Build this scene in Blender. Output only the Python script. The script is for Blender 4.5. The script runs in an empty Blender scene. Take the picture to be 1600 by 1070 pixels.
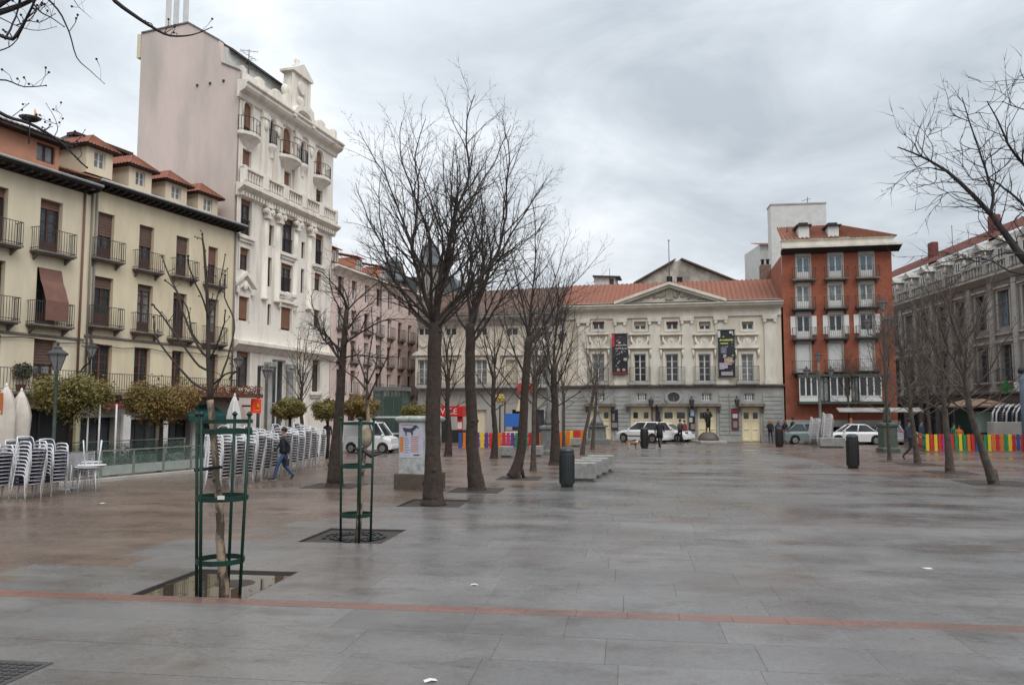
import bpy, math, random
from math import sin, cos, tan, atan, atan2, sqrt, pi, radians
from mathutils import Vector, Matrix
S = bpy.context.scene
# ------------------------------------------------------------------ camera
FPX, HOR, CAMH = 1250.0, 640.0, 2.4
PITCH = atan((HOR - 535) / FPX)
cam = bpy.data.cameras.new('camera'); cam.sensor_width = 36; cam.lens = FPX / 1600 * 36
cam.clip_start = 0.1; cam.clip_end = 2000
camo = bpy.data.objects.new('camera', cam); S.collection.objects.link(camo)
camo.location = (0, 0, CAMH); camo.rotation_euler = (pi / 2 + PITCH, 0, 0)
S.camera = camo
# ------------------------------------------------------------------ world
SUN_EL, SUN_AZ = radians(52), radians(150)     # azimuth clockwise from +Y (north)
w = bpy.data.worlds.new('World'); S.world = w; w.use_nodes = True
nt = w.node_tree; N = nt.nodes; L = nt.links; N.clear()
def nn(t, **k):
    n = N.new(t)
    for a, v in k.items(): setattr(n, a, v)
    return n
sky = nn('ShaderNodeTexSky'); sky.sky_type = 'NISHITA'; sky.sun_disc = False
sky.sun_elevation = SUN_EL; sky.sun_rotation = SUN_AZ
bg1 = nn('ShaderNodeBackground'); bg1.inputs[1].default_value = 0.10; L.new(sky.outputs[0], bg1.inputs[0])
tc = nn('ShaderNodeTexCoord'); sep = nn('ShaderNodeSeparateXYZ'); L.new(tc.outputs['Generated'], sep.inputs[0])
def mth(op, a, b=None, c=None):
    n = nn('ShaderNodeMath', operation=op)
    for i, v in enumerate((a, b, c)):
        if v is None: continue
        if isinstance(v, (int, float)): n.inputs[i].default_value = v
        else: L.new(v, n.inputs[i])
    return n.outputs[0]
zc = mth('MAXIMUM', sep.outputs[2], 0.0)
# flat cloud deck: direction projected on a plane so clouds flatten to the horizon
zz = mth('ADD', zc, 0.22)
cx = mth('DIVIDE', sep.outputs[0], zz); cy = mth('DIVIDE', sep.outputs[1], zz)
cmb = nn('ShaderNodeCombineXYZ'); L.new(cx, cmb.inputs[0]); L.new(cy, cmb.inputs[1]); cmb.inputs[2].default_value = 3.7
def noise(sc, det, ro, dist=0.0, off=(0, 0, 0)):
    mp = nn('ShaderNodeMapping'); mp.inputs['Location'].default_value = off; L.new(cmb.outputs[0], mp.inputs[0])
    n = nn('ShaderNodeTexNoise'); n.inputs['Scale'].default_value = sc; n.inputs['Detail'].default_value = det
    n.inputs['Roughness'].default_value = ro; n.inputs['Distortion'].default_value = dist
    L.new(mp.outputs[0], n.inputs['Vector']); return n.outputs['Fac']
n1 = noise(0.75, 5, 0.5, 0.3, (5.1, 0.7, 0)); n2 = noise(2.2, 8, 0.58, 0.6, (1, 7, 0))
cl = mth('ADD', mth('MULTIPLY', n1, 0.62), mth('MULTIPLY', n2, 0.38))
ramp = nn('ShaderNodeValToRGB'); L.new(cl, ramp.inputs[0])
e = ramp.color_ramp.elements
e[0].position = 0.36; e[0].color = (0.37, 0.41, 0.45, 1)
e[1].position = 0.62; e[1].color = (0.76, 0.79, 0.82, 1)
m_ = ramp.color_ramp.elements.new(0.49); m_.color = (0.53, 0.57, 0.61, 1)
# overcast sky gets brighter towards the zenith
grad = mth('ADD', 0.97, mth('MULTIPLY', zc, 1.25))
bg2 = nn('ShaderNodeBackground'); L.new(ramp.outputs[0], bg2.inputs[0]); L.new(grad, bg2.inputs[1])
mx = nn('ShaderNodeMixShader'); mx.inputs[0].default_value = 0.93
L.new(bg1.outputs[0], mx.inputs[1]); L.new(bg2.outputs[0], mx.inputs[2])
wo = nn('ShaderNodeOutputWorld'); L.new(mx.outputs[0], wo.inputs[0])
# ------------------------------------------------------------------ sun (veiled by cloud)
sl = bpy.data.lights.new('sun', 'SUN'); sl.energy = 1.5; sl.angle = radians(40); sl.color = (1, 0.96, 0.9)
so = bpy.data.objects.new('sun', sl); S.collection.objects.link(so)
sd = Vector((sin(SUN_AZ) * cos(SUN_EL), cos(SUN_AZ) * cos(SUN_EL), sin(SUN_EL)))
so.rotation_euler = sd.to_track_quat('Z', 'Y').to_euler(); so.location = sd * 100
S.view_settings.view_transform = 'Standard'; S.view_settings.look = 'None'
S.view_settings.gamma = 1; S.view_settings.exposure = 0.12
S.view_settings.use_curve_mapping = False
S.cycles.max_bounces = 6; S.cycles.transparent_max_bounces = 12; S.cycles.caustics_reflective = False; S.cycles.caustics_refractive = False

# ------------------------------------------------------------------ geometry from the survey of the photograph
def ray(px, py):
    a = (px - 800) / FPX; b = (535 - py) / FPX
    return Vector((a, cos(PITCH) - b * sin(PITCH), sin(PITCH) + b * cos(PITCH)))
def P(px, py, Y):
    d = ray(px, py); t = Y / d.y
    return Vector((d.x * t, Y, CAMH + d.z * t))
def G(px, py, z=0.0):
    d = ray(px, py); t = (z - CAMH) / d.z
    return Vector((d.x * t, d.y * t, z))
class Plane:
    """vertical facade: origin o, local x along the wall, -y outwards"""
    def __init__(s, o, th): s.o = Vector((o[0], o[1], 0)); s.th = th; s.x = Vector((cos(th), sin(th), 0)); s.n = Vector((sin(th), -cos(th), 0))
    def uz(s, px, py, off=0.0):
        d = ray(px, py); o = s.o + s.n * off - Vector((0, 0, CAMH))
        t = (o.x * s.n.x + o.y * s.n.y) / (d.x * s.n.x + d.y * s.n.y)
        p = d * t
        return ((p.x - s.o.x) * s.x.x + (p.y - s.o.y) * s.x.y, CAMH + p.z)
    def rect(s, x0, x1, y0, y1, off=0.0):
        xc = (x0 + x1) / 2
        u0 = s.uz(x0, (y0 + y1) / 2, off)[0]; u1 = s.uz(x1, (y0 + y1) / 2, off)[0]
        return (u0, s.uz(xc, y1, off)[1], u1, s.uz(xc, y0, off)[1])
# ------------------------------------------------------------------ materials
MATS = {}
def mat(name, col, rough=0.7, col2=None, sc=2.0, bump=0.0, bsc=20.0, metal=0.0, spec=0.5, det=5, lo=0.35, hi=0.65, streak=1.0, alpha=1.0, trans=0.0, rnd=0.0, emis=0.0, vary=0.12):
    if name in MATS: return MATS[name]
    m = bpy.data.materials.new(name); m.use_nodes = True; t = m.node_tree; n = t.nodes; l = t.links
    b = n['Principled BSDF']; b.inputs['Roughness'].default_value = rough; b.inputs['Metallic'].default_value = metal
    b.inputs['Specular IOR Level'].default_value = spec
    if trans: b.inputs['Transmission Weight'].default_value = trans
    if alpha < 1: b.inputs['Alpha'].default_value = alpha
    geo = n.new('ShaderNodeNewGeometry')
    if col2 is None: col2 = tuple(c * (1 - vary) for c in col)
    mp = n.new('ShaderNodeMapping'); mp.inputs['Scale'].default_value = (1, 1, 1 / streak); l.new(geo.outputs['Position'], mp.inputs[0])
    no = n.new('ShaderNodeTexNoise'); no.inputs['Scale'].default_value = sc; no.inputs['Detail'].default_value = det; no.inputs['Roughness'].default_value = 0.62
    l.new(mp.outputs[0], no.inputs['Vector'])
    mr = n.new('ShaderNodeMapRange'); mr.inputs[1].default_value = lo; mr.inputs[2].default_value = hi; l.new(no.outputs['Fac'], mr.inputs[0])
    mi = n.new('ShaderNodeMix'); mi.data_type = 'RGBA'; l.new(mr.outputs[0], mi.inputs[0])
    mi.inputs[6].default_value = (*col, 1); mi.inputs[7].default_value = (*col2, 1)
    out = mi.outputs[2]
    if rnd:
        oi = n.new('ShaderNodeObjectInfo'); hs = n.new('ShaderNodeHueSaturation')
        r2 = n.new('ShaderNodeMapRange'); r2.inputs[3].default_value = 1 - rnd; r2.inputs[4].default_value = 1 + rnd
        l.new(oi.outputs['Random'], r2.inputs[0]); l.new(r2.outputs[0], hs.inputs['Value']); l.new(out, hs.inputs['Color']); out = hs.outputs[0]
    l.new(out, b.inputs['Base Color'])
    if emis: l.new(out, b.inputs['Emission Color']); b.inputs['Emission Strength'].default_value = emis
    if bump:
        n2_ = n.new('ShaderNodeTexNoise'); n2_.inputs['Scale'].default_value = bsc; n2_.inputs['Detail'].default_value = 4
        l.new(geo.outputs['Position'], n2_.inputs['Vector'])
        bp = n.new('ShaderNodeBump'); bp.inputs['Strength'].default_value = bump; bp.inputs['Distance'].default_value = 0.02
        l.new(n2_.outputs['Fac'], bp.inputs['Height']); l.new(bp.outputs[0], b.inputs['Normal'])
    MATS[name] = m; return m
# ------------------------------------------------------------------ mesh builder
class MB:
    def __init__(s): s.v = []; s.f = []; s.m = []; s.s = []
    def quad(s, pts, m=0, sm=False):
        i = len(s.v); s.v += [tuple(p) for p in pts]; s.f.append(tuple(range(i, i + len(pts)))); s.m.append(m); s.s.append(sm); return s
    def box(s, x0, y0, z0, x1, y1, z1, m=0):
        i = len(s.v)
        s.v += [(x0, y0, z0), (x1, y0, z0), (x1, y1, z0), (x0, y1, z0), (x0, y0, z1), (x1, y0, z1), (x1, y1, z1), (x0, y1, z1)]
        for q in ((0, 3, 2, 1), (4, 5, 6, 7), (0, 1, 5, 4), (1, 2, 6, 5), (2, 3, 7, 6), (3, 0, 4, 7)):
            s.f.append(tuple(i + k for k in q)); s.m.append(m); s.s.append(False)
        return s
    def cbox(s, x0, y0, z0, x1, y1, z1, c=0.02, m=0):
        """box with chamfered top and vertical edges"""
        o = [(x0 + c, y0), (x1 - c, y0), (x1, y0 + c), (x1, y1 - c), (x1 - c, y1), (x0 + c, y1), (x0, y1 - c), (x0, y0 + c)]
        t = [(x0 + 2 * c, y0 + c), (x1 - 2 * c, y0 + c), (x1 - c, y0 + 2 * c), (x1 - c, y1 - 2 * c), (x1 - 2 * c, y1 - c), (x0 + 2 * c, y1 - c), (x0 + c, y1 - 2 * c), (x0 + c, y0 + 2 * c)]
        return s.loft([[(x, y, z0) for x, y in o], [(x, y, z1 - c) for x, y in o], [(x, y, z1) for x, y in t]], m=m)
    def loft(s, rings, m=0, sm=False, cap=True, close=True):
        i = len(s.v); k = len(rings[0])
        for r in rings: s.v += [tuple(p) for p in r]
        for a in range(len(rings) - 1):
            for j in range(k if close else k - 1):
                j2 = (j + 1) % k
                s.f.append((i + a * k + j, i + a * k + j2, i + (a + 1) * k + j2, i + (a + 1) * k + j)); s.m.append(m); s.s.append(sm)
        if cap:
            s.f.append(tuple(i + j for j in reversed(range(k)))); s.m.append(m); s.s.append(False)
            e_ = i + (len(rings) - 1) * k
            s.f.append(tuple(e_ + j for j in range(k))); s.m.append(m); s.s.append(False)
        return s
    def tube(s, pts, rs, n=6, m=0, sm=True, cap=True):
        pts = [Vector(p) for p in pts]
        if not hasattr(rs, '__len__'): rs = [rs] * len(pts)
        rings = []; ref = None
        for a, p in enumerate(pts):
            d = (pts[min(a + 1, len(pts) - 1)] - pts[max(a - 1, 0)]).normalized()
            if ref is None: ref = Vector((1, 0, 0)) if abs(d.x) < 0.8 else Vector((0, 1, 0))
            x = (ref - d * ref.dot(d)).normalized(); ref = x; y = d.cross(x)
            rings.append([p + (x * cos(2 * pi * j / n) + y * sin(2 * pi * j / n)) * rs[a] for j in range(n)])
        return s.loft(rings, m=m, sm=sm, cap=cap)
    def lathe(s, prof, n=12, c=(0, 0, 0), m=0, sm=True, ph=0.0):
        return s.loft([[(c[0] + r * cos(2 * pi * j / n + ph), c[1] + r * sin(2 * pi * j / n + ph), c[2] + z) for j in range(n)] for r, z in prof], m=m, sm=sm)
    def sq(s, prof, c=(0, 0, 0), m=0):
        return s.lathe([(r * sqrt(2), z) for r, z in prof], 4, c, m, False, pi / 4)
    def prism(s, pts, y0, y1, m=0):
        """outline in x,z extruded along y"""
        a = sum(pts[i][0] * pts[(i + 1) % len(pts)][1] - pts[(i + 1) % len(pts)][0] * pts[i][1] for i in range(len(pts)))
        if a < 0: pts = pts[::-1]
        return s.loft([[(x, y1, z) for x, z in pts], [(x, y0, z) for x, z in pts]], m=m)
    def prismx(s, pts, x0, x1, m=0):
        """outline in y,z extruded along x"""
        a = sum(pts[i][0] * pts[(i + 1) % len(pts)][1] - pts[(i + 1) % len(pts)][0] * pts[i][1] for i in range(len(pts)))
        if a < 0: pts = pts[::-1]
        return s.loft([[(x0, y, z) for y, z in pts], [(x1, y, z) for y, z in pts]], m=m)
    def ell(s, c, r, n=10, k=6, m=0):
        return s.lathe([(max(1e-3, cos(-pi / 2 + pi * a / k)) , sin(-pi / 2 + pi * a / k)) for a in range(k + 1)], n, (0, 0, 0), m).xf_last((k + 1) * n, c, r)
    def xf_last(s, cnt, c, r):
        if not hasattr(r, '__len__'): r = (r, r, r)
        for i in range(len(s.v) - cnt, len(s.v)):
            x, y, z = s.v[i]; s.v[i] = (c[0] + x * r[0], c[1] + y * r[1], c[2] + z * r[2])
        return s
    def mesh(s, name, mats):
        me = bpy.data.meshes.new(name); me.from_pydata(s.v, [], s.f)
        if not isinstance(mats, (list, tuple)): mats = [mats]
        for x in mats: me.materials.append(x)
        me.polygons.foreach_set('material_index', s.m); me.polygons.foreach_set('use_smooth', s.s); me.update(); return me
    def build(s, name, mats, parent=None, loc=(0, 0, 0), rz=0.0, label=None):
        return put(name, s.mesh(name, mats), parent, loc, rz, label)
def put(name, me, parent=None, loc=(0, 0, 0), rz=0.0, label=None, scale=None):
    o = bpy.data.objects.new(name, me); S.collection.objects.link(o)
    o.location = loc; o.rotation_euler = (0, 0, rz)
    if scale: o.scale = scale
    if parent is not None: o.parent = parent
    if label: o['label'] = label
    return o
def tag(o, label=None, cat=None, group=None, kind=None):
    if label: o['label'] = label
    if cat: o['category'] = cat
    if group: o['group'] = group
    if kind: o['kind'] = kind
    return o
def thing(name, label, cat, loc=(0, 0, 0), rz=0.0, group=None):
    return tag(put(name, None, None, loc, rz), label, cat, group)
def copy_tree(o, parent=None):
    c = o.copy(); S.collection.objects.link(c); c.parent = parent
    for ch in KIDS(o): copy_tree(ch, c)
    return c
def KIDS(o):
    return [x for x in ALLP.get(o.name, [])] if o.name in ALLP else list(o.children)
ALLP = {}
def dup(o, loc, rz=0.0, label=None, scale=None):
    c = copy_tree(o); c.location = loc; c.rotation_euler = (0, 0, rz)
    if label: c['label'] = label
    if scale: c.scale = scale if hasattr(scale, '__len__') else (scale,) * 3
    return c
CACHE = {}
def cached(key, fn):
    if key not in CACHE: CACHE[key] = fn()
    return CACHE[key]
rnd = random.Random(5)
# ================================================================== MATERIALS
def wet_paving(name, c1, c2, stain, brick=False, rnd_=0.0):
    m = bpy.data.materials.new(name); m.use_nodes = True; t = m.node_tree; n = t.nodes; l = t.links
    b = n['Principled BSDF']; b.inputs['Specular IOR Level'].default_value = 0.5
    geo = n.new('ShaderNodeNewGeometry'); mp = n.new('ShaderNodeMapping'); mp.inputs['Rotation'].default_value = (0, 0, radians(8)); l.new(geo.outputs['Position'], mp.inputs[0])
    def nz(sc, det, ro, st=(1, 1, 1), off=(0, 0, 0)):
        q = n.new('ShaderNodeMapping'); q.inputs['Scale'].default_value = st; q.inputs['Location'].default_value = off; l.new(mp.outputs[0], q.inputs[0])
        x = n.new('ShaderNodeTexNoise'); x.inputs['Scale'].default_value = sc; x.inputs['Detail'].default_value = det; x.inputs['Roughness'].default_value = ro
        l.new(q.outputs[0], x.inputs['Vector']); return x.outputs['Fac']
    def rng(v, a, b_, c, d):
        x = n.new('ShaderNodeMapRange'); x.inputs[1].default_value = a; x.inputs[2].default_value = b_; x.inputs[3].default_value = c; x.inputs[4].default_value = d; l.new(v, x.inputs[0]); return x.outputs[0]
    def mixc(f, a, b_):
        x = n.new('ShaderNodeMix'); x.data_type = 'RGBA'
        if isinstance(f, float): x.inputs[0].default_value = f
        else: l.new(f, x.inputs[0])
        for i, v in ((6, a), (7, b_)):
            if isinstance(v, tuple): x.inputs[i].default_value = (*v, 1)
            else: l.new(v, x.inputs[i])
        return x.outputs[2]
    col = mixc(rng(nz(0.35, 6, 0.6), 0.38, 0.62, 0, 1), c1, c2)
    col = mixc(rng(nz(1.1, 8, 0.7, (0.6, 1, 1), (3, 9, 0)), 0.50, 0.66, 0, 0.75), col, stain)
    col = mixc(rng(nz(4.5, 9, 0.75, (0.7, 1, 1), (7, 1, 0)), 0.56, 0.70, 0, 0.55), col, tuple(c * 0.55 for c in stain))
    col = mixc(rng(nz(9, 4, 0.6, (1, 1, 1), (2, 5, 0)), 0.66, 0.72, 0, 0.6), col, tuple(min(.3, c * 2.0) for c in c1))
    fine = nz(70, 4, 0.9)
    hs = n.new('ShaderNodeHueSaturation'); l.new(rng(fine, 0.3, 0.7, 0.68, 1.32), hs.inputs['Value']); l.new(col, hs.inputs['Color']); col = hs.outputs[0]
    if rnd_:
        oi = n.new('ShaderNodeObjectInfo'); h2 = n.new('ShaderNodeHueSaturation'); l.new(rng(oi.outputs['Random'], 0, 1, 1 - rnd_, 1 + rnd_), h2.inputs['Value']); l.new(col, h2.inputs['Color']); col = h2.outputs[0]
    if brick:
        bk = n.new('ShaderNodeTexBrick'); bk.inputs['Scale'].default_value = 1.0; bk.inputs['Brick Width'].default_value = 1.4; bk.inputs['Row Height'].default_value = 0.86
        bk.inputs['Mortar Size'].default_value = 0.012; bk.inputs['Color1'].default_value = (1.08, 1.08, 1.08, 1); bk.inputs['Color2'].default_value = (0.9, 0.9, 0.9, 1); bk.inputs['Mortar'].default_value = (0.5, 0.5, 0.5, 1)
        l.new(mp.outputs[0], bk.inputs['Vector'])
        x = n.new('ShaderNodeMix'); x.data_type = 'RGBA'; x.blend_type = 'MULTIPLY'; x.inputs[0].default_value = 1; l.new(col, x.inputs[6]); l.new(bk.outputs['Color'], x.inputs[7]); col = x.outputs[2]
    h3 = n.new('ShaderNodeHueSaturation'); l.new(rng(nz(17, 5, 0.85, (1, 1, 1), (4, 4, 0)), 0.32, 0.68, 0.80, 1.20), h3.inputs['Value']); l.new(col, h3.inputs['Color']); col = h3.outputs[0]
    vo = n.new('ShaderNodeTexVoronoi'); vo.inputs['Scale'].default_value = 2.3; vo.inputs['Randomness'].default_value = 1.0; l.new(mp.outputs[0], vo.inputs['Vector'])
    col = mixc(rng(vo.outputs['Distance'], 0.035, 0.055, 0.55, 0), col, (0.035, 0.032, 0.03))
    col = mixc(rng(nz(0.22, 4, 0.6, (1, 1, 1), (31, 8, 0)), 0.50, 0.64, 0, 0.45), col, tuple(stain[i] * (1.5, 1.35, 1.2)[i] for i in range(3)))
    l.new(col, b.inputs['Base Color'])
    wet = nz(0.5, 7, 0.62, (0.5, 1, 1), (11, 2, 0))
    l.new(rng(wet, 0.38, 0.60, 0.13, 0.44), b.inputs['Roughness'])
    bp = n.new('ShaderNodeBump'); bp.inputs['Strength'].default_value = 0.35; bp.inputs['Distance'].default_value = 0.006; l.new(nz(38, 5, 0.7), bp.inputs['Height']); l.new(bp.outputs[0], b.inputs['Normal'])
    MATS[name] = m; return m
M_slab = wet_paving('granite_slab', (0.127, 0.121, 0.119), (0.170, 0.163, 0.158), (0.080, 0.068, 0.060), rnd_=0.10)
M_brown = wet_paving('brown_slab', (0.125, 0.088, 0.070), (0.165, 0.124, 0.100), (0.07, 0.05, 0.04), rnd_=0.08)
M_far = wet_paving('granite_far', (0.145, 0.139, 0.136), (0.18, 0.173, 0.169), (0.11, 0.095, 0.082), True)
M_farb = wet_paving('brown_far', (0.15, 0.105, 0.09), (0.175, 0.13, 0.112), (0.08, 0.06, 0.05), True)
M_strip = wet_paving('red_strip', (0.225, 0.098, 0.072), (0.155, 0.098, 0.082), (0.085, 0.062, 0.055))
M_strip2 = wet_paving('worn_red_strip', (0.165, 0.112, 0.095), (0.14, 0.118, 0.105), (0.085, 0.065, 0.058))
M_asph = wet_paving('asphalt', (0.05, 0.05, 0.052), (0.07, 0.07, 0.072), (0.04, 0.04, 0.04))
M_dirt = mat('wet_earth', (0.045, 0.035, 0.028), 0.9, sc=6, bump=0.5)
M_cream = mat('cream_plaster', (0.79, 0.69, 0.49), 0.85, (0.57, 0.47, 0.33), 0.8, 0.15, 30, streak=3, lo=0.35, hi=0.75, det=8)
M_cream2 = mat('yellow_plaster', (0.80, 0.71, 0.53), 0.85, (0.60, 0.51, 0.37), 0.8, 0.15, 30, streak=4, lo=0.35, hi=0.75, det=8)
M_salmon = mat('salmon_plaster', (0.62, 0.30, 0.19), 0.85, (0.50, 0.24, 0.16), 1.0, 0.1)
M_white = mat('white_stucco', (0.80, 0.745, 0.665), 0.8, (0.50, 0.45, 0.39), 1.6, 0.2, 25, streak=5, lo=0.47, hi=0.78, det=10)
M_pinkw = mat('pink_render', (0.72, 0.59, 0.54), 0.9, (0.52, 0.46, 0.41), 0.45, 0.15, 12, streak=4, det=12, lo=.42, hi=.68)
M_pink = mat('pink_plaster', (0.68, 0.53, 0.48), 0.85, (0.60, 0.47, 0.42), 0.6, streak=2)
M_theat = mat('theatre_cream', (0.70, 0.63, 0.52), 0.8, (0.53, 0.47, 0.38), 0.8, 0.1, 20, streak=4, det=8)
M_theat2 = mat('theatre_trim', (0.74, 0.69, 0.60), 0.8, (0.56, 0.52, 0.44), 1.4, streak=3, det=8)
M_gstone = mat('grey_granite', (0.40, 0.40, 0.38), 0.75, (0.29, 0.29, 0.27), 1.2, 0.15, 25, det=8)
M_gstone2 = mat('grey_facade_stone', (0.30, 0.27, 0.24), 0.8, (0.20, 0.18, 0.16), 0.7, 0.15, 20, streak=3, det=8)
M_gstone3 = mat('pale_facade_stone', (0.46, 0.44, 0.40), 0.8, (0.34, 0.32, 0.29), 0.9, streak=3, det=8)
def brick_mat():
    m = mat('red_brick', (0.37, 0.105, 0.053), 0.85, (0.25, 0.075, 0.043), 1.0, 0.1, 30, det=8); t = m.node_tree; n = t.nodes; l = t.links
    b = n['Principled BSDF']; src = b.inputs['Base Color'].links[0].from_socket
    g = n.new('ShaderNodeTexCoord'); bk = n.new('ShaderNodeTexBrick'); bk.inputs['Scale'].default_value = 1; bk.inputs['Brick Width'].default_value = 0.25; bk.inputs['Row Height'].default_value = 0.08
    bk.inputs['Mortar Size'].default_value = 0.006; bk.inputs['Color1'].default_value = (1.1, 1.1, 1.1, 1); bk.inputs['Color2'].default_value = (0.85, 0.85, 0.85, 1); bk.inputs['Mortar'].default_value = (0.9, 1.1, 1.2, 1)
    q = n.new('ShaderNodeMapping'); q.inputs['Rotation'].default_value = (pi / 2, 0, 0); l.new(g.outputs['Object'], q.inputs[0]); l.new(q.outputs[0], bk.inputs['Vector'])
    x = n.new('ShaderNodeMix'); x.data_type = 'RGBA'; x.blend_type = 'MULTIPLY'; x.inputs[0].default_value = 1; l.new(src, x.inputs[6]); l.new(bk.outputs['Color'], x.inputs[7]); l.new(x.outputs[2], b.inputs['Base Color'])
    return m
M_brick = brick_mat()
M_tile = mat('roof_tile', (0.30, 0.105, 0.06), 0.85, (0.17, 0.075, 0.05), 3.0, 0.3, 12, det=9, lo=0.3, hi=0.7)
M_tiled = mat('old_roof_tile', (0.15, 0.085, 0.06), 0.9, (0.09, 0.06, 0.048), 3.0, 0.3, 12, det=9)
M_slate = mat('slate', (0.11, 0.12, 0.13), 0.5, (0.07, 0.075, 0.08), 3)
M_eave = mat('eave_wood', (0.045, 0.035, 0.03), 0.8, (0.02, 0.017, 0.015), 5)
M_frame_d = mat('dark_wood_frame', (0.085, 0.035, 0.025), 0.6, (0.05, 0.025, 0.02), 3)
M_frame_w = mat('white_frame', (0.72, 0.72, 0.69), 0.5, vary=0.08)
M_frame_b = mat('brown_door', (0.17, 0.07, 0.045), 0.6, (0.11, 0.05, 0.035), 4)
M_pane = mat('window_glass', (0.022, 0.026, 0.03), 0.07, (0.05, 0.055, 0.06), 1.1, spec=0.6)
M_panel = mat('curtained_glass', (0.30, 0.31, 0.30), 0.15, (0.10, 0.105, 0.11), 1.4, spec=0.6)
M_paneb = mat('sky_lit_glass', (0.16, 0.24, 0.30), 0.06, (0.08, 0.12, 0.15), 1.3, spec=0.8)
M_blind = mat('brown_blind', (0.16, 0.095, 0.07), 0.75, (0.12, 0.07, 0.055), 3)
M_blind2 = mat('rust_blind', (0.205, 0.105, 0.078), 0.85, (0.17, 0.085, 0.065), 2)
M_rollw = mat('white_blind', (0.66, 0.66, 0.64), 0.7, (0.56, 0.56, 0.54), 2)
M_iron = mat('black_iron', (0.02, 0.02, 0.022), 0.5)
M_ironb = mat('weathered_iron', (0.055, 0.05, 0.05), 0.6)
M_ledge = mat('grey_ledge', (0.22, 0.19, 0.16), 0.8, (0.13, 0.11, 0.095), 3)
M_dark = mat('dark_interior', (0.012, 0.012, 0.013), 0.9)
M_door = mat('cream_door', (0.84, 0.73, 0.50), 0.6, (0.76, 0.65, 0.43), 2)
M_zinc = mat('zinc', (0.42, 0.43, 0.43), 0.45, (0.33, 0.34, 0.34), 4)
M_pipe = mat('grey_pipe', (0.22, 0.20, 0.18), 0.5)
M_green = mat('dark_green_paint', (0.006, 0.038, 0.027), 0.45, (0.012, 0.028, 0.02), 6, bump=0.05, spec=.3)
M_bingreen = mat('bin_green_black', (0.028, 0.036, 0.038), 0.42, (0.04, 0.045, 0.045), 8)
M_binblack = mat('bin_black', (0.022, 0.023, 0.025), 0.45, (0.035, 0.033, 0.03), 8)
M_lampgreen = mat('lamp_green', (0.075, 0.105, 0.085), 0.5, (0.05, 0.065, 0.055), 6)
M_lampgrey = mat('lamp_grey', (0.17, 0.175, 0.17), 0.5, (0.11, 0.115, 0.11), 6)
M_lampglass = mat('lamp_glass', (0.30, 0.29, 0.30), 0.15, (0.22, 0.21, 0.22), 4, spec=0.6)
M_bark = mat('bark', (0.06, 0.040, 0.030), 0.9, (0.026, 0.019, 0.015), 7, 0.9, 30, det=8)
M_barkg = mat('grey_bark', (0.10, 0.078, 0.062), 0.9, (0.045, 0.035, 0.028), 7, 0.9, 30, det=8)
M_twig = mat('twig_bark', (0.055, 0.039, 0.031), 0.85, (0.03, 0.022, 0.019), 3)
M_twigd = mat('dark_twig_bark', (0.018, 0.015, 0.018), 0.8, (0.03, 0.022, 0.02), 3)
M_twigg = mat('grey_twig_bark', (0.12, 0.092, 0.075), 0.85, (0.065, 0.05, 0.042), 3)
M_alu = mat('chair_aluminium', (0.78, 0.78, 0.80), 0.35, (0.62, 0.62, 0.64), 5, metal=0.0)
M_weave = mat('chair_navy_weave', (0.022, 0.023, 0.05), 0.6)
M_weave2 = mat('chair_brown_weave', (0.055, 0.035, 0.03), 0.6, (0.03, 0.02, 0.02), 3)
M_wcloth = mat('parasol_cloth', (0.62, 0.57, 0.50), 0.9, (0.52, 0.47, 0.42), 3)
M_fglass = bpy.data.materials.new('fence_glass'); M_fglass.use_nodes = True
_b = M_fglass.node_tree.nodes['Principled BSDF']; _b.inputs['Base Color'].default_value = (0.10, 0.16, 0.135, 1); _b.inputs['Roughness'].default_value = 0.08; _b.inputs['Alpha'].default_value = 0.30
M_steel = mat('steel_post', (0.24, 0.25, 0.235), 0.45, (0.17, 0.18, 0.17), 5)
M_conc = mat('weathered_granite_block', (0.33, 0.33, 0.31), 0.8, (0.20, 0.20, 0.185), 5, 0.4, 25, det=9)
M_rubber = mat('tyre_rubber', (0.015, 0.015, 0.015), 0.8)
M_rim = mat('wheel_rim', (0.35, 0.35, 0.36), 0.3, metal=0.7)
M_whitepaint = mat('white_car_paint', (0.78, 0.79, 0.80), 0.25, vary=0.02)
M_blackp = mat('black_plastic', (0.02, 0.02, 0.022), 0.5)
M_red = mat('red_plastic', (0.55, 0.02, 0.02), 0.4)
def paint(c, r=0.5): return mat('paint_%d_%d_%d' % tuple(int(x * 99) for x in c), c, r, vary=0.1)

# ================================================================== GROUND
GTH = radians(-8)
def uv2w(u, v, z=0.0): return (u * cos(GTH) - v * sin(GTH), u * sin(GTH) + v * cos(GTH), z)
def w2uv(x, y): return (x * cos(GTH) + y * sin(GTH), -x * sin(GTH) + y * cos(GTH))
tag(MB().quad([(-400, -150, -.14), (400, -150, -.14), (400, 600, -.14), (-400, 600, -.14)]).build('ground', M_asph), kind='structure')
plaza = tag(put('plaza_pavement', None, None, (0, 0, 0), GTH), kind='structure')
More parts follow.
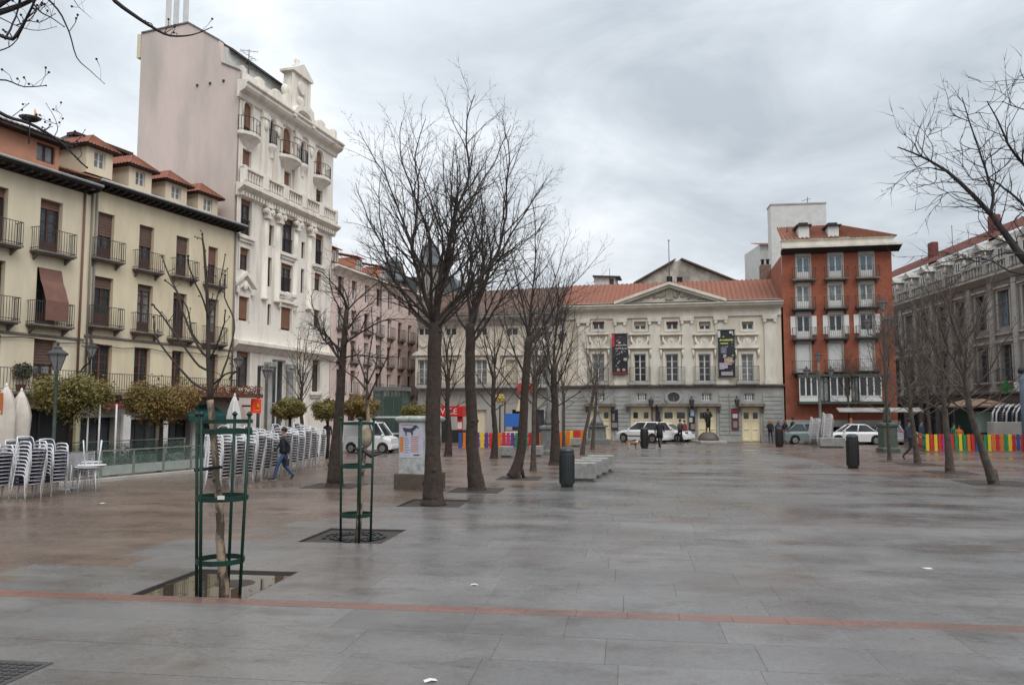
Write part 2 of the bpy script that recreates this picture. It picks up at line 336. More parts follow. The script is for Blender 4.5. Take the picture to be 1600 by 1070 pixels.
# the promenade of grey slabs narrows towards the theatre; either side the slabs are brown
EDGE = [(-8.5, 9.5), (-6.8, 13), (-2.9, 20), (1.6, 28.6), (7.8, 52.6)]
def edge_x(y):
    if y <= EDGE[0][1]: return -99
    for a, b in zip(EDGE, EDGE[1:]):
        if y <= b[1]: return a[0] + (b[0] - a[0]) * (y - a[1]) / (b[1] - a[1])
    return EDGE[-1][0]
rowsV = []; v_ = 9.58
while v_ > 4.2: rowsV.append((v_ - .86, v_)); v_ -= .86
for k in range(9): rowsV.append((9.88 + .86 * k, 9.88 + .86 * (k + 1)))
for k in range(15): rowsV.append((17.9 + .86 * k, 17.9 + .86 * (k + 1)))
VEND = 17.9 + .86 * 15
PITS = [(w2uv(-4.08, 11.4)[0], 9.88, 11.6), (w2uv(-3.0, 15.8)[0], 14.18, 15.9), (w2uv(-2.03, 20.7)[0], 19.62, 21.34)]
ph = .80
def slab_mesh(L_, key):
    return cached(('slab', L_, key), lambda: MB().cbox(0.0012, 0.002, -.13, L_ - .0012, .853, 0, .0015).mesh('paving_slab', M_slab if key == 'g' else M_brown))
rs = random.Random(11); stuff = {'g': MB(), 'b': MB()}; nslab = 0
for (va, vb) in rowsV:
    vm = (va + vb) / 2; half = 0.72 * vm * 1.06 + 1.2
    u = -half - 0.30 * vm * .2 - rs.random() * 1.2
    while u < half + 0.1 * vm:
        L_ = rs.choice((1.1, 1.3, 1.5, 1.7)); segs = [(u, u + L_)]
        for (pu, pa, pb) in PITS:
            if va > pa - .05 and vb < pb + .05:
                ns_ = []
                for a, b in segs:
                    if b <= pu - ph or a >= pu + ph: ns_.append((a, b)); continue
                    if a < pu - ph - .08: ns_.append((a, pu - ph))
                    if b > pu + ph + .08: ns_.append((pu + ph, b))
                segs = ns_
        for a, b in segs:
            wx, wy, _ = uv2w((a + b) / 2, vm)
            key = 'b' if wx < edge_x(wy) + 0.5 * sin(wy * 3) else 'g'
            vis = abs(wx) / max(wy, 1) < .70 and wy > 6.2
            if vm < 17.6 and vis and nslab < 296:
                me = slab_mesh(1.5, key); nslab += 1
                o = put('paving_slab', me, plaza, (a, va, rs.uniform(-.0008, .0008))); o.scale.x = (b - a) / 1.5
            else:
                stuff[key].cbox(a + .002, va + .002, -.13, b - .002, vb - .007, rs.uniform(-.0008, .0008), .002)
        u += L_
tag(stuff['g'].build('paving_slab', M_slab, plaza), kind='stuff'); tag(stuff['b'].build('paving_slab', M_brown, plaza), kind='stuff')
for va, vb in ((9.58, 9.88), (17.62, 17.9)):
    u = -18 if va < 12 else -6.6
    st = MB()
    while u < 22: st.cbox(u + .0012, va + .003, -.13, u + .5988, vb - .003, 0.0005, .0015); u += .6
    tag(st.build('red_paving_strip', M_strip if va < 12 else M_strip2, plaza), kind='stuff')
stuff_b = MB().cbox(-24, 17.62, -.13, -6.6, 17.89, 0, .002); tag(stuff_b.build('paving_slab', M_brown, plaza), kind='stuff')
def uvpoly(name, pts, z, m, kind='structure'):
    o = MB().quad([(x, y, z) for x, y in pts]).build(name, m); return tag(o, kind=kind)
# pavement from where the slabs stop being visible one by one
MB().box(-60, VEND, -.13, 60, 56.6 + 8, -.006).build('far_paving', M_farb, plaza)
pl2 = [w2uv(*p) for p in ((3.0, VEND / cos(GTH) * 1.0 + .0), (7.8, 52.6), (15.0, 51.5), (12.6, 26.5))]
gp = MB().quad([(*w2uv(x, y), 0.0) for x, y in ((edge_x(31.6), 31.4), (7.8, 55.0), (16.2, 53.6), (13.2, 30.2))])
gp.build('promenade_paving', M_far, plaza)
# tree pits: wet earth, water, grates
for i, (pu, pa, pb) in enumerate(PITS):
    r_ = thing('tree_pit', ['square tree pit flooded with rainwater under the nearest young guarded tree', 'square tree pit with broken black grate under the second young guarded tree',
        'square earth tree pit around the trunk of the biggest bare tree'][i], 'tree pit', uv2w(pu, (pa + pb) / 2), GTH)
    h2 = (pb - pa) / 2
    MB().box(-ph, -h2, -.135, ph, h2, -.10 if i == 0 else -.04).build('soil', M_dirt, r_)
    k = MB(); t_ = .018
    for a in ((-ph, -h2, ph, -h2 + t_), (-ph, h2 - t_, ph, h2), (-ph, -h2 + t_, -ph + t_, h2 - t_), (ph - t_, -h2 + t_, ph, h2 - t_)):
        k.box(a[0], a[1], -.099 if i == 0 else -.039, a[2], a[3], -.004)
    k.build('edging', M_ironb, r_)
    if i == 0:
        wm = bpy.data.materials.new('puddle_water'); wm.use_nodes = True; q = wm.node_tree.nodes['Principled BSDF']; q.inputs['Base Color'].default_value = (.035, .03, .022, 1); q.inputs['Roughness'].default_value = .02; q.inputs['Specular IOR Level'].default_value = 1.0; q.inputs['IOR'].default_value = 1.6
        MB().box(-ph + .02, -h2 + .02, -.098, ph - .02, h2 - .02, -.035).build('water', wm, r_)
        q = random.Random(2); k = MB()
        for j in range(70):
            x, y = q.uniform(-ph + .08, ph - .08), q.uniform(-h2 + .08, h2 - .08)
            if j < 40: x = (ph - .07) * q.choice((-1, 1)) - q.uniform(-.04, .04)
            a = q.random() * 6.28; s_ = q.uniform(.012, .035); k.quad([(x + s_ * cos(a), y + s_ * sin(a), -.033), (x - s_ * .4 * sin(a), y + s_ * .4 * cos(a), -.031), (x - s_ * cos(a), y - s_ * sin(a), -.033), (x + s_ * .4 * sin(a), y - s_ * .4 * cos(a), -.032)])
        tag(k.build('floating_leaves', mat('dead_leaf', (.12, .06, .03), .8, (.06, .035, .02), 9), r_), kind='stuff')
        k = MB(); k.lathe([(.34, -.05), (.26, -.03), (.12, -.018), (.04, -.014)], 11, (.16, .12, 0)); k.build('soil_mound', M_dirt, r_)
    if i == 1:
        k = MB()
        for a in range(3):
            r0 = .28 + a * .13
            for j in range(20):
                if a == 2 and j in (12, 13, 14): continue
                t0 = 2 * pi * j / 20; t1 = t0 + .22
                k.loft([[(r0 * cos(t), r0 * sin(t), -.035), ((r0 + .07) * cos(t), (r0 + .07) * sin(t), -.035), ((r0 + .07) * cos(t), (r0 + .07) * sin(t), -.012), (r0 * cos(t), r0 * sin(t), -.012)] for t in (t0, t1)])
        k.build('grate', M_iron, r_)
# drain grate, bottom left corner of the photo
dg = G(20, 1048)
dr = thing('drain_grate', 'black iron drain grate with slots at the bottom left corner of the pavement', 'drain', (dg.x - .35, dg.y, .002), GTH)
MB().box(-.55, -.32, -.001, .55, .32, .004).build('frame', M_ironb, dr)
k = MB()
for i in range(12):
    for j in range(6):
        x = -.5 + i * .085; y = -.27 + j * .092
        k.box(x, y, .0045, x + .055, y + .05, .010)
tag(k.build('grid', M_iron, dr), kind='stuff')
# litter
for i, (px, py, lab) in enumerate(((392, 752, 'white wet paper on the brown paving by the long row of chair stacks, leftmost'), (412, 751, 'white wet paper on the brown paving left of the walking man, middle'), (428, 750, 'white wet paper just behind the feet of the walking man'), (160, 786, 'pale scrap on the brown paving in front of the metal tables'), (1450, 888, 'tiny white scrap on the grey slabs at the right'))):
    g = G(px, py); s_ = .13 if i < 3 else .06; k = MB(); k.quad([(-s_, -.05, .004), (s_, -.07, .006), (s_ * .8, .08, .009), (-s_ * .9, .05, .005)]); tag(k.build('paper_scrap', mat('white_blind', (.66, .66, .64), .7), None, g, .4 * i), lab, 'litter')
for i, (px, py, s_) in enumerate(((741, 914, .05), (673, 1064, .06))):
    g = G(px, py); k = MB(); k.quad([(-s_, -.03, .005), (0, -.035, .02), (0, .03, .022), (-s_, .035, .008)]).quad([(0, -.035, .02), (s_, -.02, .004), (s_ * .9, .04, .006), (0, .03, .022)])
    o = k.build('paper_scrap', M_rollw, None, g, .3 * i); tag(o, ['small white paper scrap in the middle of the grey slabs behind the red strip', 'small white paper scrap at the bottom edge, in front of the red strip'][i], 'litter')
# carriageway by the theatre, left street, kerbs
TH = radians(-12)
def th2w(u, v): return (20.3 + u * cos(TH) - v * sin(TH), 60 + u * sin(TH) + v * cos(TH))

def pit_at(px, py, label, s=.72):
    g = G(px, py); o = thing('tree_pit', label, 'tree pit', (g.x, g.y, 0), GTH, 'square earth pits around the trunks')
    MB().box(-s, -s, -.01, s, s, .006).build('soil', M_dirt, o); k = MB(); t = .03
    for a in ((-s - t, -s - t, s + t, -s), (-s - t, s, s + t, s + t), (-s - t, -s, -s, s), (s, -s, s + t, s)): k.box(a[0], a[1], -.01, a[2], a[3], .012)
    k.build('edging', M_ironb, o)
pit_at(1556, 755, 'long muddy pit around the rightmost leaning trunk', .95)
pit_at(1485, 738, 'muddy square pit around the thick pale trunk on the right')
pit_at(1434, 725, 'muddy square pit around the trunk near the end of the right fence')
pit_at(745, 766, 'muddy square pit around the second big trunk')
pit_at(523, 759, 'muddy square pit around the dark trunk left of the second guard', .8)
pit_at(812, 747, 'muddy square pit around the leaning forked trunk')
# ================================================================== BUILDING HELPERS
def wall_mb(u0, u1, z0, z1, ops, th=.35, y=0.0, rev=.22, mb=None):
    """front skin with openings cut in it and reveals behind each"""
    k = mb or MB(); us = sorted({u0, u1, *[min(max(o[i], u0), u1) for o in ops for i in (0, 2)]}); zs = sorted({z0, z1, *[min(max(o[i], z0), z1) for o in ops for i in (1, 3)]})
    for a, b in zip(us, us[1:]):
        run = None
        for c, d in zip(zs, zs[1:]):
            um, zm = (a + b) / 2, (c + d) / 2
            if any(o[0] < um < o[2] and o[1] < zm < o[3] for o in ops):
                if run: k.quad([(a, y, run[0]), (b, y, run[0]), (b, y, run[1]), (a, y, run[1])]); run = None
            else: run = (run[0], d) if run else (c, d)
        if run: k.quad([(a, y, run[0]), (b, y, run[0]), (b, y, run[1]), (a, y, run[1])])
    for (a, c, b, d) in ops:
        r = y + rev
        k.quad([(a, y, c), (a, y, d), (a, r, d), (a, r, c)]).quad([(b, y, c), (b, r, c), (b, r, d), (b, y, d)]).quad([(a, y, d), (b, y, d), (b, r, d), (a, r, d)]).quad([(a, y, c), (a, r, c), (b, r, c), (b, y, c)])
    return k
def body_box(root, u0, u1, z0, z1, y0, y1, m, name='rear_walls'):
    k = MB(); k.quad([(u0, y0, z0), (u0, y1, z0), (u0, y1, z1), (u0, y0, z1)]).quad([(u1, y0, z0), (u1, y1, z0), (u1, y1, z1), (u1, y0, z1)]).quad([(u0, y1, z0), (u1, y1, z0), (u1, y1, z1), (u0, y1, z1)])
    return k.build(name, m, root)
def window(root, r, fm=None, pm=None, rows=3, leaves=2, rec=.2, blind=0.0, bm=None, low=0.0, name='window'):
    fm = fm or M_frame_d; pm = pm or M_pane
    u0, z0, u1, z1 = r; w_ = round(u1 - u0, 2); h_ = round(z1 - z0, 2); t = min(.07, w_ * .09)
    def fr():
        k = MB(); k.box(-w_ / 2, 0, 0, -w_ / 2 + t, .08, h_).box(w_ / 2 - t, 0, 0, w_ / 2, .08, h_).box(-w_ / 2 + t, 0, h_ - t, w_ / 2 - t, .08, h_).box(-w_ / 2 + t, 0, 0, w_ / 2 - t, .08, t + low * h_)
        zb = t + low * h_
        lw = (w_ - 2 * t) / leaves
        for i in range(1, leaves): x = -w_ / 2 + t + lw * i; k.box(x - t * .7, -.01, zb, x + t * .7, .07, h_ - t)
        for i in range(1, rows):
            z = zb + (h_ - t - zb) * i / rows
            for j in range(leaves):
                x = -w_ / 2 + t + lw * j; e0 = t * .7 if j else 0; e1 = t * .7 if j < leaves - 1 else 0
                k.box(x + e0, .01, z - t * .25, x + lw - e1, .06, z + t * .25)
        return k.mesh(name, fm)
    o = put(name, cached(('w', w_, h_, fm.name, rows, leaves, low, name), fr), root, ((u0 + u1) / 2, rec, z0))
    zb = t + low * h_; lw = (w_ - 2 * t) / leaves
    pmesh = cached(('p', w_, h_, pm.name, leaves, low), lambda: MB().box(.002, .035, 0, lw - .002, .05, h_ - t - zb).mesh('pane', pm))
    for j in range(leaves): put('pane', pmesh, o, (-w_ / 2 + t + lw * j, 0, zb))
    if blind:
        bh = round(h_ * blind, 2); bmm = bm or M_blind
        def bl():
            k = MB(); n_ = max(3, int(bh / .12)); s_ = bh / n_
            for i in range(n_): k.prismx([(-.045, i * s_), (-.03, i * s_ + s_ * .9), (-.02, (i + 1) * s_), (-.02, i * s_)], -w_ / 2 + .01, w_ / 2 - .01)
            return k.mesh('roller_blind', bmm)
        put('roller_blind', cached(('b', w_, bh, bmm.name), bl), o, (0, 0, h_ - bh))
    return o
def balcony(root, uc, z, w_, d=.45, h=.95, sm=None, rm=None, sl=.12, gap=.12, curve=0.0, y=0.0, name='balcony'):
    sm = sm or M_ledge; rm = rm or M_ironb; w_ = round(w_, 2)
    def s_():
        k = MB(); k.box(-w_ / 2, -d, -sl, w_ / 2, .0, 0).box(-w_ / 2 + .06, -d + .07, -sl - .06, w_ / 2 - .06, 0, -sl)
        for x in (-w_ / 2 + .15, w_ / 2 - .25): k.prismx([(0, -sl - .06), (-d * .8, -sl - .06), (-d * .3, -sl - .2), (0, -sl - .32)], x, x + .1)
        return k.mesh(name, sm)
    def r_():
        k = MB(); W = w_ / 2 - .03; D = -d + .03
        for zz in (h - .035, .07): k.box(-W, D - .012, zz, W, D + .012, zz + .028).box(-W - .012, D + .012, zz, -W + .012, -.003, zz + .028).box(W - .012, D + .012, zz, W + .012, -.003, zz + .028)
        n_ = int(2 * W / gap)
        for i in range(n_ + 1): x = -W + 2 * W * i / n_; k.box(x - .008, D - .008, .001, x + .008, D + .008, h - .036)
        for i in range(1, max(2, int(d / gap))):
            yy = D + i * gap
            if yy > -.04: break
            for x in (-W, W): k.box(x - .008, yy - .008, .001, x + .008, yy + .008, h - .036)
        return k.mesh('railing', rm)
    o = put(name, cached(('bs', w_, d, sm.name, sl, name), s_), root, (uc, y - .003, z))
    put('railing', cached(('br', w_, d, h, rm.name, gap), r_), o)
    return o
def tile_roof(k, p0, p1, q1, q0, n=None, m=0, r=.07, step=.24):
    """pitched roof panel: ribs of half-round tiles run from the eave p0-p1 up to the ridge q0-q1"""
    p0, p1, q0, q1 = map(Vector, (p0, p1, q0, q1)); nrm = (p1 - p0).cross(q0 - p0).normalized()
    if nrm.z < 0: nrm = -nrm
    k.quad([p0, p1, q1, q0], m); n_ = max(2, int((p1 - p0).length / step))
    for i in range(n_):
        a = p0.lerp(p1, (i + .1) / n_); b = p0.lerp(p1, (i + .6) / n_); c = q0.lerp(q1, (i + .6) / n_); d = q0.lerp(q1, (i + .1) / n_)
        am = (a + b) / 2 + nrm * r; cm = (c + d) / 2 + nrm * r
        k.quad([a, am, cm, d], m, True).quad([am, b, c, cm], m, True).quad([a, b, am], m)
    return k
def cornice(k, u0, u1, z, prof, m=0, y=0.0):
    """moulding along the wall; prof = [(outwards, dz)...] closed against the wall"""
    k.prismx([(y - a, z + b) for a, b in prof] , u0, u1, m); return k
def pipe(root, u, z0, z1, m=None): MB().tube([(u, -.07, z0), (u, -.07, z1)], .05, 6).build('drainpipe', m or M_pipe, root)

# ================================================================== LEFT: TWO OLD CREAM HOUSES
FA = Plane((-18.8, 37), radians(69.2)); EA = FA.uz(135, 283, .5)[1]
uA = lambda px, py=560: FA.uz(px, py)[0]
uB = uA(129); uend = uA(366, 500); u_beg = -17.5
def zA(px, py, off=0.0): return FA.uz(px, py, off)[1]
ze2 = FA.uz(250, 322, .0)[1] ; ze1 = FA.uz(60, 275, .0)[1]
# --- house with the red dormers (second)
H2 = thing('old_town_house', 'cream house with four red tiled dormers, left of the tall white building', 'house', (-18.8, 37, 0), FA.th)
cols = [(152, 178, 333, 407, .48, M_blind), (217, 240, 353, 424, .45, M_blind), (275, 295, 370, 434, .42, M_blind), (325, 340, 386, 446, .45, M_blind2)]
ops2 = []; wins = []
for (x0, x1, y0, y1, bl_, bm_) in cols:
    r = FA.rect(x0, x1, y0, y1); wins.append((r, bl_, bm_, True))
for (x0, x1, y0, y1, bl_) in ((147, 176, 433, 511, .22), (214, 238, 445, 520, .12), (270, 291, 458, 530, .12), (323, 341, 467, 537, .1)):
    wins.append((FA.rect(x0, x1, y0, y1), bl_, M_blind, True))
for (x0, x1, y0, y1) in ((143, 174, 538, 612), (209, 234, 543, 616), (268, 286, 548, 618), (325, 340, 553, 620)):
    wins.append((FA.rect(x0, x1, y0, y1), 0, M_blind, False))
for r, *_ in wins: ops2.append(r)
zg2 = FA.uz(250, 620)[1]
k = wall_mb(uB, uend, zg2, ze2, ops2); k.build('wall', M_cream, H2)
for i, (r, bl_, bm_, bal) in enumerate(wins):
    window(H2, r, M_frame_b if i >= 8 else M_frame_d, M_panel if i in (5, 7) else M_pane, 4, 2, .2, bl_, bm_, low=.25 if i != 5 else .2)
    if bal: balcony(H2, (r[0] + r[2]) / 2, r[1], r[2] - r[0] + .75, .42, .92, M_ledge, M_ironb, sl=.07)
zl = wins[8][0][1]
balcony(H2, (uB + uend) / 2 + .1, zl, uend - uB - .4, .55, .85, M_ledge, M_iron, gap=.14)
zs_ = FA.uz(250, 538)[1]
k = MB(); cornice(k, uB, uend, zs_, [(0, 0), (.07, .02), (.07, .09), (0, .12)]); k.build('string_course', M_ledge, H2)
pipe(H2, uend - .15, zg2, ze2 - .1); pipe(H2, uB + .35, zg2, ze2 - .1)
# eave with rafters
def eave(root, u0, u1, z, out=.62):
    k = MB(); k.prismx([(-out, z + .02), (-out, z + .14), (0.3, z + .34), (.3, z + .2)], u0, u1); k.box(u0, -.06, z - .16, u1, 0, z + .02); k.build('eave', M_eave, root)
    k = MB(); u = u0 + .2
    while u < u1 - .1: k.prismx([(-out + .08, z - .07), (-out + .04, z + .018), (-.062, z + .018), (-.062, z - .14)], u, u + .11); u += .42
    k.build('rafter_ends', M_eave, root)
    MB().tube([(u0, -out - .05, z + .16), (u1, -out - .05, z + .16)], .065, 6).build('gutter', M_zinc, root)
eave(H2, uB, uend + .1, ze2)
k = MB(); tile_roof(k, (uB, -.5, ze2 + .2), (uend, -.5, ze2 + .2), (uend, 6, ze2 + 2.3), (uB, 6, ze2 + 2.3)); tile_roof(k, (uB, 12, ze2 + .2), (uend, 12, ze2 + .2), (uend, 6, ze2 + 2.3), (uB, 6, ze2 + 2.3)); k.build('roof', M_tile, H2)
body_box(H2, uB, uend, 0, ze2 + .1, .23, 11.8, M_cream)
k = MB(); k.prismx([(0.23, ze2), (11.8, ze2), (6, ze2 + 2.25)], uend - .3, uend - .01); k.build('gable', M_cream, H2)
def dormer(root, px0, px1, py0, py1, wall_m, off=-.9, deep=2.6, fm=M_frame_w, pm=None, ov=.32):
    u0, z0, u1, z1 = FA.rect(px0, px1, py0, py1, off); y = -off
    a = u0 - .42; b = u1 + .42; zt = z1 + .16
    d = MB(); wall_mb(a, b, z0 - .35, zt, [(u0, z0, u1, z1)], y=y, rev=.12, mb=d); d.quad([(a, y, z0 - .35), (a, y + deep, z0 - .35), (a, y + deep, zt), (a, y, zt)]).quad([(b, y, z0 - .35), (b, y + deep, z0 - .35), (b, y + deep, zt), (b, y, zt)])
    dm = d.build('dormer', wall_m, root)
    window(dm, (u0, z0, u1, z1), fm, pm or M_panel, 1, 2, y + .1, name='dormer_window') if False else None
    k = MB(); uc = (a + b) / 2; hr = .42; o_ = ov
    hr = .75; P1 = (a - o_, y - o_, zt); P2 = (b + o_, y - o_, zt); P3 = (b + o_, y + deep, zt); P4 = (a - o_, y + deep, zt); R1 = (uc, y + .55, zt + hr); R2 = (uc, y + deep, zt + hr)
    tile_roof(k, P1, P2, R1, R1, step=.2, r=.05); tile_roof(k, P4, P1, R1, R2, step=.2, r=.05); tile_roof(k, P2, P3, R2, R1, step=.2, r=.05); k.box(a - o_ + .05, y - o_ + .05, zt - .07, b + o_ - .05, y + deep, zt - .012, 1)
    k.build('dormer_roof', [M_tile, M_eave], dm)
    wv = window(root, (u0, z0, u1, z1), fm, pm or M_panel, 2, 2, y + .1, name='dormer_window')
for q in ((147, 165, 238, 264), (212, 227, 268, 291), (268, 283, 291, 312), (318, 332, 310, 331)): dormer(H2, *q, M_cream2)
# studio skylight roof behind
u0, z0 = FA.uz(140, 262, -3.5); u1 = FA.uz(207, 262, -3.5)[0]; zt = FA.uz(155, 214, -3.5)[1]
k = MB(); k.prismx([(3.5, ze2 + .8), (3.5, z0 + .9), (4.5, zt), (7.5, zt - .6), (7.5, ze2 + .8)], u0 - .4, u1 + .4); k.build('rooftop_studio', M_slate, H2)
k = MB(); k.box(u0 - .5, 4.0, zt - .12, u1 + .5, 4.6, zt + .04); k.box(u1 + .1, 3.35, z0 + .2, u1 + .5, 3.49, zt - .5); k.build('studio_trim', M_frame_d, H2)
# --- ground floor of house 2: granite shopfronts with white pillars
ops = [FA.rect(125, 178, 652, 722), FA.rect(202, 250, 655, 722), FA.rect(258, 296, 655, 722), FA.rect(303, 336, 655, 722)]
k = wall_mb(uB, uend, 0, zg2 - .001, ops, rev=.5); k.build('shopfront_wall', M_gstone2, H2)
for i, r in enumerate(ops): window(H2, (r[0], 0.02, r[2], r[3]), M_blackp, M_pane, 1, 3, .3, name='shop_window')
for x0, x1, y0, y1 in ((187, 199, 648, 722), (251, 257.5, 655, 722), (296.5, 303, 655, 722)):
    r = FA.rect(x0, x1, y0, y1); MB().cbox(r[0], -.2, 0, r[2], -.003, r[3], .02).build('white_pillar', M_rollw, H2)
r = FA.rect(178, 362, 618, 634)
k = MB(); k.box(r[0], -.5, zg2 - .12, uend, -.004, zg2 + .02); k.build('shop_canopy', M_ledge, H2)
r = FA.rect(176, 205, 631, 640, 1); k = MB(); k.prismx([(-.004, zg2 - .15), (-.6, zg2 - .45), (-.6, zg2 - .6), (-.56, zg2 - .6), (-.56, zg2 - .47), (-.004, zg2 - .22)], r[0], r[2]); k.build('red_awning', paint((.16, .03, .03)), H2)
r = FA.rect(296, 358, 640, 652, 1.2); k = MB(); k.prismx([(-.004, zg2 - .35), (-1.2, zg2 - .95), (-1.2, zg2 - 1.2), (-1.15, zg2 - 1.2), (-1.15, zg2 - .98), (-.004, zg2 - .42)], r[0], r[2]); k.build('teal_awning', paint((.01, .065, .06)), H2)
# --- first house, salmon attic
H1 = thing('old_town_house', 'yellow cream house with salmon attic and heavy dark eaves, leftmost', 'house', (-18.8, 37, 0), FA.th)
wins = []
for i in range(3):
    du = 0 if i == 0 else None
    pass
W1 = [FA.rect(62, 97, 313, 396), FA.rect(56, 93, 420, 508), FA.rect(52, 87, 530, 600)]
W0 = [FA.rect(-27, 10, 290, 378), FA.rect(-33, 6, 405, 496)]
sp = (W1[0][0] + W1[0][2]) / 2 - (W0[0][0] + W0[0][2]) / 2
alls = [(r, 0) for r in W1] + [((r[0] - sp * j, r[1], r[2] - sp * j, r[3]), j) for j in (1, 2, 3) for r in W1]
zg1 = FA.uz(60, 616)[1]
k = wall_mb(u_beg, uB - .001, zg1, ze1, [r for r, _ in alls]); k.build('wall', M_cream2, H1)
for i, (r, j) in enumerate(alls):
    row = i % 3
    window(H1, r, M_frame_d, M_panel if row == 2 else M_pane, 4, 2, .25, .16 if row == 0 else (.55 if row == 2 else .05), M_blind2 if row == 0 else M_blind, low=.2)
    if row < 2: balcony(H1, (r[0] + r[2]) / 2, r[1] - .02, r[2] - r[0] + .85, .48, .98, M_ledge, M_ironb, sl=.08)
zb_ = FA.uz(60, 612)[1]
balcony(H1, (u_beg + uB) / 2, zb_ , uB - u_beg - .3, .6, .95, M_ledge, M_ironb, gap=.14)
# big rust blind hanging over the balcony rail
r = W1[1]; a, b = r[0] + .05, r[2] + .02
k = MB(); pts = [(-.02, r[3]), (-.16, r[3] - .55), (-.30, r[1] + 1.6), (-.53, r[1] + 1.0), (-.53, r[1] + .15)]
for (y0, z0), (y1, z1) in zip(pts, pts[1:]): k.loft([[(a, y0, z0), (b, y0, z0), (b, y0 - .015, z0), (a, y0 - .015, z0)], [(a, y1, z1), (b, y1, z1), (b, y1 - .015, z1), (a, y1 - .015, z1)]])
k.build('hanging_blind', M_blind2, H1, label='long rust brown blind draped out over the balcony rail')
zs1 = FA.uz(60, 526)[1]
k = MB(); cornice(k, u_beg, uB, zs1, [(0, 0), (.07, .02), (.07, .09), (0, .12)]); k.build('string_course', M_ledge, H1)
pipe(H1, uB - .3, zg1, ze1 - .1, M_blind2); pipe(H1, uB + .12, zg1, ze1 - .1)
eave(H1, u_beg, uB + .05, ze1, .7)
k = MB(); tile_roof(k, (u_beg, -.55, ze1 + .2), (uB, -.55, ze1 + .2), (uB, 2.2, ze1 + 1.15), (u_beg, 2.2, ze1 + 1.15)); k.build('roof', M_tiled, H1)
body_box(H1, u_beg, uB, 0, ze1 + .1, .26, 11.8, M_cream2)
# salmon attic storey set back
r = FA.rect(57, 86, 226, 254, -1.1); ua, ub = FA.uz(-60, 230, -1.1)[0], FA.uz(93, 230, -1.1)[0]; za = ze1 + .6; zt = r[3] + .3
k = wall_mb(u_beg, ub, za, zt, [r], y=1.1, rev=.15); k.quad([(ub, 1.1, za), (ub, 6, za), (ub, 6, zt), (ub, 1.1, zt)]); k.build('attic_wall', M_salmon, H1)
window(H1, r, M_frame_d, M_panel, 1, 2, 1.2, name='attic_window')
k = MB(); tile_roof(k, (u_beg, .55, zt - .05), (ub + .35, .55, zt - .05), (ub + .35, 4.5, zt + 1.15), (u_beg, 4.5, zt + 1.15)); tile_roof(k, (u_beg, 9, zt - .05), (ub + .35, 9, zt - .05), (ub + .35, 4.5, zt + 1.15), (u_beg, 4.5, zt + 1.15)); k.box(u_beg, .6, zt - .2, ub + .3, 1.09, zt - .06, 1); k.build('attic_roof', [M_tiled, M_eave], H1)
# ground floor of house 1
ops = [FA.rect(44, 118, 638, 722), FA.rect(-60, -5, 640, 740)]
k = wall_mb(u_beg, uB - .001, 0, zg1 - .001, ops, rev=.6); k.build('shopfront_wall', mat('ochre_plaster', (.48, .44, .28), .85, (.38, .34, .22), 1.5), H1)
for r in ops: window(H1, (r[0], .02, r[2], r[3]), M_blackp, M_dark, 1, 3, .4, name='shop_window')
k = MB(); k.box(u_beg, -.55, zg1 - .2, uB - .1, -.004, zg1 - .06); k.build('shop_canopy', M_eave, H1)
# yellow and dark dish on the salmon roof
p = P(47, 186, 33.5)
dsh = thing('satellite_dish', 'dark dish with orange yellow arm on the roof ridge of the salmon attic', 'dish', p - Vector((0, 0, .2)))
MB().tube([(0, 0, -.9), (0, 0, .25)], .03, 6).build('mast', M_ironb, dsh)
k = MB(); k.lathe([(.02, .0), (.28, .05), (.42, .14), (.44, .15), (.28, .03), (.02, -.04)], 14); k.build('dish', M_blackp, dsh, (0, 0, .1))
MB().tube([(.1, 0, .2), (.24, 0, .34), (.2, -.02, .62)], [.03, .07, .03], 6).build('feed_arm', paint((.75, .35, .04)), dsh)

# ================================================================== TALL WHITE BUILDING
FW = Plane((-15.87, 45.3), radians(74.4)); UW = FW.uz(521, 250)[0]
W = thing('corner_building', 'tall white seven storey building with ornate stucco facade and blank pink side wall', 'building', (-15.87, 45.3, 0), FW.th)
zW = lambda px, py, off=0: FW.uz(px, py, off)[1]
zc = zW(440, 190, .0)
ztop = FW.uz(357, 128)[1]
zgc = FW.uz(440, 548)[1]        # lower cornice
zdc = FW.uz(365, 290)[1]        # dentil cornice
R = FW.rect
wl = [ # top arched storey
 (R(381, 391, 160, 210), 'arch'), (R(422, 426.5, 188, 226), 'arch'), (R(442, 452.5, 200, 247), 'arch'), (R(470, 474.5, 222, 256), 'arch'), (R(494, 502, 236, 278), 'arch'),
 (R(378, 389, 234, 264), 's'), (R(443, 451.5, 268, 293), 's'), (R(493, 501, 296, 318), 's'),
 (R(375, 389, 311, 368), 't'), (R(419.5, 425, 352, 384), 's'), (R(440, 455, 341, 396), 't'), (R(471, 475, 378, 404), 's'), (R(492, 502, 366, 414), 't'),
 (R(374, 386, 387, 422), 's'), (R(418.5, 423, 402, 448), 's'), (R(438, 453, 412, 457), 't'), (R(470, 474, 420, 458), 's'), (R(490.5, 499, 427, 454), 's'),
 (R(372, 385, 463, 501), 's'), (R(418, 422, 475, 508), 's'), (R(438, 452, 480, 516), 's'), (R(489.5, 497, 484, 512), 's'),
 (R(368, 385.5, 548, 605), 't'), (R(487, 496.5, 562, 612), 't')]
ent = [R(401, 411.5, 571, 690), R(424, 445, 562, 690), R(455, 462, 571, 690)]
wl = [((r[0], r[1], r[2] + .18 * (r[2] - r[0]) + .05, r[3]), s_) for r, s_ in wl]
ops = [r for r, _ in wl] + ent
k = wall_mb(0, UW, 0, ztop, ops, rev=.2); k.build('wall', M_white, W)
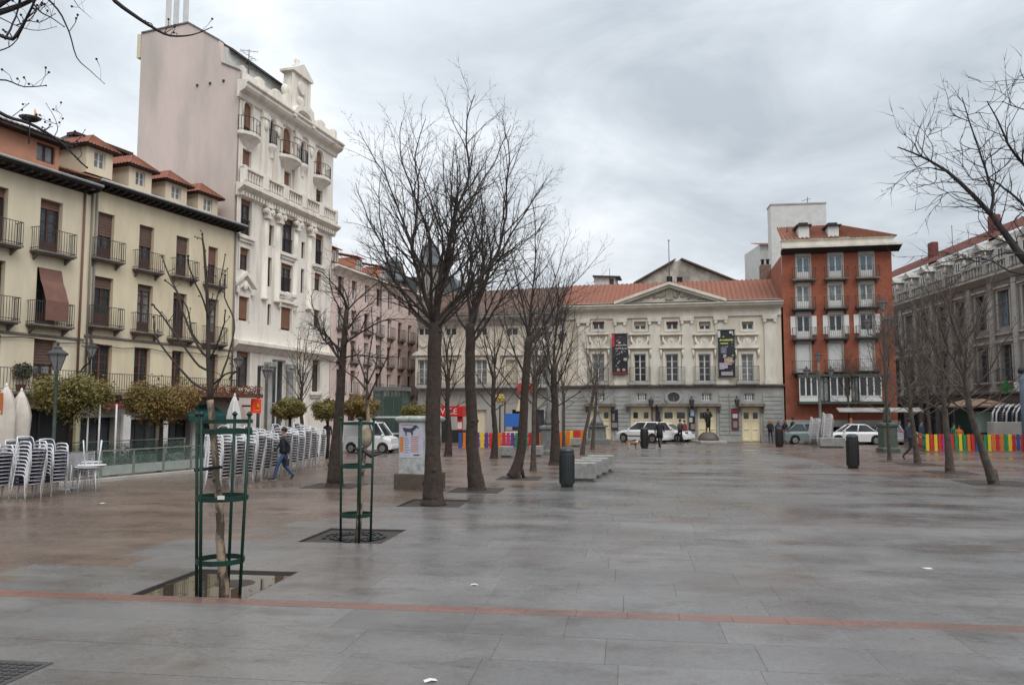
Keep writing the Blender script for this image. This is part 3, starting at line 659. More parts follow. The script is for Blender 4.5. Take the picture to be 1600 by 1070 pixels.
for i, (r, s_) in enumerate(wl):
    bm_ = mat('wood_shutter', (.24, .11, .06), .7, (.17, .08, .05), 3); bl_ = .75 if s_ == 'arch' and i != 1 else (.9 if i in (5, 6, 18, 20) else (.15 if s_ == 't' else .3))
    if r[2] - r[0] < .5: bl_ = 0
    window(W, r, M_frame_d, M_pane, 3, 2 if r[2] - r[0] > .6 else 1, .15, bl_, bm_)
for r in ent: window(W, (r[0], .1, r[2], r[3]), M_frame_w, M_pane, 2, 2 if r[2] - r[0] > 1.2 else 1, .16, name='entrance_glazing')
# arch heads
for r, s_ in wl:
    if s_ != 'arch': continue
    k = MB()
    a, b, zt = r[0], r[2], r[3]; rr = (b - a) / 2; uc = (a + b) / 2; n_ = 8
    for sgn in (-1, 1):
        pts = [(uc + sgn * rr, zt - rr)] + [(uc + sgn * rr * cos(pi / 2 * j / n_), zt - rr + rr * sin(pi / 2 * j / n_)) for j in range(1, n_ + 1)] + [(uc + sgn * rr, zt)]
        k.prism(pts, .01, .25)
    # hood moulding
    pr = [(uc + (rr + .12) * cos(pi * j / 12), zt - rr + (rr + .12) * sin(pi * j / 12)) for j in range(13)]
    k.tube([(x, -.03, z) for x, z in [(pr[0][0], pr[0][1] - .5)] + pr + [(pr[-1][0], pr[-1][1] - .5)]], .06, 6)
    k.build('arch_head', M_white, W)
# curved top balconies
for i in (0, 2, 4, 1, 3):
    r = wl[i][0]; uc = (r[0] + r[2]) / 2; ww = (r[2] - r[0]) * (1.25 if i in (0, 2, 4) else 1.0); n_ = 10; z = r[1] - .05
    k = MB()
    def arc(rad, z_, dd=1.0): return [(uc - rad * cos(pi * j / n_), -.004 - rad * dd * sin(pi * j / n_), z_) for j in range(n_ + 1)]
    k.loft([arc(.15, z - .85, .5), arc(ww * .55, z - .55, .5), arc(ww * .95, z - .25, .6), arc(ww, z - .18, .65), arc(ww, z, .65)], sm=False)
    o = k.build('balcony', M_white, W)
    k = MB(); A = arc(ww * .95, z + .001, .65)
    for p_ in A: k.box(p_[0] - .012, p_[1] - .012, z, p_[0] + .012, p_[1] + .012, z + .9)
    for h_ in (.1, .88): k.tube([(p_[0], p_[1], z + h_) for p_ in A], .02, 4)
    k.build('railing', M_iron, o)
for i in (8, 10, 12, 15, 22, 23):
    r = wl[i][0]; k = MB(); k.cbox(r[0] - .3, -.22, r[1] - .22, r[2] + .3, -.004, r[1] - .02, .02); k.box(r[0] - .12, -.12, r[1] - .4, r[2] + .12, -.004, r[1] - .225); k.build('window_sill', M_white, W)
for i in (8, 10, 12, 15):
    r = wl[i][0]; k = MB()
    w_ = r[2] - r[0]
    for j in range(9): x = r[0] + w_ * (j + .5) / 9; k.box(x - .012, .06, r[1], x + .012, .08, r[1] + .95)
    k.box(r[0], .05, r[1] + .95, r[2], .09, r[1] + 1.0); k.build('railing', M_iron, W)
# window surrounds
for i, (r, s_) in enumerate(wl):
    if s_ == 'arch' or r[2] - r[0] < .5: continue
    t = .13; k = MB()
    k.box(r[0] - t, -.05, r[1], r[0] - .004, -.003, r[3] + t).box(r[2] + .004, -.05, r[1], r[2] + t, -.003, r[3] + t).box(r[0] - .004, -.05, r[3] + .004, r[2] + .004, -.003, r[3] + t); k.build('window_surround', M_white, W)
# pediment over the fourth floor window
r = wl[18][0]; uc = (r[0] + r[2]) / 2
k = MB()
for sg in (-1, 1):
    k.prism([(uc, r[3] + 1.45), (uc + sg * 1.05, r[3] + .72), (uc + sg * 1.05, r[3] + .55), (uc, r[3] + 1.25)], -.22, -.004)
    k.prism([(uc + sg * .05, r[3] + .95), (uc + sg * .5, r[3] + .55), (uc + sg * .5, r[3] + .42), (uc + sg * .05, r[3] + .75)], -.16, -.004)
    k.cbox(uc + sg * .75 - .14, -.2, r[3] + .15, uc + sg * .75 + .14, -.004, r[3] + .5, .02)
k.ell((uc, -.1, r[3] + .62), (.22, .12, .3)); k.build('window_pediment', M_white, W)
r = wl[20][0]; uc = (r[0] + r[2]) / 2; k = MB(); k.box(uc - 1, -.2, r[3] + .25, uc + 1, -.004, r[3] + .42); k.ell((uc, -.1, r[3] + .7), (.6, .12, .3)); k.ell((uc - .9, -.08, r[3] + .1), (.16, .12, .3)); k.ell((uc + .9, -.08, r[3] + .1), (.16, .12, .3)); k.build('window_crest', M_white, W)
# giant pilasters with scroll capitals
zcap = FW.uz(418, 322)[1]; zb0 = FW.uz(418, 470)[1]
for px in (413.5, 433, 461, 482.5):
    u = FW.uz(px, 400)[0]; k = MB()
    k.lathe([(.30, zb0), (.30, zb0 + .12), (.235, zb0 + .2), (.225, zcap - 2.0), (.20, zcap - .85)], 12, (u, .03, 0))
    k.cbox(u - .36, -.36, zcap - .2, u + .36, -.004, zcap, .02); k.build('pilaster', M_white, W)
    k = MB()
    for sg in (-1, 1): k.tube([(u + sg * .28, -.38, zcap - .42), (u + sg * .28, -.02, zcap - .42)], .18, 10); k.tube([(u + sg * .28, -.42, zcap - .42), (u + sg * .28, -.36, zcap - .42)], .07, 8)
    k.cbox(u - .24, -.3, zcap - .85, u + .3, -.01, zcap - .3, .02); k.build('scroll_capital', M_white, W)
# upper pilasters
k = MB(); zu0 = zdc + 1.1
for px in (411, 431, 462, 483):
    u = FW.uz(px, 240)[0]; k.box(u - .32, -.16, zu0, u + .32, -.004, ztop - .45); k.box(u - .4, -.24, ztop - .9, u + .4, -.004, ztop - .6); k.ell((u, -.2, ztop - 1.3), (.2, .1, .35))
k.build('upper_pilasters', M_white, W)
# cornices
def cornice_part(name, z, prof, u0=-.15, u1=None, m=None):
    k = MB(); cornice(k, u0, (UW + .3) if u1 is None else u1, z, prof); return k.build(name, m or M_white, W)
cornice_part('crowning_cornice', ztop, [(0, -.55), (.12, -.5), (.2, -.25), (.5, -.1), (.62, .05), (.62, .22), (.75, .3), (.75, .4), (0, .5)], -.3)
cornice_part('middle_cornice', zdc, [(0, -.5), (.1, -.45), (.12, -.2), (.42, 0), (.55, .1), (.55, .22), (0, .3)])
cornice_part('lower_cornice', zgc, [(0, -.35), (.1, -.3), (.35, -.05), (.5, .05), (.5, .25), (0, .35)])
k = MB(); u = .1
while u < UW: k.box(u, -.32, zdc - .42, u + .14, -.125, zdc - .18); u += .3
k.build('dentils', M_white, W)
# parapet balustrade over middle cornice
k = MB(); k.box(0, -.42, zdc + .302, UW, -.18, zdc + .42).box(0, -.45, zdc + 1.12, UW, -.15, zdc + 1.24)
for i in range(6): u = UW * i / 5; k.cbox(max(0, u - .3), -.46, zdc + .422, min(UW, u + .3), -.14, zdc + 1.3, .02)
u = .45
while u < UW - .3: k.lathe([(.05, zdc + .422), (.09, zdc + .6), (.04, zdc + .9), (.07, zdc + 1.118)], 6, (u, -.3, 0)); u += .28
k.build('balustrade', M_white, W)
# arched pediment break and crowning gable
uc = FW.uz(462, 180)[0]
k = MB(); n_ = 10
pr = [(uc + 1.35 * cos(pi * j / n_), ztop + .1 + 1.05 * sin(pi * j / n_)) for j in range(n_ + 1)]; pi_ = [(uc + 1.0 * cos(pi * j / n_), ztop + .1 + .72 * sin(pi * j / n_)) for j in range(n_ + 1)]
k.loft([[(a[0], -.72, a[1]), (a[0], .1, a[1]), (b[0], .1, b[1]), (b[0], -.72, b[1])] for a, b in zip(pr, pi_)]); k.build('segmental_hood', M_white, W)
zb = ztop + .5; k = MB()
k.prism([(uc - 1.9, zb), (uc - 1.75, zb + .9), (uc - 1.1, zb + 1.2), (uc - .95, zb + 2.7), (uc + .95, zb + 2.7), (uc + 1.1, zb + 1.2), (uc + 1.75, zb + .9), (uc + 1.9, zb)], -.35, .35)
k.prism([(uc - 1.25, zb + 2.7), (uc - 1.25, zb + 2.85), (uc, zb + 3.55), (uc + 1.25, zb + 2.85), (uc + 1.25, zb + 2.7)], -.55, .5)
k.lathe([(.3, zb + 3.3), (.34, zb + 3.45), (.12, zb + 3.6), (.2, zb + 3.85), (.02, zb + 4.15)], 8, (uc, 0, 0))
k.tube([(uc, -.5, zb + 1.9), (uc, -.3, zb + 1.9)], .42, 14); k.ell((uc, -.36, zb + 1.0), (.5, .12, .35))
for sg in (-1, 1): k.ell((uc + sg * 1.35, 0, zb + 1.35), (.3, .25, .4)); k.cbox(uc + sg * 1.0 - .14, -.42, zb + .2, uc + sg * 1.0 + .14, -.355, zb + 2.6, .02)
k.build('crowning_gable', M_white, W)
k = MB(); k.box(0, -.1, ztop + .5, UW, .25, ztop + 1.15)
for i in range(7):
    u = UW * i / 6
    if abs(u - uc) < 1.8: continue
    k.cbox(max(0, u - .3), -.2, ztop + .5, min(UW + .1, u + .3), .3, ztop + 1.35, .03); k.box(max(0, u - .2), -.1, ztop + 1.352, min(UW, u + .2), .2, ztop + 1.45)
k.build('parapet', M_white, W)
# entrance columns
for px, q_ in ((416, .62), (449, .62), (468, .85)): 
    u = FW.uz(px, 620)[0]; k = MB(); zt = zgc - .9
    k.lathe([(.5 * q_, 0), (.5 * q_, .25), (.42 * q_, .35), (.40 * q_, zt - 2), (.36 * q_, zt - .5), (.5 * q_, zt - .4), (.5 * q_, zt - .2)], 14, (u, -.12, 0)); k.cbox(u - .5 * q_, -.5, zt - .2, u + .5 * q_, -.004, zt + .1, .03); k.build('entrance_column', M_gstone if px < 460 else M_white, W)
# red square sign and side sign brackets
u, z = FW.uz(400, 634, .9); k = MB(); k.cbox(u - .42, -1.0, z - .42, u + .42, -.8, z + .42, .04); o = k.build('red_sign', mat('sign_orange_red', (.75, .06, .02), .4, emis=.25), W, label='glowing orange red square sign with small yellow mark')
k = MB(); k.lathe([(.02, -.12), (.12, -.08), (.02, .16)], 6, (u, -1.01, z)); k.box(u - .2, -1.012, z - .26, u + .2, -1.002, z - .22); k.build('sign_mark', paint((.85, .6, .05)), o)
MB().box(u - .02, -.8, z - .05, u + .02, -.004, z + .05).build('sign_bracket', M_iron, W)
# pink side wall (blank)
FS = Plane((-15.87, 45.3), FW.th + pi / 2)
def sd_(px, py): a, z = FS.uz(px, py); return (a, z)
D = sd_(212, 300)[0]
prof = [(0.02, 0), (0.02, ztop + 1.1), sd_(347, 100), sd_(343, 64), sd_(295, 37), (D, sd_(216, 54)[1]), (D, 0)]
k = MB(); k.prismx([(max(.36, a) if i > 5 or i == 0 else a + .36 * 0 , z) for i, (a, z) in enumerate(prof)], -.02, .4); k.build('side_wall', M_pinkw, W, label='blank pink rendered party wall')
k = MB(); pts = prof[1:6]
for (a, za), (b, zb2) in zip(pts, pts[1:]):
    if abs(a - b) < .3: continue
    k.loft([[(-.08, a, za), (.5, a, za), (.5, a, za + .09), (-.08, a, za + .09)], [(-.08, b, zb2), (.5, b, zb2), (.5, b, zb2 + .09), (-.08, b, zb2 + .09)]])
k.build('coping', M_ledge, W)
for px, py in ((309, 134), (329, 131), (350, 127)):
    a, z = sd_(px, py); MB().box(-.1, a - .06, z - .06, -.021, a + .06, z + .06).build('wall_vent', M_ironb, W)
a, z = sd_(219, 68); MB().box(.0, a - .05, z - .9, .5, a + .22, z + .6).build('chimney_stack', M_cream2, W)
body_box(W, .4, UW, 0, ztop + .4, .31, D - .02, M_white)
MB().box(.4, .3, ztop - .1, UW, D - .03, ztop + .3).build('roof', M_slate, W)
u0 = 1.0; k = MB(); zz = sd_(343, 64)[1]
k.prismx([(1.2, ztop + .3), (1.2, zz - .3), (3.6, sd_(295, 37)[1] - .2), (D - .2, zz), (D - .2, ztop + .3)], .41, UW * .75); k.build('penthouse', M_rollw, W)
k = MB(); k.prismx([(.9, zz - .45), (.9, zz - .32), (3.6, sd_(295, 37)[1]), (3.6, sd_(295, 37)[1] - .18)], .5, UW * .78); k.build('penthouse_eave', M_ironb, W)
# phone mast panels on top, antenna cluster
za = sd_(295, 37)[1]
for j, (px, lab) in enumerate(((264, 'leftmost'), (276, 'middle'), (291, 'rightmost'))):
    p = P(px, 36, 49.0); o = thing('cell_antenna', 'pale grey mobile phone antenna panel on the pink walled roof, %s of three' % lab, 'antenna', p - Vector((0, 0, .5)), 0, 'phone antenna panels on the roof')
    MB().tube([(0, 0, -1.2), (0, 0, 2.2)], .045, 6).build('pole', M_ironb, o); k = MB(); k.cbox(-.17, -.16, .15, .17, -.05, 2.4, .03); k.build('panel', M_rollw, o)
    k = MB(); k.box(-.1, -.05, .5, .1, .05, .6).box(-.1, -.05, 1.8, .1, .05, 1.9).box(-.2, .05, -.1, .12, .22, .35); k.build('bracket', M_ironb, o)
p = P(388, 122, 47.5); o = thing('tv_antenna', 'tangle of television aerials on the front roof of the white building', 'aerial', p - Vector((0, 0, 1.0)))
k = MB(); k.tube([(0, 0, 0), (0, 0, 2.8)], .025, 5)
for z, w_, a in ((2.7, .5, .3), (2.4, .7, 1.2), (2.0, .6, 2.2), (1.6, .8, .8)):
    k.tube([(-w_ * cos(a), -w_ * sin(a), z), (w_ * cos(a), w_ * sin(a), z)], .015, 4)
    for j in range(6): t = -1 + 2 * j / 5; x, y = w_ * t * cos(a), w_ * t * sin(a); k.tube([(x + .18 * sin(a), y - .18 * cos(a), z), (x - .18 * sin(a), y + .18 * cos(a), z)], .01, 3)
k.build('mast', M_ironb, o)

# ================================================================== PINK HOUSES BEYOND
PK = thing('pink_house', 'long pale pink house with red tiled roof, right of the white building', 'house', (-15.87, 45.3, 0), FW.th)
up0, up1 = UW + .05, UW + 17.5; zp = 12.6
ops = []
cs = [up0 + 1.4 + 2.15 * i for i in range(8)]
for fl in range(4):
    z0 = 3.6 + fl * 2.35
    for u in cs: ops.append((u - .42, z0, u + .42, z0 + 1.7 - .1 * fl))
gops = [(u - .7, .02, u + .7, 2.6) for u in cs]
k = wall_mb(up0, up1, 0, zp, ops + gops); k.build('wall', M_pink, PK)
for i, r in enumerate(ops):
    window(PK, r, M_frame_w if (i * 7) % 3 else M_frame_b, M_pane, 2, 2, .2, .4 if i % 4 == 1 else 0, M_blind2)
    if r[1] < 10: balcony(PK, (r[0] + r[2]) / 2, r[1], 1.15, .32, .85, M_ledge, M_ironb, gap=.16)
for r in gops: window(PK, r, M_frame_b, M_dark, 1, 2, .2, name='door')
k = MB(); cornice(k, up0, up1, zp, [(0, -.3), (.3, -.05), (.5, 0), (.5, .12), (0, .2)]); k.build('cornice', M_white, PK); k = MB(); cornice(k, up0, up1, 3.0, [(0, -.1), (.12, 0), (.12, .1), (0, .15)]); k.build('cornice', M_white, PK)
k = MB(); tile_roof(k, (up0, -.5, zp + .14), (up1, -.5, zp + .14), (up1, 5, zp + 2.1), (up0, 5, zp + 2.1), step=.3); k.build('roof', M_tile, PK)
body_box(PK, up0, up1, 0, zp, .21, 10, M_pink)
for u in (up0 + 2.5, up0 + 6.5, up0 + 11):
    k = MB(); k.box(u, 1.5, zp + .4, u + 1.3, 4, zp + 1.9); dm = k.build('dormer', M_salmon, PK); k = MB(); tile_roof(k, (u - .2, 1.2, zp + 1.9), (u + 1.5, 1.2, zp + 1.9), (u + 1.5, 4, zp + 2.5), (u - .2, 4, zp + 2.5), step=.25); k.build('dormer_roof', M_tile, dm)
    window(PK, (u + .25, zp + .8, u + 1.05, zp + 1.7), M_frame_w, M_panel, 1, 2, 1.42, name='dormer_window')
pipe(PK, up0 + 8.2, 0, zp)
# slate roofed block with turrets further back
SL = thing('slate_roof_block', 'distant building with grey slate mansard and two dark turrets, seen through the bare crowns', 'building', (-16, 92, 0), radians(-8))
k = wall_mb(-2, 10, 0, 15.5, [(a, z, a + 1.2, z + 2) for a in (0, 3, 6) for z in (4.2, 8.2, 12)]); k.build('wall', M_gstone3, SL)
for a in (0, 3, 6):
    for z in (4.2, 8.2, 12): window(SL, (a, z, a + 1.2, z + 2), M_frame_w, M_pane, 2, 2, .2)
k = MB(); k.prism([(-2.3, 15.5), (-1.4, 17.6), (9.4, 17.6), (10.3, 15.5)], -.3, 9); k.build('mansard_roof', M_slate, SL); body_box(SL, -2, 10, 0, 15.5, .2, 9, M_gstone3)
for u, hh in ((2.3, 18.6), (6.6, 20.3)):
    k = MB(); k.box(u - 1.3, -1, 0, u + 1.3, 1.6, hh - 1.6); k.build('turret', M_gstone2, SL)
    k = MB(); k.sq([(1.6, hh - 1.6), (1.6, hh - 1.4), (1.1, hh - .6), (.8, hh + .6), (.85, hh + .8), (.1, hh + 1.6)], (u, .3, 0)); k.build('turret_roof', M_slate, SL)
# ================================================================== THEATRE
FT = Plane((20.3, 60), TH); R = FT.rect; T0, T1 = FT.uz(877, 600)[0], 0.0
T = thing('theatre', 'cream neoclassical theatre with triangular pediment, grey granite base and five pale doors', 'theatre', (20.3, 60, 0), TH)
uT = lambda px: FT.uz(px, 590)[0]
zst = FT.uz(1048, 601)[1]; zwt = FT.uz(1048, 496)[1]; zct = FT.uz(1048, 480)[1]
bays = [935, 1000, 1050, 1101, 1168]
ub = [uT(x) for x in bays]
win2 = []
for i, px in enumerate(bays): win2.append(R(px - 10, px + 10, 553, 596) if i == 2 else R(px - 9.5, px + 9.5, 553, 596))
win3 = [R(px - 9, px + 9, 502.5, 515) for px in bays]
k = wall_mb(T0, T1, zst, zwt, win2 + win3); k.build('wall', M_theat, T)
for i, r in enumerate(win2):
    window(T, r, M_frame_w, M_panel if i in (4, 0) else M_pane, 4, 2, .2)
    uc = (r[0] + r[2]) / 2
    k = MB(); t = .2
    k.box(r[0] - t, -.07, r[1], r[0] - .004, -.003, r[3] + t).box(r[2] + .004, -.07, r[1], r[2] + t, -.003, r[3] + t).box(r[0] - .004, -.07, r[3] + .004, r[2] + .004, -.003, r[3] + t)
    k.cbox(r[0] - .45, -.28, r[3] + .42, r[2] + .45, -.004, r[3] + .56, .02)
    n_ = 8; pr = [(uc + .75 * cos(pi * j / n_), r[3] + .56 + .32 * sin(pi * j / n_)) for j in range(n_ + 1)]
    k.prism(pr, -.24, -.004)
    for sg in (-1, 1): k.tube([(uc + sg * .82, -.12, r[3] + .36), (uc + sg * .82, -.12, r[3] - .3)], [.11, .05], 6)
    k.build('window_hood', M_theat2, T)
    # swag medallion
    z = win3[i][1]; k = MB(); k.cbox(uc - .85, -.26, z - .42, uc + .85, -.004, z - .3, .02)
    for sg in (-1, 1): k.tube([(uc + sg * .66, -.08, z - .44), (uc + sg * .62, -.12, z - .9), (uc + sg * .35, -.12, z - 1.25), (uc, -.12, z - 1.4)], [.07, .1, .11, .1], 6)
    k.tube([(uc, -.03, z - .85), (uc, -.10, z - .85)], .30, 14); k.ell((uc, -.12, z - .85), (.12, .05, .14), 8, 5); k.build('medallion', M_theat2, T)
    balcony(T, uc, zst + .22, 2.0 if i == 2 else 1.65, .5, 1.15, M_gstone, M_ironb, gap=.11, sl=.2)
for i, r in enumerate(win3):
    window(T, r, M_frame_w, M_pane, 1, 2, .2, .5 if i in (1, 3) else .3, M_blind2 if i in (0, 2) else mat('stone_blind', (.45, .40, .32), .7))
    t = .16; k = MB(); k.box(r[0] - t, -.06, r[1] - t, r[0] - .004, -.003, r[3] + t).box(r[2] + .004, -.06, r[1] - t, r[2] + t, -.003, r[3] + t).box(r[0] - .004, -.06, r[3] + .004, r[2] + .004, -.003, r[3] + t).box(r[0] - .004, -.06, r[1] - t, r[2] + .004, -.003, r[1] - .004); k.build('window_surround', M_theat2, T)
# pilasters
for px in (912, 970, 1024, 1075, 1128, 1205):
    u = uT(px); k = MB(); w_ = .42
    k.box(u - w_, -.10, zst + .3, u + w_, -.003, zwt - .55).box(u - w_ - .07, -.16, zst + .003, u + w_ + .07, -.003, zst + .3); k.cbox(u - w_ - .12, -.22, zwt - .3, u + w_ + .12, -.003, zwt, .02)
    for sg in (-1, 1): k.tube([(u + sg * (w_ - .05), -.22, zwt - .42), (u + sg * (w_ - .05), -.02, zwt - .42)], .13, 8)
    k.build('pilaster', M_theat2, T)
# entablature, cornice, pediment
k = MB(); k.box(T0, -.14, zwt, T1, .2, zwt + .32).box(T0, -.09, zwt + .321, T1, .2, zct - .25)
cornice(k, T0 - .1, T1 + .12, zct, [(-.2, -.25), (.12, -.25), (.3, -.12), (.62, -.05), (.66, .08), (.78, .14), (.78, .22), (-.2, .34)]); k.build('entablature', M_theat2, T)
k = MB()
for px in (973, 1022, 1075, 1124, 1208): u = uT(px); k.cbox(u - .22, -.15, zwt + .45, u + .22, -.092, zct - .35, .015); k.tube([(u, -.2, zwt + .7), (u, -.14, zwt + .7)], .16, 10)
k.build('frieze_ornaments', M_theat2, T)
uc = uT(1048); pL, pR, pz = uT(962), uT(1137), FT.uz(1048, 441, .5)[1]; zb = zct + .34
k = MB(); k.prism([(pL + .7, zb), (uc, pz - .42), (pR - .7, zb)], -.25, .3); k.build('tympanum', M_theat, T)
k = MB()
for a in (pL, pR):
    for (o0, o1, y) in ((0, .2, -.85), (.2, .38, -.62)):
        k.prism([(a, zb - .1 - o0), (a, zb + .12 - o0), (uc, pz - o0), (uc, pz - .2 - o0)], y, .3)
k.build('raking_cornice', M_theat2, T)
k = MB()
rr_ = random.Random(4)
k.cbox(uc - .3, -.42, zb + .2, uc + .3, -.255, zb + 1.0, .05); k.ell((uc, -.32, zb + 1.1), (.25, .12, .2))
for sg in (-1, 1):
    for j in range(16):
        t = j / 16; k.ell((uc + sg * (.5 + 2.6 * t), -.28, zb + .18 + (1 - t) * .55 * (.4 + rr_.random())), (.14 + .1 * rr_.random(), .09, .1 + .08 * rr_.random()), 7, 4)
    k.tube([(uc + sg * .45, -.3, zb + .85), (uc + sg * .9, -.32, zb + .95), (uc + sg * 1.3, -.32, zb + .6), (uc + sg * 1.9, -.3, zb + .45), (uc + sg * 2.6, -.28, zb + .2)], [.1, .13, .1, .08, .04], 6)
k.build('tympanum_relief', mat('relief_stone', (.36, .33, .27), .8, (.26, .24, .19), 4), T)
# tiled roof behind
yr = 5.5; zr = FT.uz(1190, 437, -yr)[1]
k = MB(); tile_roof(k, (T0, .05, zct + .36), (T1 + .1, .05, zct + .36), (T1 + .1, yr, zr), (T0, yr, zr), step=.36, r=.09); tile_roof(k, (T0, 11, zct + .3), (T1, 11, zct + .3), (T1, yr, zr), (T0, yr, zr), step=.36); k.build('roof', M_tile, T)
k = MB(); k.box(T0, -.5, zct + .345, T1, .04, zct + .38); k.build('flashing', M_zinc, T)
body_box(T, T0, T1, 0, zct, .35, 11, M_theat)
k = MB(); k.prismx([(.25, zct - .3), (11, zct - .3), (yr, zr - .05)], T1 - .3, T1 - .02); k.build('gable_end', M_theat, T)
# granite base with rusticated courses, doors
doors = [(921, 956), (985, 1018), (1035, 1074), (1090, 1120), (1159, 1188)]
dop = [R(a, b, 636, 691) for a, b in doors]; dop = [(r[0], 0.0, r[2], r[3]) for r in dop]
fan = [R(px - 8, px + 8, 614, 626) for px in (937, 1003, 1104, 1171)]
rnd_w = R(1043, 1062, 613, 628)
posts = [R(1128, 1129, 640, 670)]
k = wall_mb(T0, T1 + .05, 0, zst - .25, dop + fan + [(rnd_w[0] + .05, rnd_w[1], rnd_w[2] - .05, rnd_w[3])]); k.build('stone_base', M_gstone, T)
k = MB(); cornice(k, T0 - .05, T1 + .12, zst - .25, [(-.2, 0), (.08, 0), (.22, .08), (.28, .17), (.28, .24), (-.2, .25)]); k.build('base_cornice', M_ledge, T)
for r in fan: window(T, r, M_frame_w, M_pane, 2, 4, .2)
uc2 = (rnd_w[0] + rnd_w[2]) / 2; zc2 = (rnd_w[1] + rnd_w[3]) / 2; o = window(T, (rnd_w[0] + .05, rnd_w[1], rnd_w[2] - .05, rnd_w[3]), M_ledge, M_pane, 1, 2, .2)
k = MB(); n_ = 16; ro, ri = .52, .38
k.loft([[(uc2 + q * cos(2 * pi * j / n_) * 1.15, y, zc2 + q * sin(2 * pi * j / n_) * .9) for q, y in ((.62, -.02), (.6, -.10), (.42, -.10), (.40, .0))] for j in range(n_ + 1)], cap=False); k.build('oval_surround', M_gstone, T)
hc = .32
def cov(a, b): return any(not (b < o[0] - .06 or a > o[2] + .06) for o in dop + [(f[0], 0, f[2], 0) for f in fan])
for (pa, pb) in ((880, 918), (960, 983), (1021, 1032), (1077, 1087), (1123, 1137), (1139, 1156), (1191, 1221)):
    a, b = uT(pa), min(uT(pb), 0.03); z = .5
    while z < zst - .62: MB().box(a, -.07, z, b, -.003, z + hc - .04).build('stone_course', M_gstone, T); z += hc
for a, b in zip([T0] + [r[2] + .02 for r in dop], [r[0] - .02 for r in dop] + [T1 + .06]): MB().box(a, -.12, 0, b, -.004, .45).build('plinth', M_gstone, T)
for i, r in enumerate(dop):
    k = MB(); k.cbox(r[0] - .35, -.55, r[3] + .06, r[2] + .35, -.004, r[3] + .30, .03)
    for u in (r[0] - .28, r[2] + .12): k.prismx([(-.004, r[3] + .05), (-.4, r[3] + .05), (-.1, r[3] - .4), (-.004, r[3] - .4)], u, u + .16)
    k.build('door_hood', M_ledge, T)
    k = MB(); n_ = 2; w_ = r[2] - r[0]; k.box(r[0], .14, .02, r[2], .2, r[3]); d = k.build('door', M_door, T)
    for s_ in (0, 1):
        a = r[0] + .04 + s_ * w_ / 2; b = a + w_ / 2 - .08
        k = MB(); k.box(a, .1, .1, a + .09, .139, r[3] - .05).box(b - .09, .1, .1, b, .139, r[3] - .05)
        for zz in (.1, .9, 1.55, r[3] - .14): k.box(a + .09, .1, zz, b - .09, .139, zz + .09)
        k.build('door_leaf', M_door, d)
        if not (i == 0 and s_ == 0) and not (i == 3 and s_ == 1):
            uc_ = (a + b) / 2; ww = .17 if i != 2 else .3; MB().box(uc_ - ww, .085, r[3] - .85, uc_ + ww, .099, r[3] - .4).build('door_light', M_pane, d)
# posters on the ground floor
def poster(name, label, r, base, bars, seed, root=T, off=-.09):
    k = MB(); k.box(r[0], off - .05, r[1], r[2], off, r[3]); o = k.build(name, base, root, label=label); q = random.Random(seed); n_ = 0
    for (a, b, c, d, m_) in bars:
        w_ = r[2] - r[0]; h_ = r[3] - r[1]; n_ += 1
        MB().box(r[0] + a * w_, off - .052 - .003 * n_, r[1] + c * h_, r[0] + b * w_, off - .0505 - .003 * (n_ - 1), r[1] + d * h_).build('print', m_, o)
blk = paint((.02, .02, .025)); wh = paint((.6, .6, .6)); rdp = paint((.5, .02, .03)); gp_ = paint((.25, .22, .2))
poster('framed_poster', 'dark framed playbill with grey figures left of the second door', R(955, 966, 640, 671), blk, [(.1, .9, .1, .35, gp_), (.2, .5, .45, .8, gp_)], 1)
poster('framed_poster', 'tall poster with pale blue white figure on dark ground, between two doors', R(1076, 1086, 636, 672), blk, [(.3, .9, .62, .9, paint((.45, .5, .6))), (.1, .6, .35, .55, paint((.5, .5, .48))), (.3, .95, .05, .28, paint((.35, .2, .15)))], 2)
poster('framed_poster', 'reddish framed playbill right of the fourth door', R(1143, 1154, 638, 671), paint((.12, .02, .02)), [(.15, .85, .55, .75, wh), (.2, .8, .1, .4, gp_), (.1, .9, .82, .92, rdp)], 3)
poster('side_panel', 'dark red side panels by the second door', R(1019, 1032, 632, 688), paint((.10, .02, .02)), [(.1, .4, .1, .9, gp_), (.5, .9, .5, .9, blk)], 4)
# two long banners
def banner(lab, r, bars):
    o = thing('theatre_banner', lab, 'banner', tuple(FT.o + FT.x * ((r[0] + r[2]) / 2) + FT.n * .3 + Vector((0, 0, r[1]))), TH, 'banners on the theatre'); w_ = r[2] - r[0]; h_ = r[3] - r[1]
    k = MB(); n_ = 14
    for i in range(n_):
        a, b = h_ * i / n_, h_ * (i + 1) / n_; f = lambda z: .03 * sin(z * 2.1 + w_)
        k.loft([[(-w_ / 2, f(a), a), (w_ / 2, f(a), a), (w_ / 2, f(a) + .012, a), (-w_ / 2, f(a) + .012, a)], [(-w_ / 2, f(b), b), (w_ / 2, f(b), b), (w_ / 2, f(b) + .012, b), (-w_ / 2, f(b) + .012, b)]])
    k.build('cloth', blk, o)
    q = random.Random(len(lab)); bars = list(bars); pal = [b_[4] for b_ in bars] + [gr, dk, dk]
    for i in range(34):
        a = q.uniform(.2, .85); c = q.uniform(.1, .9); bars.append((a, min(.97, a + q.uniform(.03, .13)), c, c + q.uniform(.008, .03), q.choice(pal)))
    for i, (a, b, c, d, m_) in enumerate(bars): MB().box(-w_ / 2 + a * w_, -.055 - .0015 * i, c * h_, -w_ / 2 + b * w_, -.054 - .0015 * i, d * h_).build('print', m_, o)
    for z in (.0, h_): MB().tube([(-w_ / 2 - .08, .0, z), (w_ / 2 + .08, .0, z)], .035, 6).build('rod', M_ironb, o)
    MB().box(-.02, .0, h_ * .98, .02, .29, h_ * .99).build('bracket', M_ironb, o)
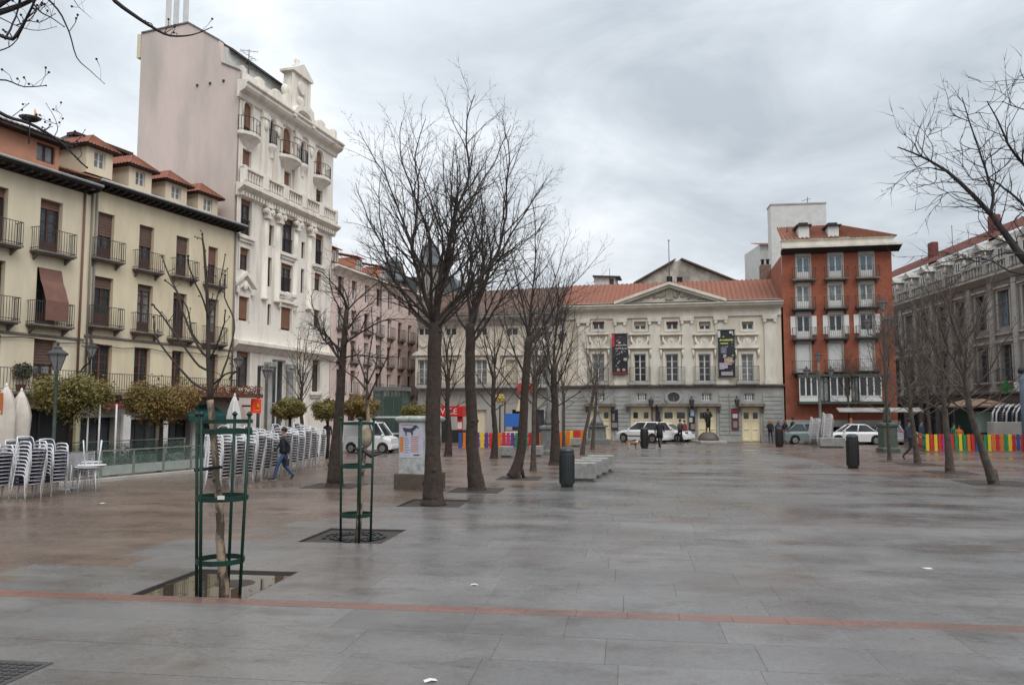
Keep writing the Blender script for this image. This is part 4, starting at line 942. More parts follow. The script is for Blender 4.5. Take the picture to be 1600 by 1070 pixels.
dk = paint((.035, .03, .05)); lil = paint((.40, .36, .42)); fl = paint((.45, .30, .24)); ylg = paint((.5, .55, .12)); gr = paint((.3, .3, .32))
banner('black banner with a red left strip and two white text lines', R(957, 981, 522, 585), [(0, .17, .68, .99, rdp), (.25, .95, .705, .725, wh), (.2, .98, .625, .64, wh), (.42, .55, .75, .80, wh), (.75, .95, .33, .40, paint((.4, .5, .4))), (.3, .48, .08, .14, fl), (.65, .85, .08, .14, fl), (.4, .6, .90, .93, paint((.25, .06, .1))), (.42, .52, .3, .34, gr), (.02, .98, .005, .05, paint((.2, .03, .05)))])
banner('dark banner with yellow green lettering, a pale figure and grey block at the foot', R(1122, 1148, 516, 589), [(0, .14, .84, .98, wh), (.68, .9, .92, .97, wh), (.1, .9, .765, .80, ylg), (.15, .6, .70, .725, ylg), (.15, .5, .5, .63, paint((.16, .16, .28))), (.35, .8, .25, .40, fl), (.05, .35, .16, .30, lil), (.55, .85, .30, .42, paint((.5, .38, .3))), (.12, .55, .18, .27, lil), (.15, .85, .03, .11, paint((.35, .33, .33))), (.3, .48, .42, .48, lil)])
# rooftop things
p = P(1046, 445, 66.5); o = thing('flag_pole', 'tall thin bare pole standing above the theatre pediment', 'pole', (p.x, p.y, 11)); MB().tube([(0, 0, 0), (0, 0, P(1046, 376, 66.5).z - 11)], [.05, .03], 6).build('pole', M_ironb, o); MB().lathe([(.02, -.05), (.09, .0), (.02, .08)], 8, (0, 0, P(1046, 376, 66.5).z - 11)).build('finial', M_ironb, o)
p = P(947, 448, 72); o = thing('rooftop_cabin', 'small white metal clad cabin on the roof ridge left of the pediment', 'cabin', (p.x, p.y, p.z - 1.2), TH)
MB().box(-1.1, 0, 0, .85, 1.6, 2.15).build('body', M_rollw, o); MB().prism([(-1.2, 2.15), (-1.2, 2.25), (1.3, 2.1), (1.3, 2.0)], -.3, 1.9).build('roof_sheet', M_ironb, o); k = MB(); k.box(1.0, -.2, 0, 1.08, -.12, 2.0).box(.3, -.02, .2, .7, -.004, 1.9).tube([(.35, -.1, 1.9), (.35, -.1, 2.9)], .02, 4); k.build('posts', M_ironb, o)
# big weathered gable behind
gp0 = P(995, 442, 78); gp1 = P(1060, 408, 78); gp2 = P(1146, 440, 78)
o = thing('stage_gable', 'weathered grey gable of the stage house rising behind the theatre pediment', 'gable', (gp1.x, 78, 0))
k = MB(); base = 9.0; k.prism([(gp0.x - gp1.x, base), (gp0.x - gp1.x, gp0.z), (-.35, gp1.z), (.25, gp1.z + .05), (gp2.x - gp1.x, gp2.z), (gp2.x - gp1.x, base)], 0, 9)
k.build('gable_wall', mat('stained_render', (.50, .46, .40), .9, (.24, .22, .19), .9, .1, streak=1.5, lo=.4, hi=.62, det=9), o)
k = MB()
for a, b in (((gp0.x - gp1.x - .3, gp0.z - .1), (-.35, gp1.z + .05)), ((.25, gp1.z + .1), (gp2.x - gp1.x + .3, gp2.z - .1))): k.prism([a, (a[0], a[1] + .16), (b[0], b[1] + .16), b], -.4, 9.2)
k.build('roof_edge', M_tiled, o)
for px, py in ((1046, 436), (1062, 437)): q = P(px, py, 78); MB().box(q.x - gp1.x - .27, -.03, q.z - .27, q.x - gp1.x + .27, -.004, q.z + .27).build('gable_window', M_dark, o)
# iron lanterns on the theatre wall
for i, px in enumerate((1017, 1080, 1150)):
    u = uT(px); o = thing('wall_lantern', 'black iron lantern on the granite wall of the theatre, ' + ('left of the middle door' if i == 0 else 'right of the middle door' if i == 1 else 'left of the rightmost door'), 'lantern', tuple(FT.o + FT.x * u + FT.n * .08 + Vector((0, 0, 3.1))), TH)
    MB().tube([(0, 0, .2), (0, -.35, .35), (0, -.5, .15)], .03, 5).build('bracket', M_iron, o); MB().lathe([(.02, -.45), (.12, -.38), (.2, 0), (.22, .02), (.05, .18), (.02, .28)], 6, (0, -.5, 0), sm=False).build('lantern', M_ironb, o)
# ================================================================== ANNEX left of theatre
AX = thing('club_building', 'cream building with curved window hoods and long balcony behind the trees, left of the theatre', 'building', (20.3, 60, 0), TH)
A0, A1 = uT(653), T0 - .02; za0 = FT.uz(760, 603)[1]; zat = zwt + .15
ap = [662, 704, 752, 800, 846]
aw2 = [R(px - 9, px + 9, 562, 604) for px in ap]; aw3 = [R(px - 9, px + 9, 512, 524) for px in ap]
ag = [R(a, b, 640, 690) for a, b in ((744, 760), (800, 815), (835, 850), (682, 700))]; ag = [(r[0], 0, r[2], r[3]) for r in ag]
k = wall_mb(A0, A1, za0, zat, aw2 + aw3); k.build('wall', M_theat, AX)
k = wall_mb(A0, A1, 0, za0 - .001, ag); k.build('ground_floor_wall', M_gstone3, AX)
for i, r in enumerate(aw2):
    window(AX, r, M_frame_w, M_panel, 3, 2, .2, .9 if i % 2 else 0, mat('cream_blind', (.62, .55, .42), .7)); uc = (r[0] + r[2]) / 2; k = MB(); t = .2
    k.box(r[0] - t, -.07, r[1], r[0] - .004, -.003, r[3] + t).box(r[2] + .004, -.07, r[1], r[2] + t, -.003, r[3] + t).box(r[0] - .004, -.07, r[3] + .004, r[2] + .004, -.003, r[3] + t)
    pr = [(uc + .95 * cos(pi * j / 8), r[3] + .35 + .4 * sin(pi * j / 8)) for j in range(9)]; k.prism(pr, -.25, -.004); k.tube([(uc, -.05, r[3] + 1.4), (uc, -.14, r[3] + 1.4)], .38, 12); k.build('window_hood', M_theat2, AX)
for r in aw3: window(AX, r, M_frame_w, M_pane, 1, 2, .2)
for i, r in enumerate(ag): window(AX, (r[0], .02, r[2], r[3]), M_blackp if i else M_frame_w, M_door if i == 0 else M_pane, 1, 1 if i else 2, .2, name='door')
k = MB(); cornice(k, A0, A1, zat, [(-.2, -.5), (.1, -.45), (.2, -.1), (.6, .05), (.7, .2), (-.2, .35)]); k.box(A0, -.16, za0 - .3, A1, -.003, za0 - .05); k.build('cornice', M_gstone3, AX)
balcony(AX, (A0 + A1) / 2, za0 + .1, A1 - A0 - .2, .7, 1.05, M_gstone3, M_ironb, gap=.16, sl=.25)
k = MB(); tile_roof(k, (A0 - .3, -.4, zat + .36), (A1, -.4, zat + .36), (A1, 6, zr), (A0 - .3, 6, zr - .2), step=.36, r=.09); k.build('roof', M_tiled, AX)
k = MB(); k.box(A0, -.45, zat + .35, A1, .1, zat + .62); k.build('attic_band', M_ledge, AX)
body_box(AX, A0, A1, 0, zat, .2, 11, M_theat)
# ================================================================== RED BRICK HOUSE
FR = Plane((20.42, 59.85), radians(-11)); R = FR.rect
B = thing('red_brick_house', 'red brick corner house of five storeys with white balcony windows and glazed bay fronts', 'house', (20.42, 59.85, 0), FR.th)
uR = lambda px: FR.uz(px, 560)[0]; U1 = FR.uz(1396, 480)[0]; zet = FR.uz(1300, 396)[1]; zg = FR.uz(1310, 656)[1]
rc = [(1255, 10.5), (1305.5, 10.5), (1354, 10.5)]
rows_ = [(400, 435), (446, 481), (492, 528), (536, 580)]
ops = []
for (y0, y1) in rows_:
    for px, hw in rc: ops.append(R(px - hw + .6 * (y0 > 480), px + hw + .6 * (y0 > 480), y0 - (px - 1305) * .03, y1 - (px - 1305) * .03))
bay = [(1249, 1278), (1297, 1330), (1343, 1378)]
k = wall_mb(0, U1, zg, zet, ops); k.build('wall', M_brick, B)
for i, r in enumerate(ops):
    row = i // 3
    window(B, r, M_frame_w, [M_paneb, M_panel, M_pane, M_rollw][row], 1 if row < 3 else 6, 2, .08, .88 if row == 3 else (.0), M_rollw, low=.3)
    balcony(B, (r[0] + r[2]) / 2, r[1] - .01, r[2] - r[0] + .75, .45, .85, M_ironb if row != 0 else M_ledge, M_ironb, gap=.13, sl=.1)
    k = MB(); t = .1; k.box(r[0] - t, -.04, r[1], r[0] - .003, -.003, r[3] + .3).box(r[2] + .003, -.04, r[1], r[2] + t, -.003, r[3] + .3).box(r[0] - .003, -.05, r[3] + .003, r[2] + .003, -.003, r[3] + .3); k.build('window_surround', M_gstone3, B)
    if row == 2:
        for sg, x in ((-1, r[0]), (1, r[2])):
            a = x + sg * .11; b = x + sg * .45; MB().box(min(a, b), -.07, r[1] + .3, max(a, b), -.042, r[3] - .02).build('shutter', M_frame_w, B)
# glazed bays over the shops
zb0, zb1 = FR.uz(1310, 627, .8)[1], FR.uz(1310, 588, .8)[1]
ua, ubb = uR(1246), uR(1385)
k = MB(); k.box(ua - .1, -.85, zb0 - .18, ubb + .1, -.004, zb0 - .01).box(ua - .1, -.85, zb1 + .01, ubb + .1, -.004, zb1 + .17); k.build('bay_slab', M_lampgreen, B)
for px0, px1 in bay:
    a, b = FR.uz(px0, 605, .75)[0], FR.uz(px1, 605, .75)[0]; bo = MB().box(a, -.7, zb0, b, -.6, zb0 + .35).build('bay_window', M_frame_w, B)
    window(B, (a, zb0 + .36, b, zb1), M_frame_w, M_pane, 1, 3, -.72, name='bay_glazing')
a, b = FR.uz(1280, 605, .6)[0], FR.uz(1295, 605, .6)[0]; window(B, (a, zb0 + .02, b, zb1), M_lampgreen, M_panel, 1, 2, -.55, name='bay_glazing')
a, b = FR.uz(1331, 605, .6)[0], FR.uz(1342, 605, .6)[0]; window(B, (a, zb0 + .02, b, zb1), M_lampgreen, M_panel, 1, 2, -.55, name='bay_glazing')
# ground floor
ops = [(uR(1252), 0, uR(1276), zg - .5), (uR(1296), 0, uR(1325), zg - .5), (uR(1334), 0, uR(1388), zg - .5)]
k = wall_mb(0, U1, 0, zg - .001, ops, rev=.8); k.build('shop_wall', M_gstone3, B)
for i, r in enumerate(ops): window(B, (r[0], .02, r[2], r[3]), M_frame_b if i == 0 else M_blackp, M_frame_b if i == 0 else M_dark, 2 if i == 0 else 1, 2 if i == 0 else 3, .5, name='shop_door')
k = MB(); k.prismx([(-.87, zb0 - .45), (-1.9, zb0 - .7), (-1.9, zb0 - .78), (-.87, zb0 - .55)], uR(1300), U1 + 1.2); k.build('shop_awning', M_gstone, B)
# eaves and roof
k = MB(); k.prismx([(0.1, zet), (-.75, zet + .28), (-.8, zet + .34), (.1, zet + .34)], -.05, U1 + .55); k.build('dark_soffit', M_eave, B)
k = MB(); k.box(-.05, -.85, zet + .345, U1 + .6, -.0, zet + .5).box(.0, -.3, zet + .505, U1 + .1, .2, zet + 1.0).box(-.05, -.4, zet + 1.005, U1 + .2, .2, zet + 1.08); k.build('attic_band', M_theat2, B)
zt = zet + 1.09; k = MB(); h_ = 1.55; e1 = U1 + .35
tile_roof(k, (-.05, -.45, zt), (e1, -.45, zt), (e1 - 3.5, 2.4, zt + h_), (0, 2.4, zt + h_), step=.3, r=.08); tile_roof(k, (e1, -.45, zt), (e1, 8, zt), (e1 - 3.5, 2.4, zt + h_), (e1 - 3.5, 2.4, zt + h_), step=.3, r=.08); k.build('roof', M_tile, B)
for px in (1255.5, 1301.5):
    u, z = FR.uz(px, 354, .1); z -= .35; k = MB(); k.box(u - .38, -.2, zt - .05, u + .38, 2.4, z + .35); dm = k.build('dormer', M_frame_w, B)
    k = MB(); k.prismx([(-.4, z + .36), (-.4, z + .46), (2.5, z + .62), (2.5, z + .36)], u - .55, u + .55); k.cbox(u - .3, .3, z + .45, u + .4, 2.2, z + .75, .03); k.build('dormer_roof', M_eave, dm)
u, z = FR.uz(1234, 370); k = MB(); k.tube([(u, 1.2, zt), (u, 1.2, zt + 1.3)], .07, 6); k.build('flue', M_ironb, B)
body_box(B, 0, U1, 0, zet, .1, 9, M_brick)
# tall pale building behind
q0, q1 = P(1206, 400, 70), P(1287, 330, 70); PB = thing('pale_apartment_block', 'plain off white windowless block rising behind the red brick house', 'building', (q0.x, 70, 0), radians(-8))
w_ = q1.x - q0.x; zt1 = P(1245, 321, 70).z; MB().box(0, 0, 0, w_, 1.6, zt1).build('wall', M_rollw, PB); MB().box(-.05, -.06, zt1, w_ + .05, 1.65, zt1 + .12).build('coping', M_gstone3, PB)
k = MB(); k.tube([(w_ * .72, 1, zt1), (w_ * .72, 1, zt1 + .9)], .03, 4).tube([(w_ * .72 - .5, 1, zt1 + .55), (w_ * .72 + .3, 1, zt1 + .75)], .02, 4); k.build('aerial', M_ironb, PB)
q0, q1 = P(1188, 400, 74), P(1207, 382, 74); o = thing('small_white_house', 'narrow white house end with a red tiled top, between theatre roof and red brick house', 'house', (q0.x, 74, 0)); w_ = q1.x - q0.x + .5
MB().box(0, 0, 0, w_, 5, q1.z).build('wall', M_rollw, o); k = MB(); tile_roof(k, (-.15, -.3, q1.z - .1), (w_, -.3, q1.z - .1), (w_, 2.5, q1.z + .6), (-.15, 2.5, q1.z + .6), step=.3); k.build('roof', M_tile, o)
for z in (1.2, 2.4, 3.4): window(o, (w_ - .75, q1.z - z - .5, w_ - .35, q1.z - z + .25), M_frame_w, M_paneb, 1, 1, -.06)
p = P(1196, 440, 67); o = thing('brick_chimney', 'small brick chimney with dark pots at the right end of the theatre roof', 'chimney', (p.x, p.y, p.z - .8), TH)
MB().cbox(-.45, -.4, 0, .45, .4, 2.2, .04).build('stack', mat('old_brick', (.24, .15, .11), .9, (.14, .1, .08), 5), o)
for x in (-.2, .22): MB().lathe([(.12, 2.2), (.12, 2.6), (.17, 2.62), (.17, 2.7)], 8, (x, 0, 0)).build('chimney_pot', M_ironb, o)
# ================================================================== RIGHT ROW
FG = Plane((36.7, 83), atan2(-1, -.06)); 
Gb = thing('grey_hotel', 'long grey stone hotel front with mansard dormers along the right side, behind the bare trees', 'hotel', (36.7, 83, 0), FG.th)
GL = 50.0; zc = 11.9; zf = 3.7
ops = []; us_ = [1.6 + 3.1 * i for i in range(15)]
for u in us_:
    ops += [(u - .75, 4.4, u + .75, 7.0), (u - .75, 8.3, u + .75, 10.9)]
gops = [(u - 1.15, .02, u + 1.15, 2.95) for u in us_]
k = wall_mb(0, GL, zf, zc, ops); k.build('wall', M_gstone2, Gb); k = wall_mb(0, GL, 0, zf - .001, gops, rev=.5); k.build('ground_floor_wall', mat('dark_stone', (.16, .14, .12), .8, (.1, .09, .08), 2), Gb)
for i, r in enumerate(ops):
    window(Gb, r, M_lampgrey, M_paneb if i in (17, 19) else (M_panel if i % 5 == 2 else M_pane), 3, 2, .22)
    k = MB(); t = .16; k.box(r[0] - t, -.07, r[1] - .2, r[0] - .004, -.003, r[3] + t).box(r[2] + .004, -.07, r[1] - .2, r[2] + t, -.003, r[3] + t).box(r[0] - .004, -.07, r[3] + .004, r[2] + .004, -.003, r[3] + t).cbox(r[0] - .3, -.25, r[3] + t + .01, r[2] + .3, -.004, r[3] + t + .17, .02)
    k.build('window_surround', M_gstone3, Gb)
    if i % 2 == 0: balcony(Gb, (r[0] + r[2]) / 2, r[1], 2.1, .4, .9, M_gstone3, M_ironb, gap=.16)
for r in gops: window(Gb, r, M_blackp, M_pane, 1, 3, .4, name='shop_window')
for i in range(16):
    u = .05 + 3.1 * i; k = MB(); k.cbox(u - .28, -.22, zf + .3, u + .28, -.004, zc - .3, .03); k.box(u - .36, -.3, zf + .01, u + .36, -.004, zf + .3); k.build('pilaster', M_gstone3, Gb)
k = MB(); cornice(k, -.1, GL, zf - .2, [(-.2, 0), (.3, .05), (.4, .2), (-.2, .25)]); cornice(k, -.1, GL, zc, [(-.2, -.3), (.15, -.25), (.5, 0), (.65, .1), (.65, .25), (-.2, .4)]); cornice(k, -.1, GL, 7.7, [(-.1, 0), (.14, .05), (.14, .16), (-.1, .2)]); k.build('cornice', M_gstone3, Gb)
k = MB(); u = .3
while u < GL: k.lathe([(.07, zc + .4), (.12, zc + .6), (.06, zc + .9), (.1, zc + 1.1)], 6, (u, -.35, 0)); u += .45
k.box(0, -.48, zc + 1.1, GL, -.2, zc + 1.25)
for i in range(16): u = .05 + 3.1 * i; k.cbox(u - .25, -.52, zc + .41, u + .25, -.16, zc + 1.4, .03); k.lathe([(.1, zc + 1.4), (.24, zc + 1.65), (.08, zc + 1.95), (.02, zc + 2.1)], 8, (u, -.34, 0))
k.build('roof_balustrade', M_gstone3, Gb)
k = MB(); k.prismx([(.1, zc + .3), (.9, zc + 3.2), (1.4, zc + 3.4), (9, zc + 3.4), (9, zc)], 0, GL); k.build('mansard_roof', M_gstone3, Gb)
k = MB(); tile_roof(k, (0, 1.0, zc + 3.42), (GL, 1.0, zc + 3.42), (GL, 3.4, zc + 5.0), (0, 3.4, zc + 5.0), step=.4, r=.09); k.build('tiled_ridge', mat('crimson_tile', (.17, .058, .042), .8, (.10, .04, .033), 3), Gb)
for i, u in enumerate(us_):
    k = MB(); k.cbox(u - .6, -.02, zc + .45, u + .6, 1.4, zc + 2.35, .03); dm = k.build('dormer', M_gstone3, Gb); k = MB(); k.prism([(u - .85, zc + 2.36), (u, zc + 2.95), (u + .85, zc + 2.36)], -.2, 1.4); k.build('dormer_pediment', M_gstone3, dm)
    window(Gb, (u - .38, zc + .6, u + .38, zc + 2.1), M_frame_w, M_pane, 2, 2, -.1, name='dormer_window')
for px in (1446, 1541):
    u = FG.uz(px, 400, -2)[0]; MB().cbox(u, 2.2, zc + 3.5, u + .9, 2.8, zc + 5.75, .05).build('chimney', mat('red_chimney', (.20, .05, .04), .8, (.13, .04, .03), 3), Gb)
body_box(Gb, 0, GL, 0, zc, .3, 9, M_gstone2)
p = P(1489, 395, 70); o = thing('tv_antenna', 'thin television aerial above the roofs on the right', 'aerial', (p.x, p.y, 13.5)); k = MB(); k.tube([(0, 0, 0), (0, 0, P(1489, 352, 70).z - 13.5)], .03, 4)
for z in (3.6, 3.0, 2.2): k.tube([(-.45, 0, z), (.45, 0, z + .1)], .018, 4)
k.build('mast', M_ironb, o)
# dark far houses closing the street between the brick house and the hotel
FH = thing('far_houses', 'row of dark roofed houses closing the side street beyond the red brick house', 'house', (27, 84, 0), radians(-6))
k = wall_mb(0, 13, 0, 10.5, [(a, z, a + 1, z + 1.7) for a in (1, 3.5, 6, 8.5, 11) for z in (1, 3.8, 6.8)]); k.build('wall', M_gstone2, FH)
for a in (1, 3.5, 6, 8.5, 11):
    for z in (1, 3.8, 6.8): window(FH, (a, z, a + 1, z + 1.7), M_frame_d, M_pane, 2, 2, .2)
k = MB(); tile_roof(k, (-.2, -.4, 10.4), (13.2, -.4, 10.4), (13.2, 4, 13), (-.2, 4, 13), step=.4, r=.1); k.build('roof', M_tile, FH); body_box(FH, 0, 13, 0, 10.5, .2, 8, M_gstone2)
# pharmacy cross and white panel sign on the right
p = P(1572, 605, 50); o = thing('pharmacy_sign', 'green cross sign with a white panel beside it on the right', 'sign', (p.x, p.y, p.z), radians(8))
k = MB(); k.cbox(-.12, -.06, -.4, .12, .06, .4, .02).cbox(-.4, -.055, -.12, -.122, .055, .12, .02).cbox(.122, -.055, -.12, .4, .055, .12, .02); k.build('green_cross', mat('cross_green', (.015, .16, .035), .4), o)
MB().cbox(.6, -.08, -.25, 1.5, .08, .3, .02).build('white_panel', M_rollw, o); MB().box(.5, -.03, -.03, 3.2, .03, .03).build('bracket', M_iron, o)
k = MB(); k.tube([(.95, 0, -p.z), (.95, 0, -.25)], .05, 6); k.build('pole', M_ironb, o)
# ================================================================== STREET THINGS
# --- green tree guards
def guard(label, c, h, rb, rt, rz, A_, hoops=(.35, 1.15, 1.98), slats=True):
    o = thing('tree_guard', label, 'tree guard', c, rz); 
    ang = [radians(a) for a in A_]
    for a in ang:
        k = MB(); k.tube([(rb * cos(a), rb * sin(a), 0), (rt * cos(a), rt * sin(a), h)], .022, 6); k.lathe([(.03, h), (.045, h + .02), (.01, h + .06)], 6, (rt * cos(a), rt * sin(a), 0)); k.build('post', M_green, o)
    for z in hoops:
        r = rb + (rt - rb) * z / h; k = MB(); n_ = 16; hh = .065 if z < h - .2 else .05
        k.loft([[(q * cos(2 * pi * j / n_), q * sin(2 * pi * j / n_), z + y) for q, y in ((r + .008, 0), (r + .008, hh), (r - .012, hh), (r - .012, 0))] for j in range(n_ + 1)], cap=False); k.build('hoop', M_green, o)
    return o
g1 = G(345, 921); PIT1 = uv2w(PITS[0][0], (PITS[0][1] + PITS[0][2]) / 2)
gx, gy = -3.88, 10.85
GUARD1 = (gx, gy)
g1o = guard('tall dark green iron tree guard standing in the flooded pit, nearest to the camera', (gx, gy, -.1), 2.42, .29, .36, radians(0), (187, 237, 350, 88), hoops=(.48, 1.30, 2.18, 2.32))
MB().box(.06, -.345, 1.34, .15, -.338, 1.39).build('paper_label', M_rollw, g1o)
PIT2 = uv2w(PITS[1][0], (PITS[1][1] + PITS[1][2]) / 2)
g2o = guard('dark green iron tree guard with rectangular frame on the grated pit beside the advertising pillar', (PIT2[0] + .12, 15.15, -.04), 2.25, .28, .31, radians(0), (185, 292, 353, 95), hoops=(.46, 1.36, 2.16))
# --- bins
def bin_(label, p, h, r, m, g=None, n=18):
    o = thing('litter_bin', label, 'litter bin', p); k = MB()
    k.lathe([(r * .86, 0), (r * .86, .06), (r * .95, .08), (r, .1), (r, h * .86), (r * .98, h * .9)], n); k.build('body', m, o)
    k = MB()
    for i in range(n): a = 2 * pi * i / n; k.box(-.012, -.01, 0, .012, .012, 1)
    k = MB()
    for i in range(n):
        a = 2 * pi * i / n; x, y = (r + .006) * cos(a), (r + .006) * sin(a); k.tube([(x, y, .12), (x, y, h * .8)], .014, 4, sm=False)
    k.build('ribs', m, o)
    k = MB(); k.lathe([(r * 1.03, h * .86), (r * 1.03, h * .89), (r * .9, h * .95), (r * .55, h * .99), (r * .5, h * .985)], n); k.build('lid', m, o)
    MB().lathe([(r * .5, h * .975), (.01, h * .97)], n).build('opening', M_dark, o)
    return o
bin_('dark green ribbed litter bin in front of the granite benches on the left', G(886, 760), 1.25, .225, M_bingreen)
bin_('large black litter bin standing alone on the right side of the promenade', G(1333, 731), 1.42, .235, M_binblack)
bin_('far black litter bin beside the small dog', G(1007, 700), 1.32, .24, M_binblack)
bin_('far black litter bin in front of the group of women on the right', G(1218, 698), 1.30, .23, M_binblack)
# --- granite block benches
def block(label, p, rz, l=.95, w_=.62, h=.5, grp=None):
    o = thing('granite_bench', label, 'bench', p, rz); k = MB(); k.loft([[(x * (l / 2 - i_), y * (w_ / 2 - i_), z) for x, y in ((-1, -1), (1, -1), (1, 1), (-1, 1))] for i_, z in ((.10, .0), (.10, .08), (.015, .085), (0, .11), (0, h - .02), (.02, h))]); k.build('block', M_conc, o)
    if grp: o['group'] = grp
    return o
for i, (px, py) in enumerate(((908, 751), (918, 745.5), (929, 741), (939, 736))):
    block(['granite block bench right beside the dark green bin, nearest of the row of four', 'granite block bench, second of the row of four behind the green bin', 'granite block bench, third of the row of four behind the green bin', 'granite block bench at the far end of the row of four behind the green bin'][i], G(px, py), radians(-10), 1.0, .6, .62, 'granite benches')
for lab, px, py in (('granite block bench in front of the coloured fence, right of the forked trunk', 838, 713), ('granite block bench in front of the coloured fence, left of the leaning trunk', 791, 714), ('granite block bench at the right end of the left coloured fence', 900, 697.5)):
    block(lab, G(px, py), radians(-10), .66, .6, .55, 'granite benches')
block('wide granite block bench under the wrapped chair stacks on the right', G(1300, 699), radians(-10), 1.5, .7, .62, 'granite benches')
# --- advertising pillar
p = G(655, 763); p = Vector((p.x, 24.9, 0))
ad = thing('advertising_pillar', 'square advertising pillar on a brown plinth, pasted with a white and orange bull poster', 'advertising pillar', p, radians(-24))
MB().cbox(-.60, -.55, 0, .60, .55, .47, .02).build('plinth', mat('brown_granite', (.115, .085, .065), .7, (.08, .06, .045), 5, .3), ad)
k = MB()
def rr_ring(a, b, r, z, n=4):
    o = []
    for cx_, cy_, s in ((a - r, b - r, 0), (-a + r, b - r, 1), (-a + r, -b + r, 2), (a - r, -b + r, 3)):
        for j in range(n + 1): t = pi / 2 * (s + j / n); o.append((cx_ + r * cos(t), cy_ + r * sin(t), z))
    return o
k.loft([rr_ring(.53, .48, .12, z) for z in (.47, 2.03)]); k.build('shaft', mat('pasted_paper', (.50, .50, .50), .7, (.30, .33, .30), 5, .3, 12, det=9, lo=.42, hi=.6), ad)
k = MB(); k.loft([rr_ring(.57, .52, .12, 2.03), rr_ring(.62, .57, .12, 2.09), rr_ring(.62, .57, .12, 2.15), rr_ring(.5, .45, .1, 2.21)]); k.build('cap', mat('pillar_cap', (.50, .53, .48), .6, (.25, .3, .25), 5), ad)
po = MB().box(-.44, -.488, .95, .40, -.483, 2.0).build('poster', mat('poster_white', (.60, .60, .68), .5, (.5, .5, .58), 4), ad, label='white poster with a dark running bull, an orange column and red text lines')
def pr(name, x0, z0, x1, z1, m, o_=0): MB().box(x0, -.494 - .002 * o_, z0, x1, -.4895 - .002 * o_, z1).build(name, m, po)
org = paint((.72, .25, .05)); red_t = paint((.60, .22, .18)); blt = paint((.25, .33, .48)); drk = paint((.06, .06, .09)); blk2 = paint((.03, .03, .04))
pr('print_block', -.42, 1.12, -.30, 1.58, org)
for i in range(7): pr('text_line', -.26, 1.52 - i * .07, -.26 + .14 + .02 * (i % 3), 1.545 - i * .07, blt)
for i in range(8): pr('text_line', -.04, 1.57 - i * .062, .24 - .03 * (i % 2), 1.592 - i * .062, red_t)
pr('text_line', .06, 1.02, .27, 1.055, drk); pr('text_line', -.38, 1.925, -.12, 1.955, red_t); pr('text_line', -.1, 1.925, .02, 1.955, blt)
k = MB(); bull = [(-.33, 1.86), (-.30, 1.76), (-.24, 1.72), (-.22, 1.60), (-.19, 1.60), (-.19, 1.73), (-.05, 1.72), (.0, 1.62), (.03, 1.62), (.03, 1.74), (.10, 1.80), (.16, 1.86), (.24, 1.84), (.22, 1.88), (.14, 1.94), (.06, 1.93), (.02, 1.86), (-.1, 1.83), (-.22, 1.85)]
k.prism(bull, -.4955, -.4945); k.build('bull_figure', drk, po)
k = MB()
for sg in (-1, 1): k.box(.536, -.38 + .4 * (sg > 0), 1.0 - .2 * sg, .541, -.06 + .38 * (sg > 0), 1.75)
k.build('side_poster', mat('side_posters', (.42, .42, .46), .6, (.04, .04, .06), 4, lo=.45, hi=.55), ad)
MB().box(.542, -.3, .7, .546, .0, 1.25).build('side_poster', paint((.02, .03, .12)), ad)
# --- glass fence along the terraces
f0 = G(100, 758); f1 = G(337, 735)
def glass_fence(label, a, b, h, n_, m=M_steel):
    d = (b - a); L_ = d.length; th = atan2(d.y, d.x); o = thing('glass_fence', label, 'fence', a, th)
    MB().cbox(-.1, -.12, 0, L_, .12, .12, .015).build('kerb', M_gstone3, o); MB().box(-.03, -.04, h, L_, .04, h + .04).build('top_rail', m, o)
    st = L_ / n_
    pm = MB().box(-.03, -.03, .12, .03, .03, h - .002).mesh('post', m); gm = MB().box(.05, -.006, .2, st - .05, .006, h - .06).mesh('glass_panel', M_fglass); fm = MB().box(.05, .012, .2, st - .05, .016, .2 + h * .32).mesh('frosted_band', mat('frosted_band', (.36, .40, .37), .6, (.28, .32, .295), 3))
    for i in range(n_ + 1): put('post', pm, o, (min(i * st, L_ - .03), 0, 0))
    for i in range(n_): g = put('glass_panel', gm, o, (i * st, 0, 0)); put('frosted_band', fm, g, (0, -.03, 0))
    return o
glass_fence('greenish glass terrace fence with steel posts between the two groups of stacked chairs', f0, f1, 1.0, 5)
d = (f1 - f0).normalized(); nn_ = Vector((-d.y, d.x, 0))
glass_fence('second greenish glass fence on the far side of the terrace before the shops', f0 + nn_ * 3.6 + d * 1.5, f1 + nn_ * 3.6 + d * 2, 1.15, 5)
# terrace planters with dark hedging between the fences
k = MB(); rr_ = random.Random(8)
for i in range(1500):
    t = rr_.random() * 8.5; c = f0 + d * t + nn_ * (2.8 + .5 * rr_.random()) + Vector((0, 0, .25 + rr_.random() * .75)); a = Vector((rr_.gauss(0, 1), rr_.gauss(0, 1), rr_.gauss(0, 1))).normalized(); b = a.orthogonal().normalized(); e_ = a.cross(b); s_ = .05
    k.quad([c - b * s_, c + e_ * s_ * .5, c + b * s_, c - e_ * s_ * .5])
tag(k.build('hedge_leaves', mat('hedge_green', (.03, .05, .02), .6, (.05, .06, .025), 4)), kind='stuff')
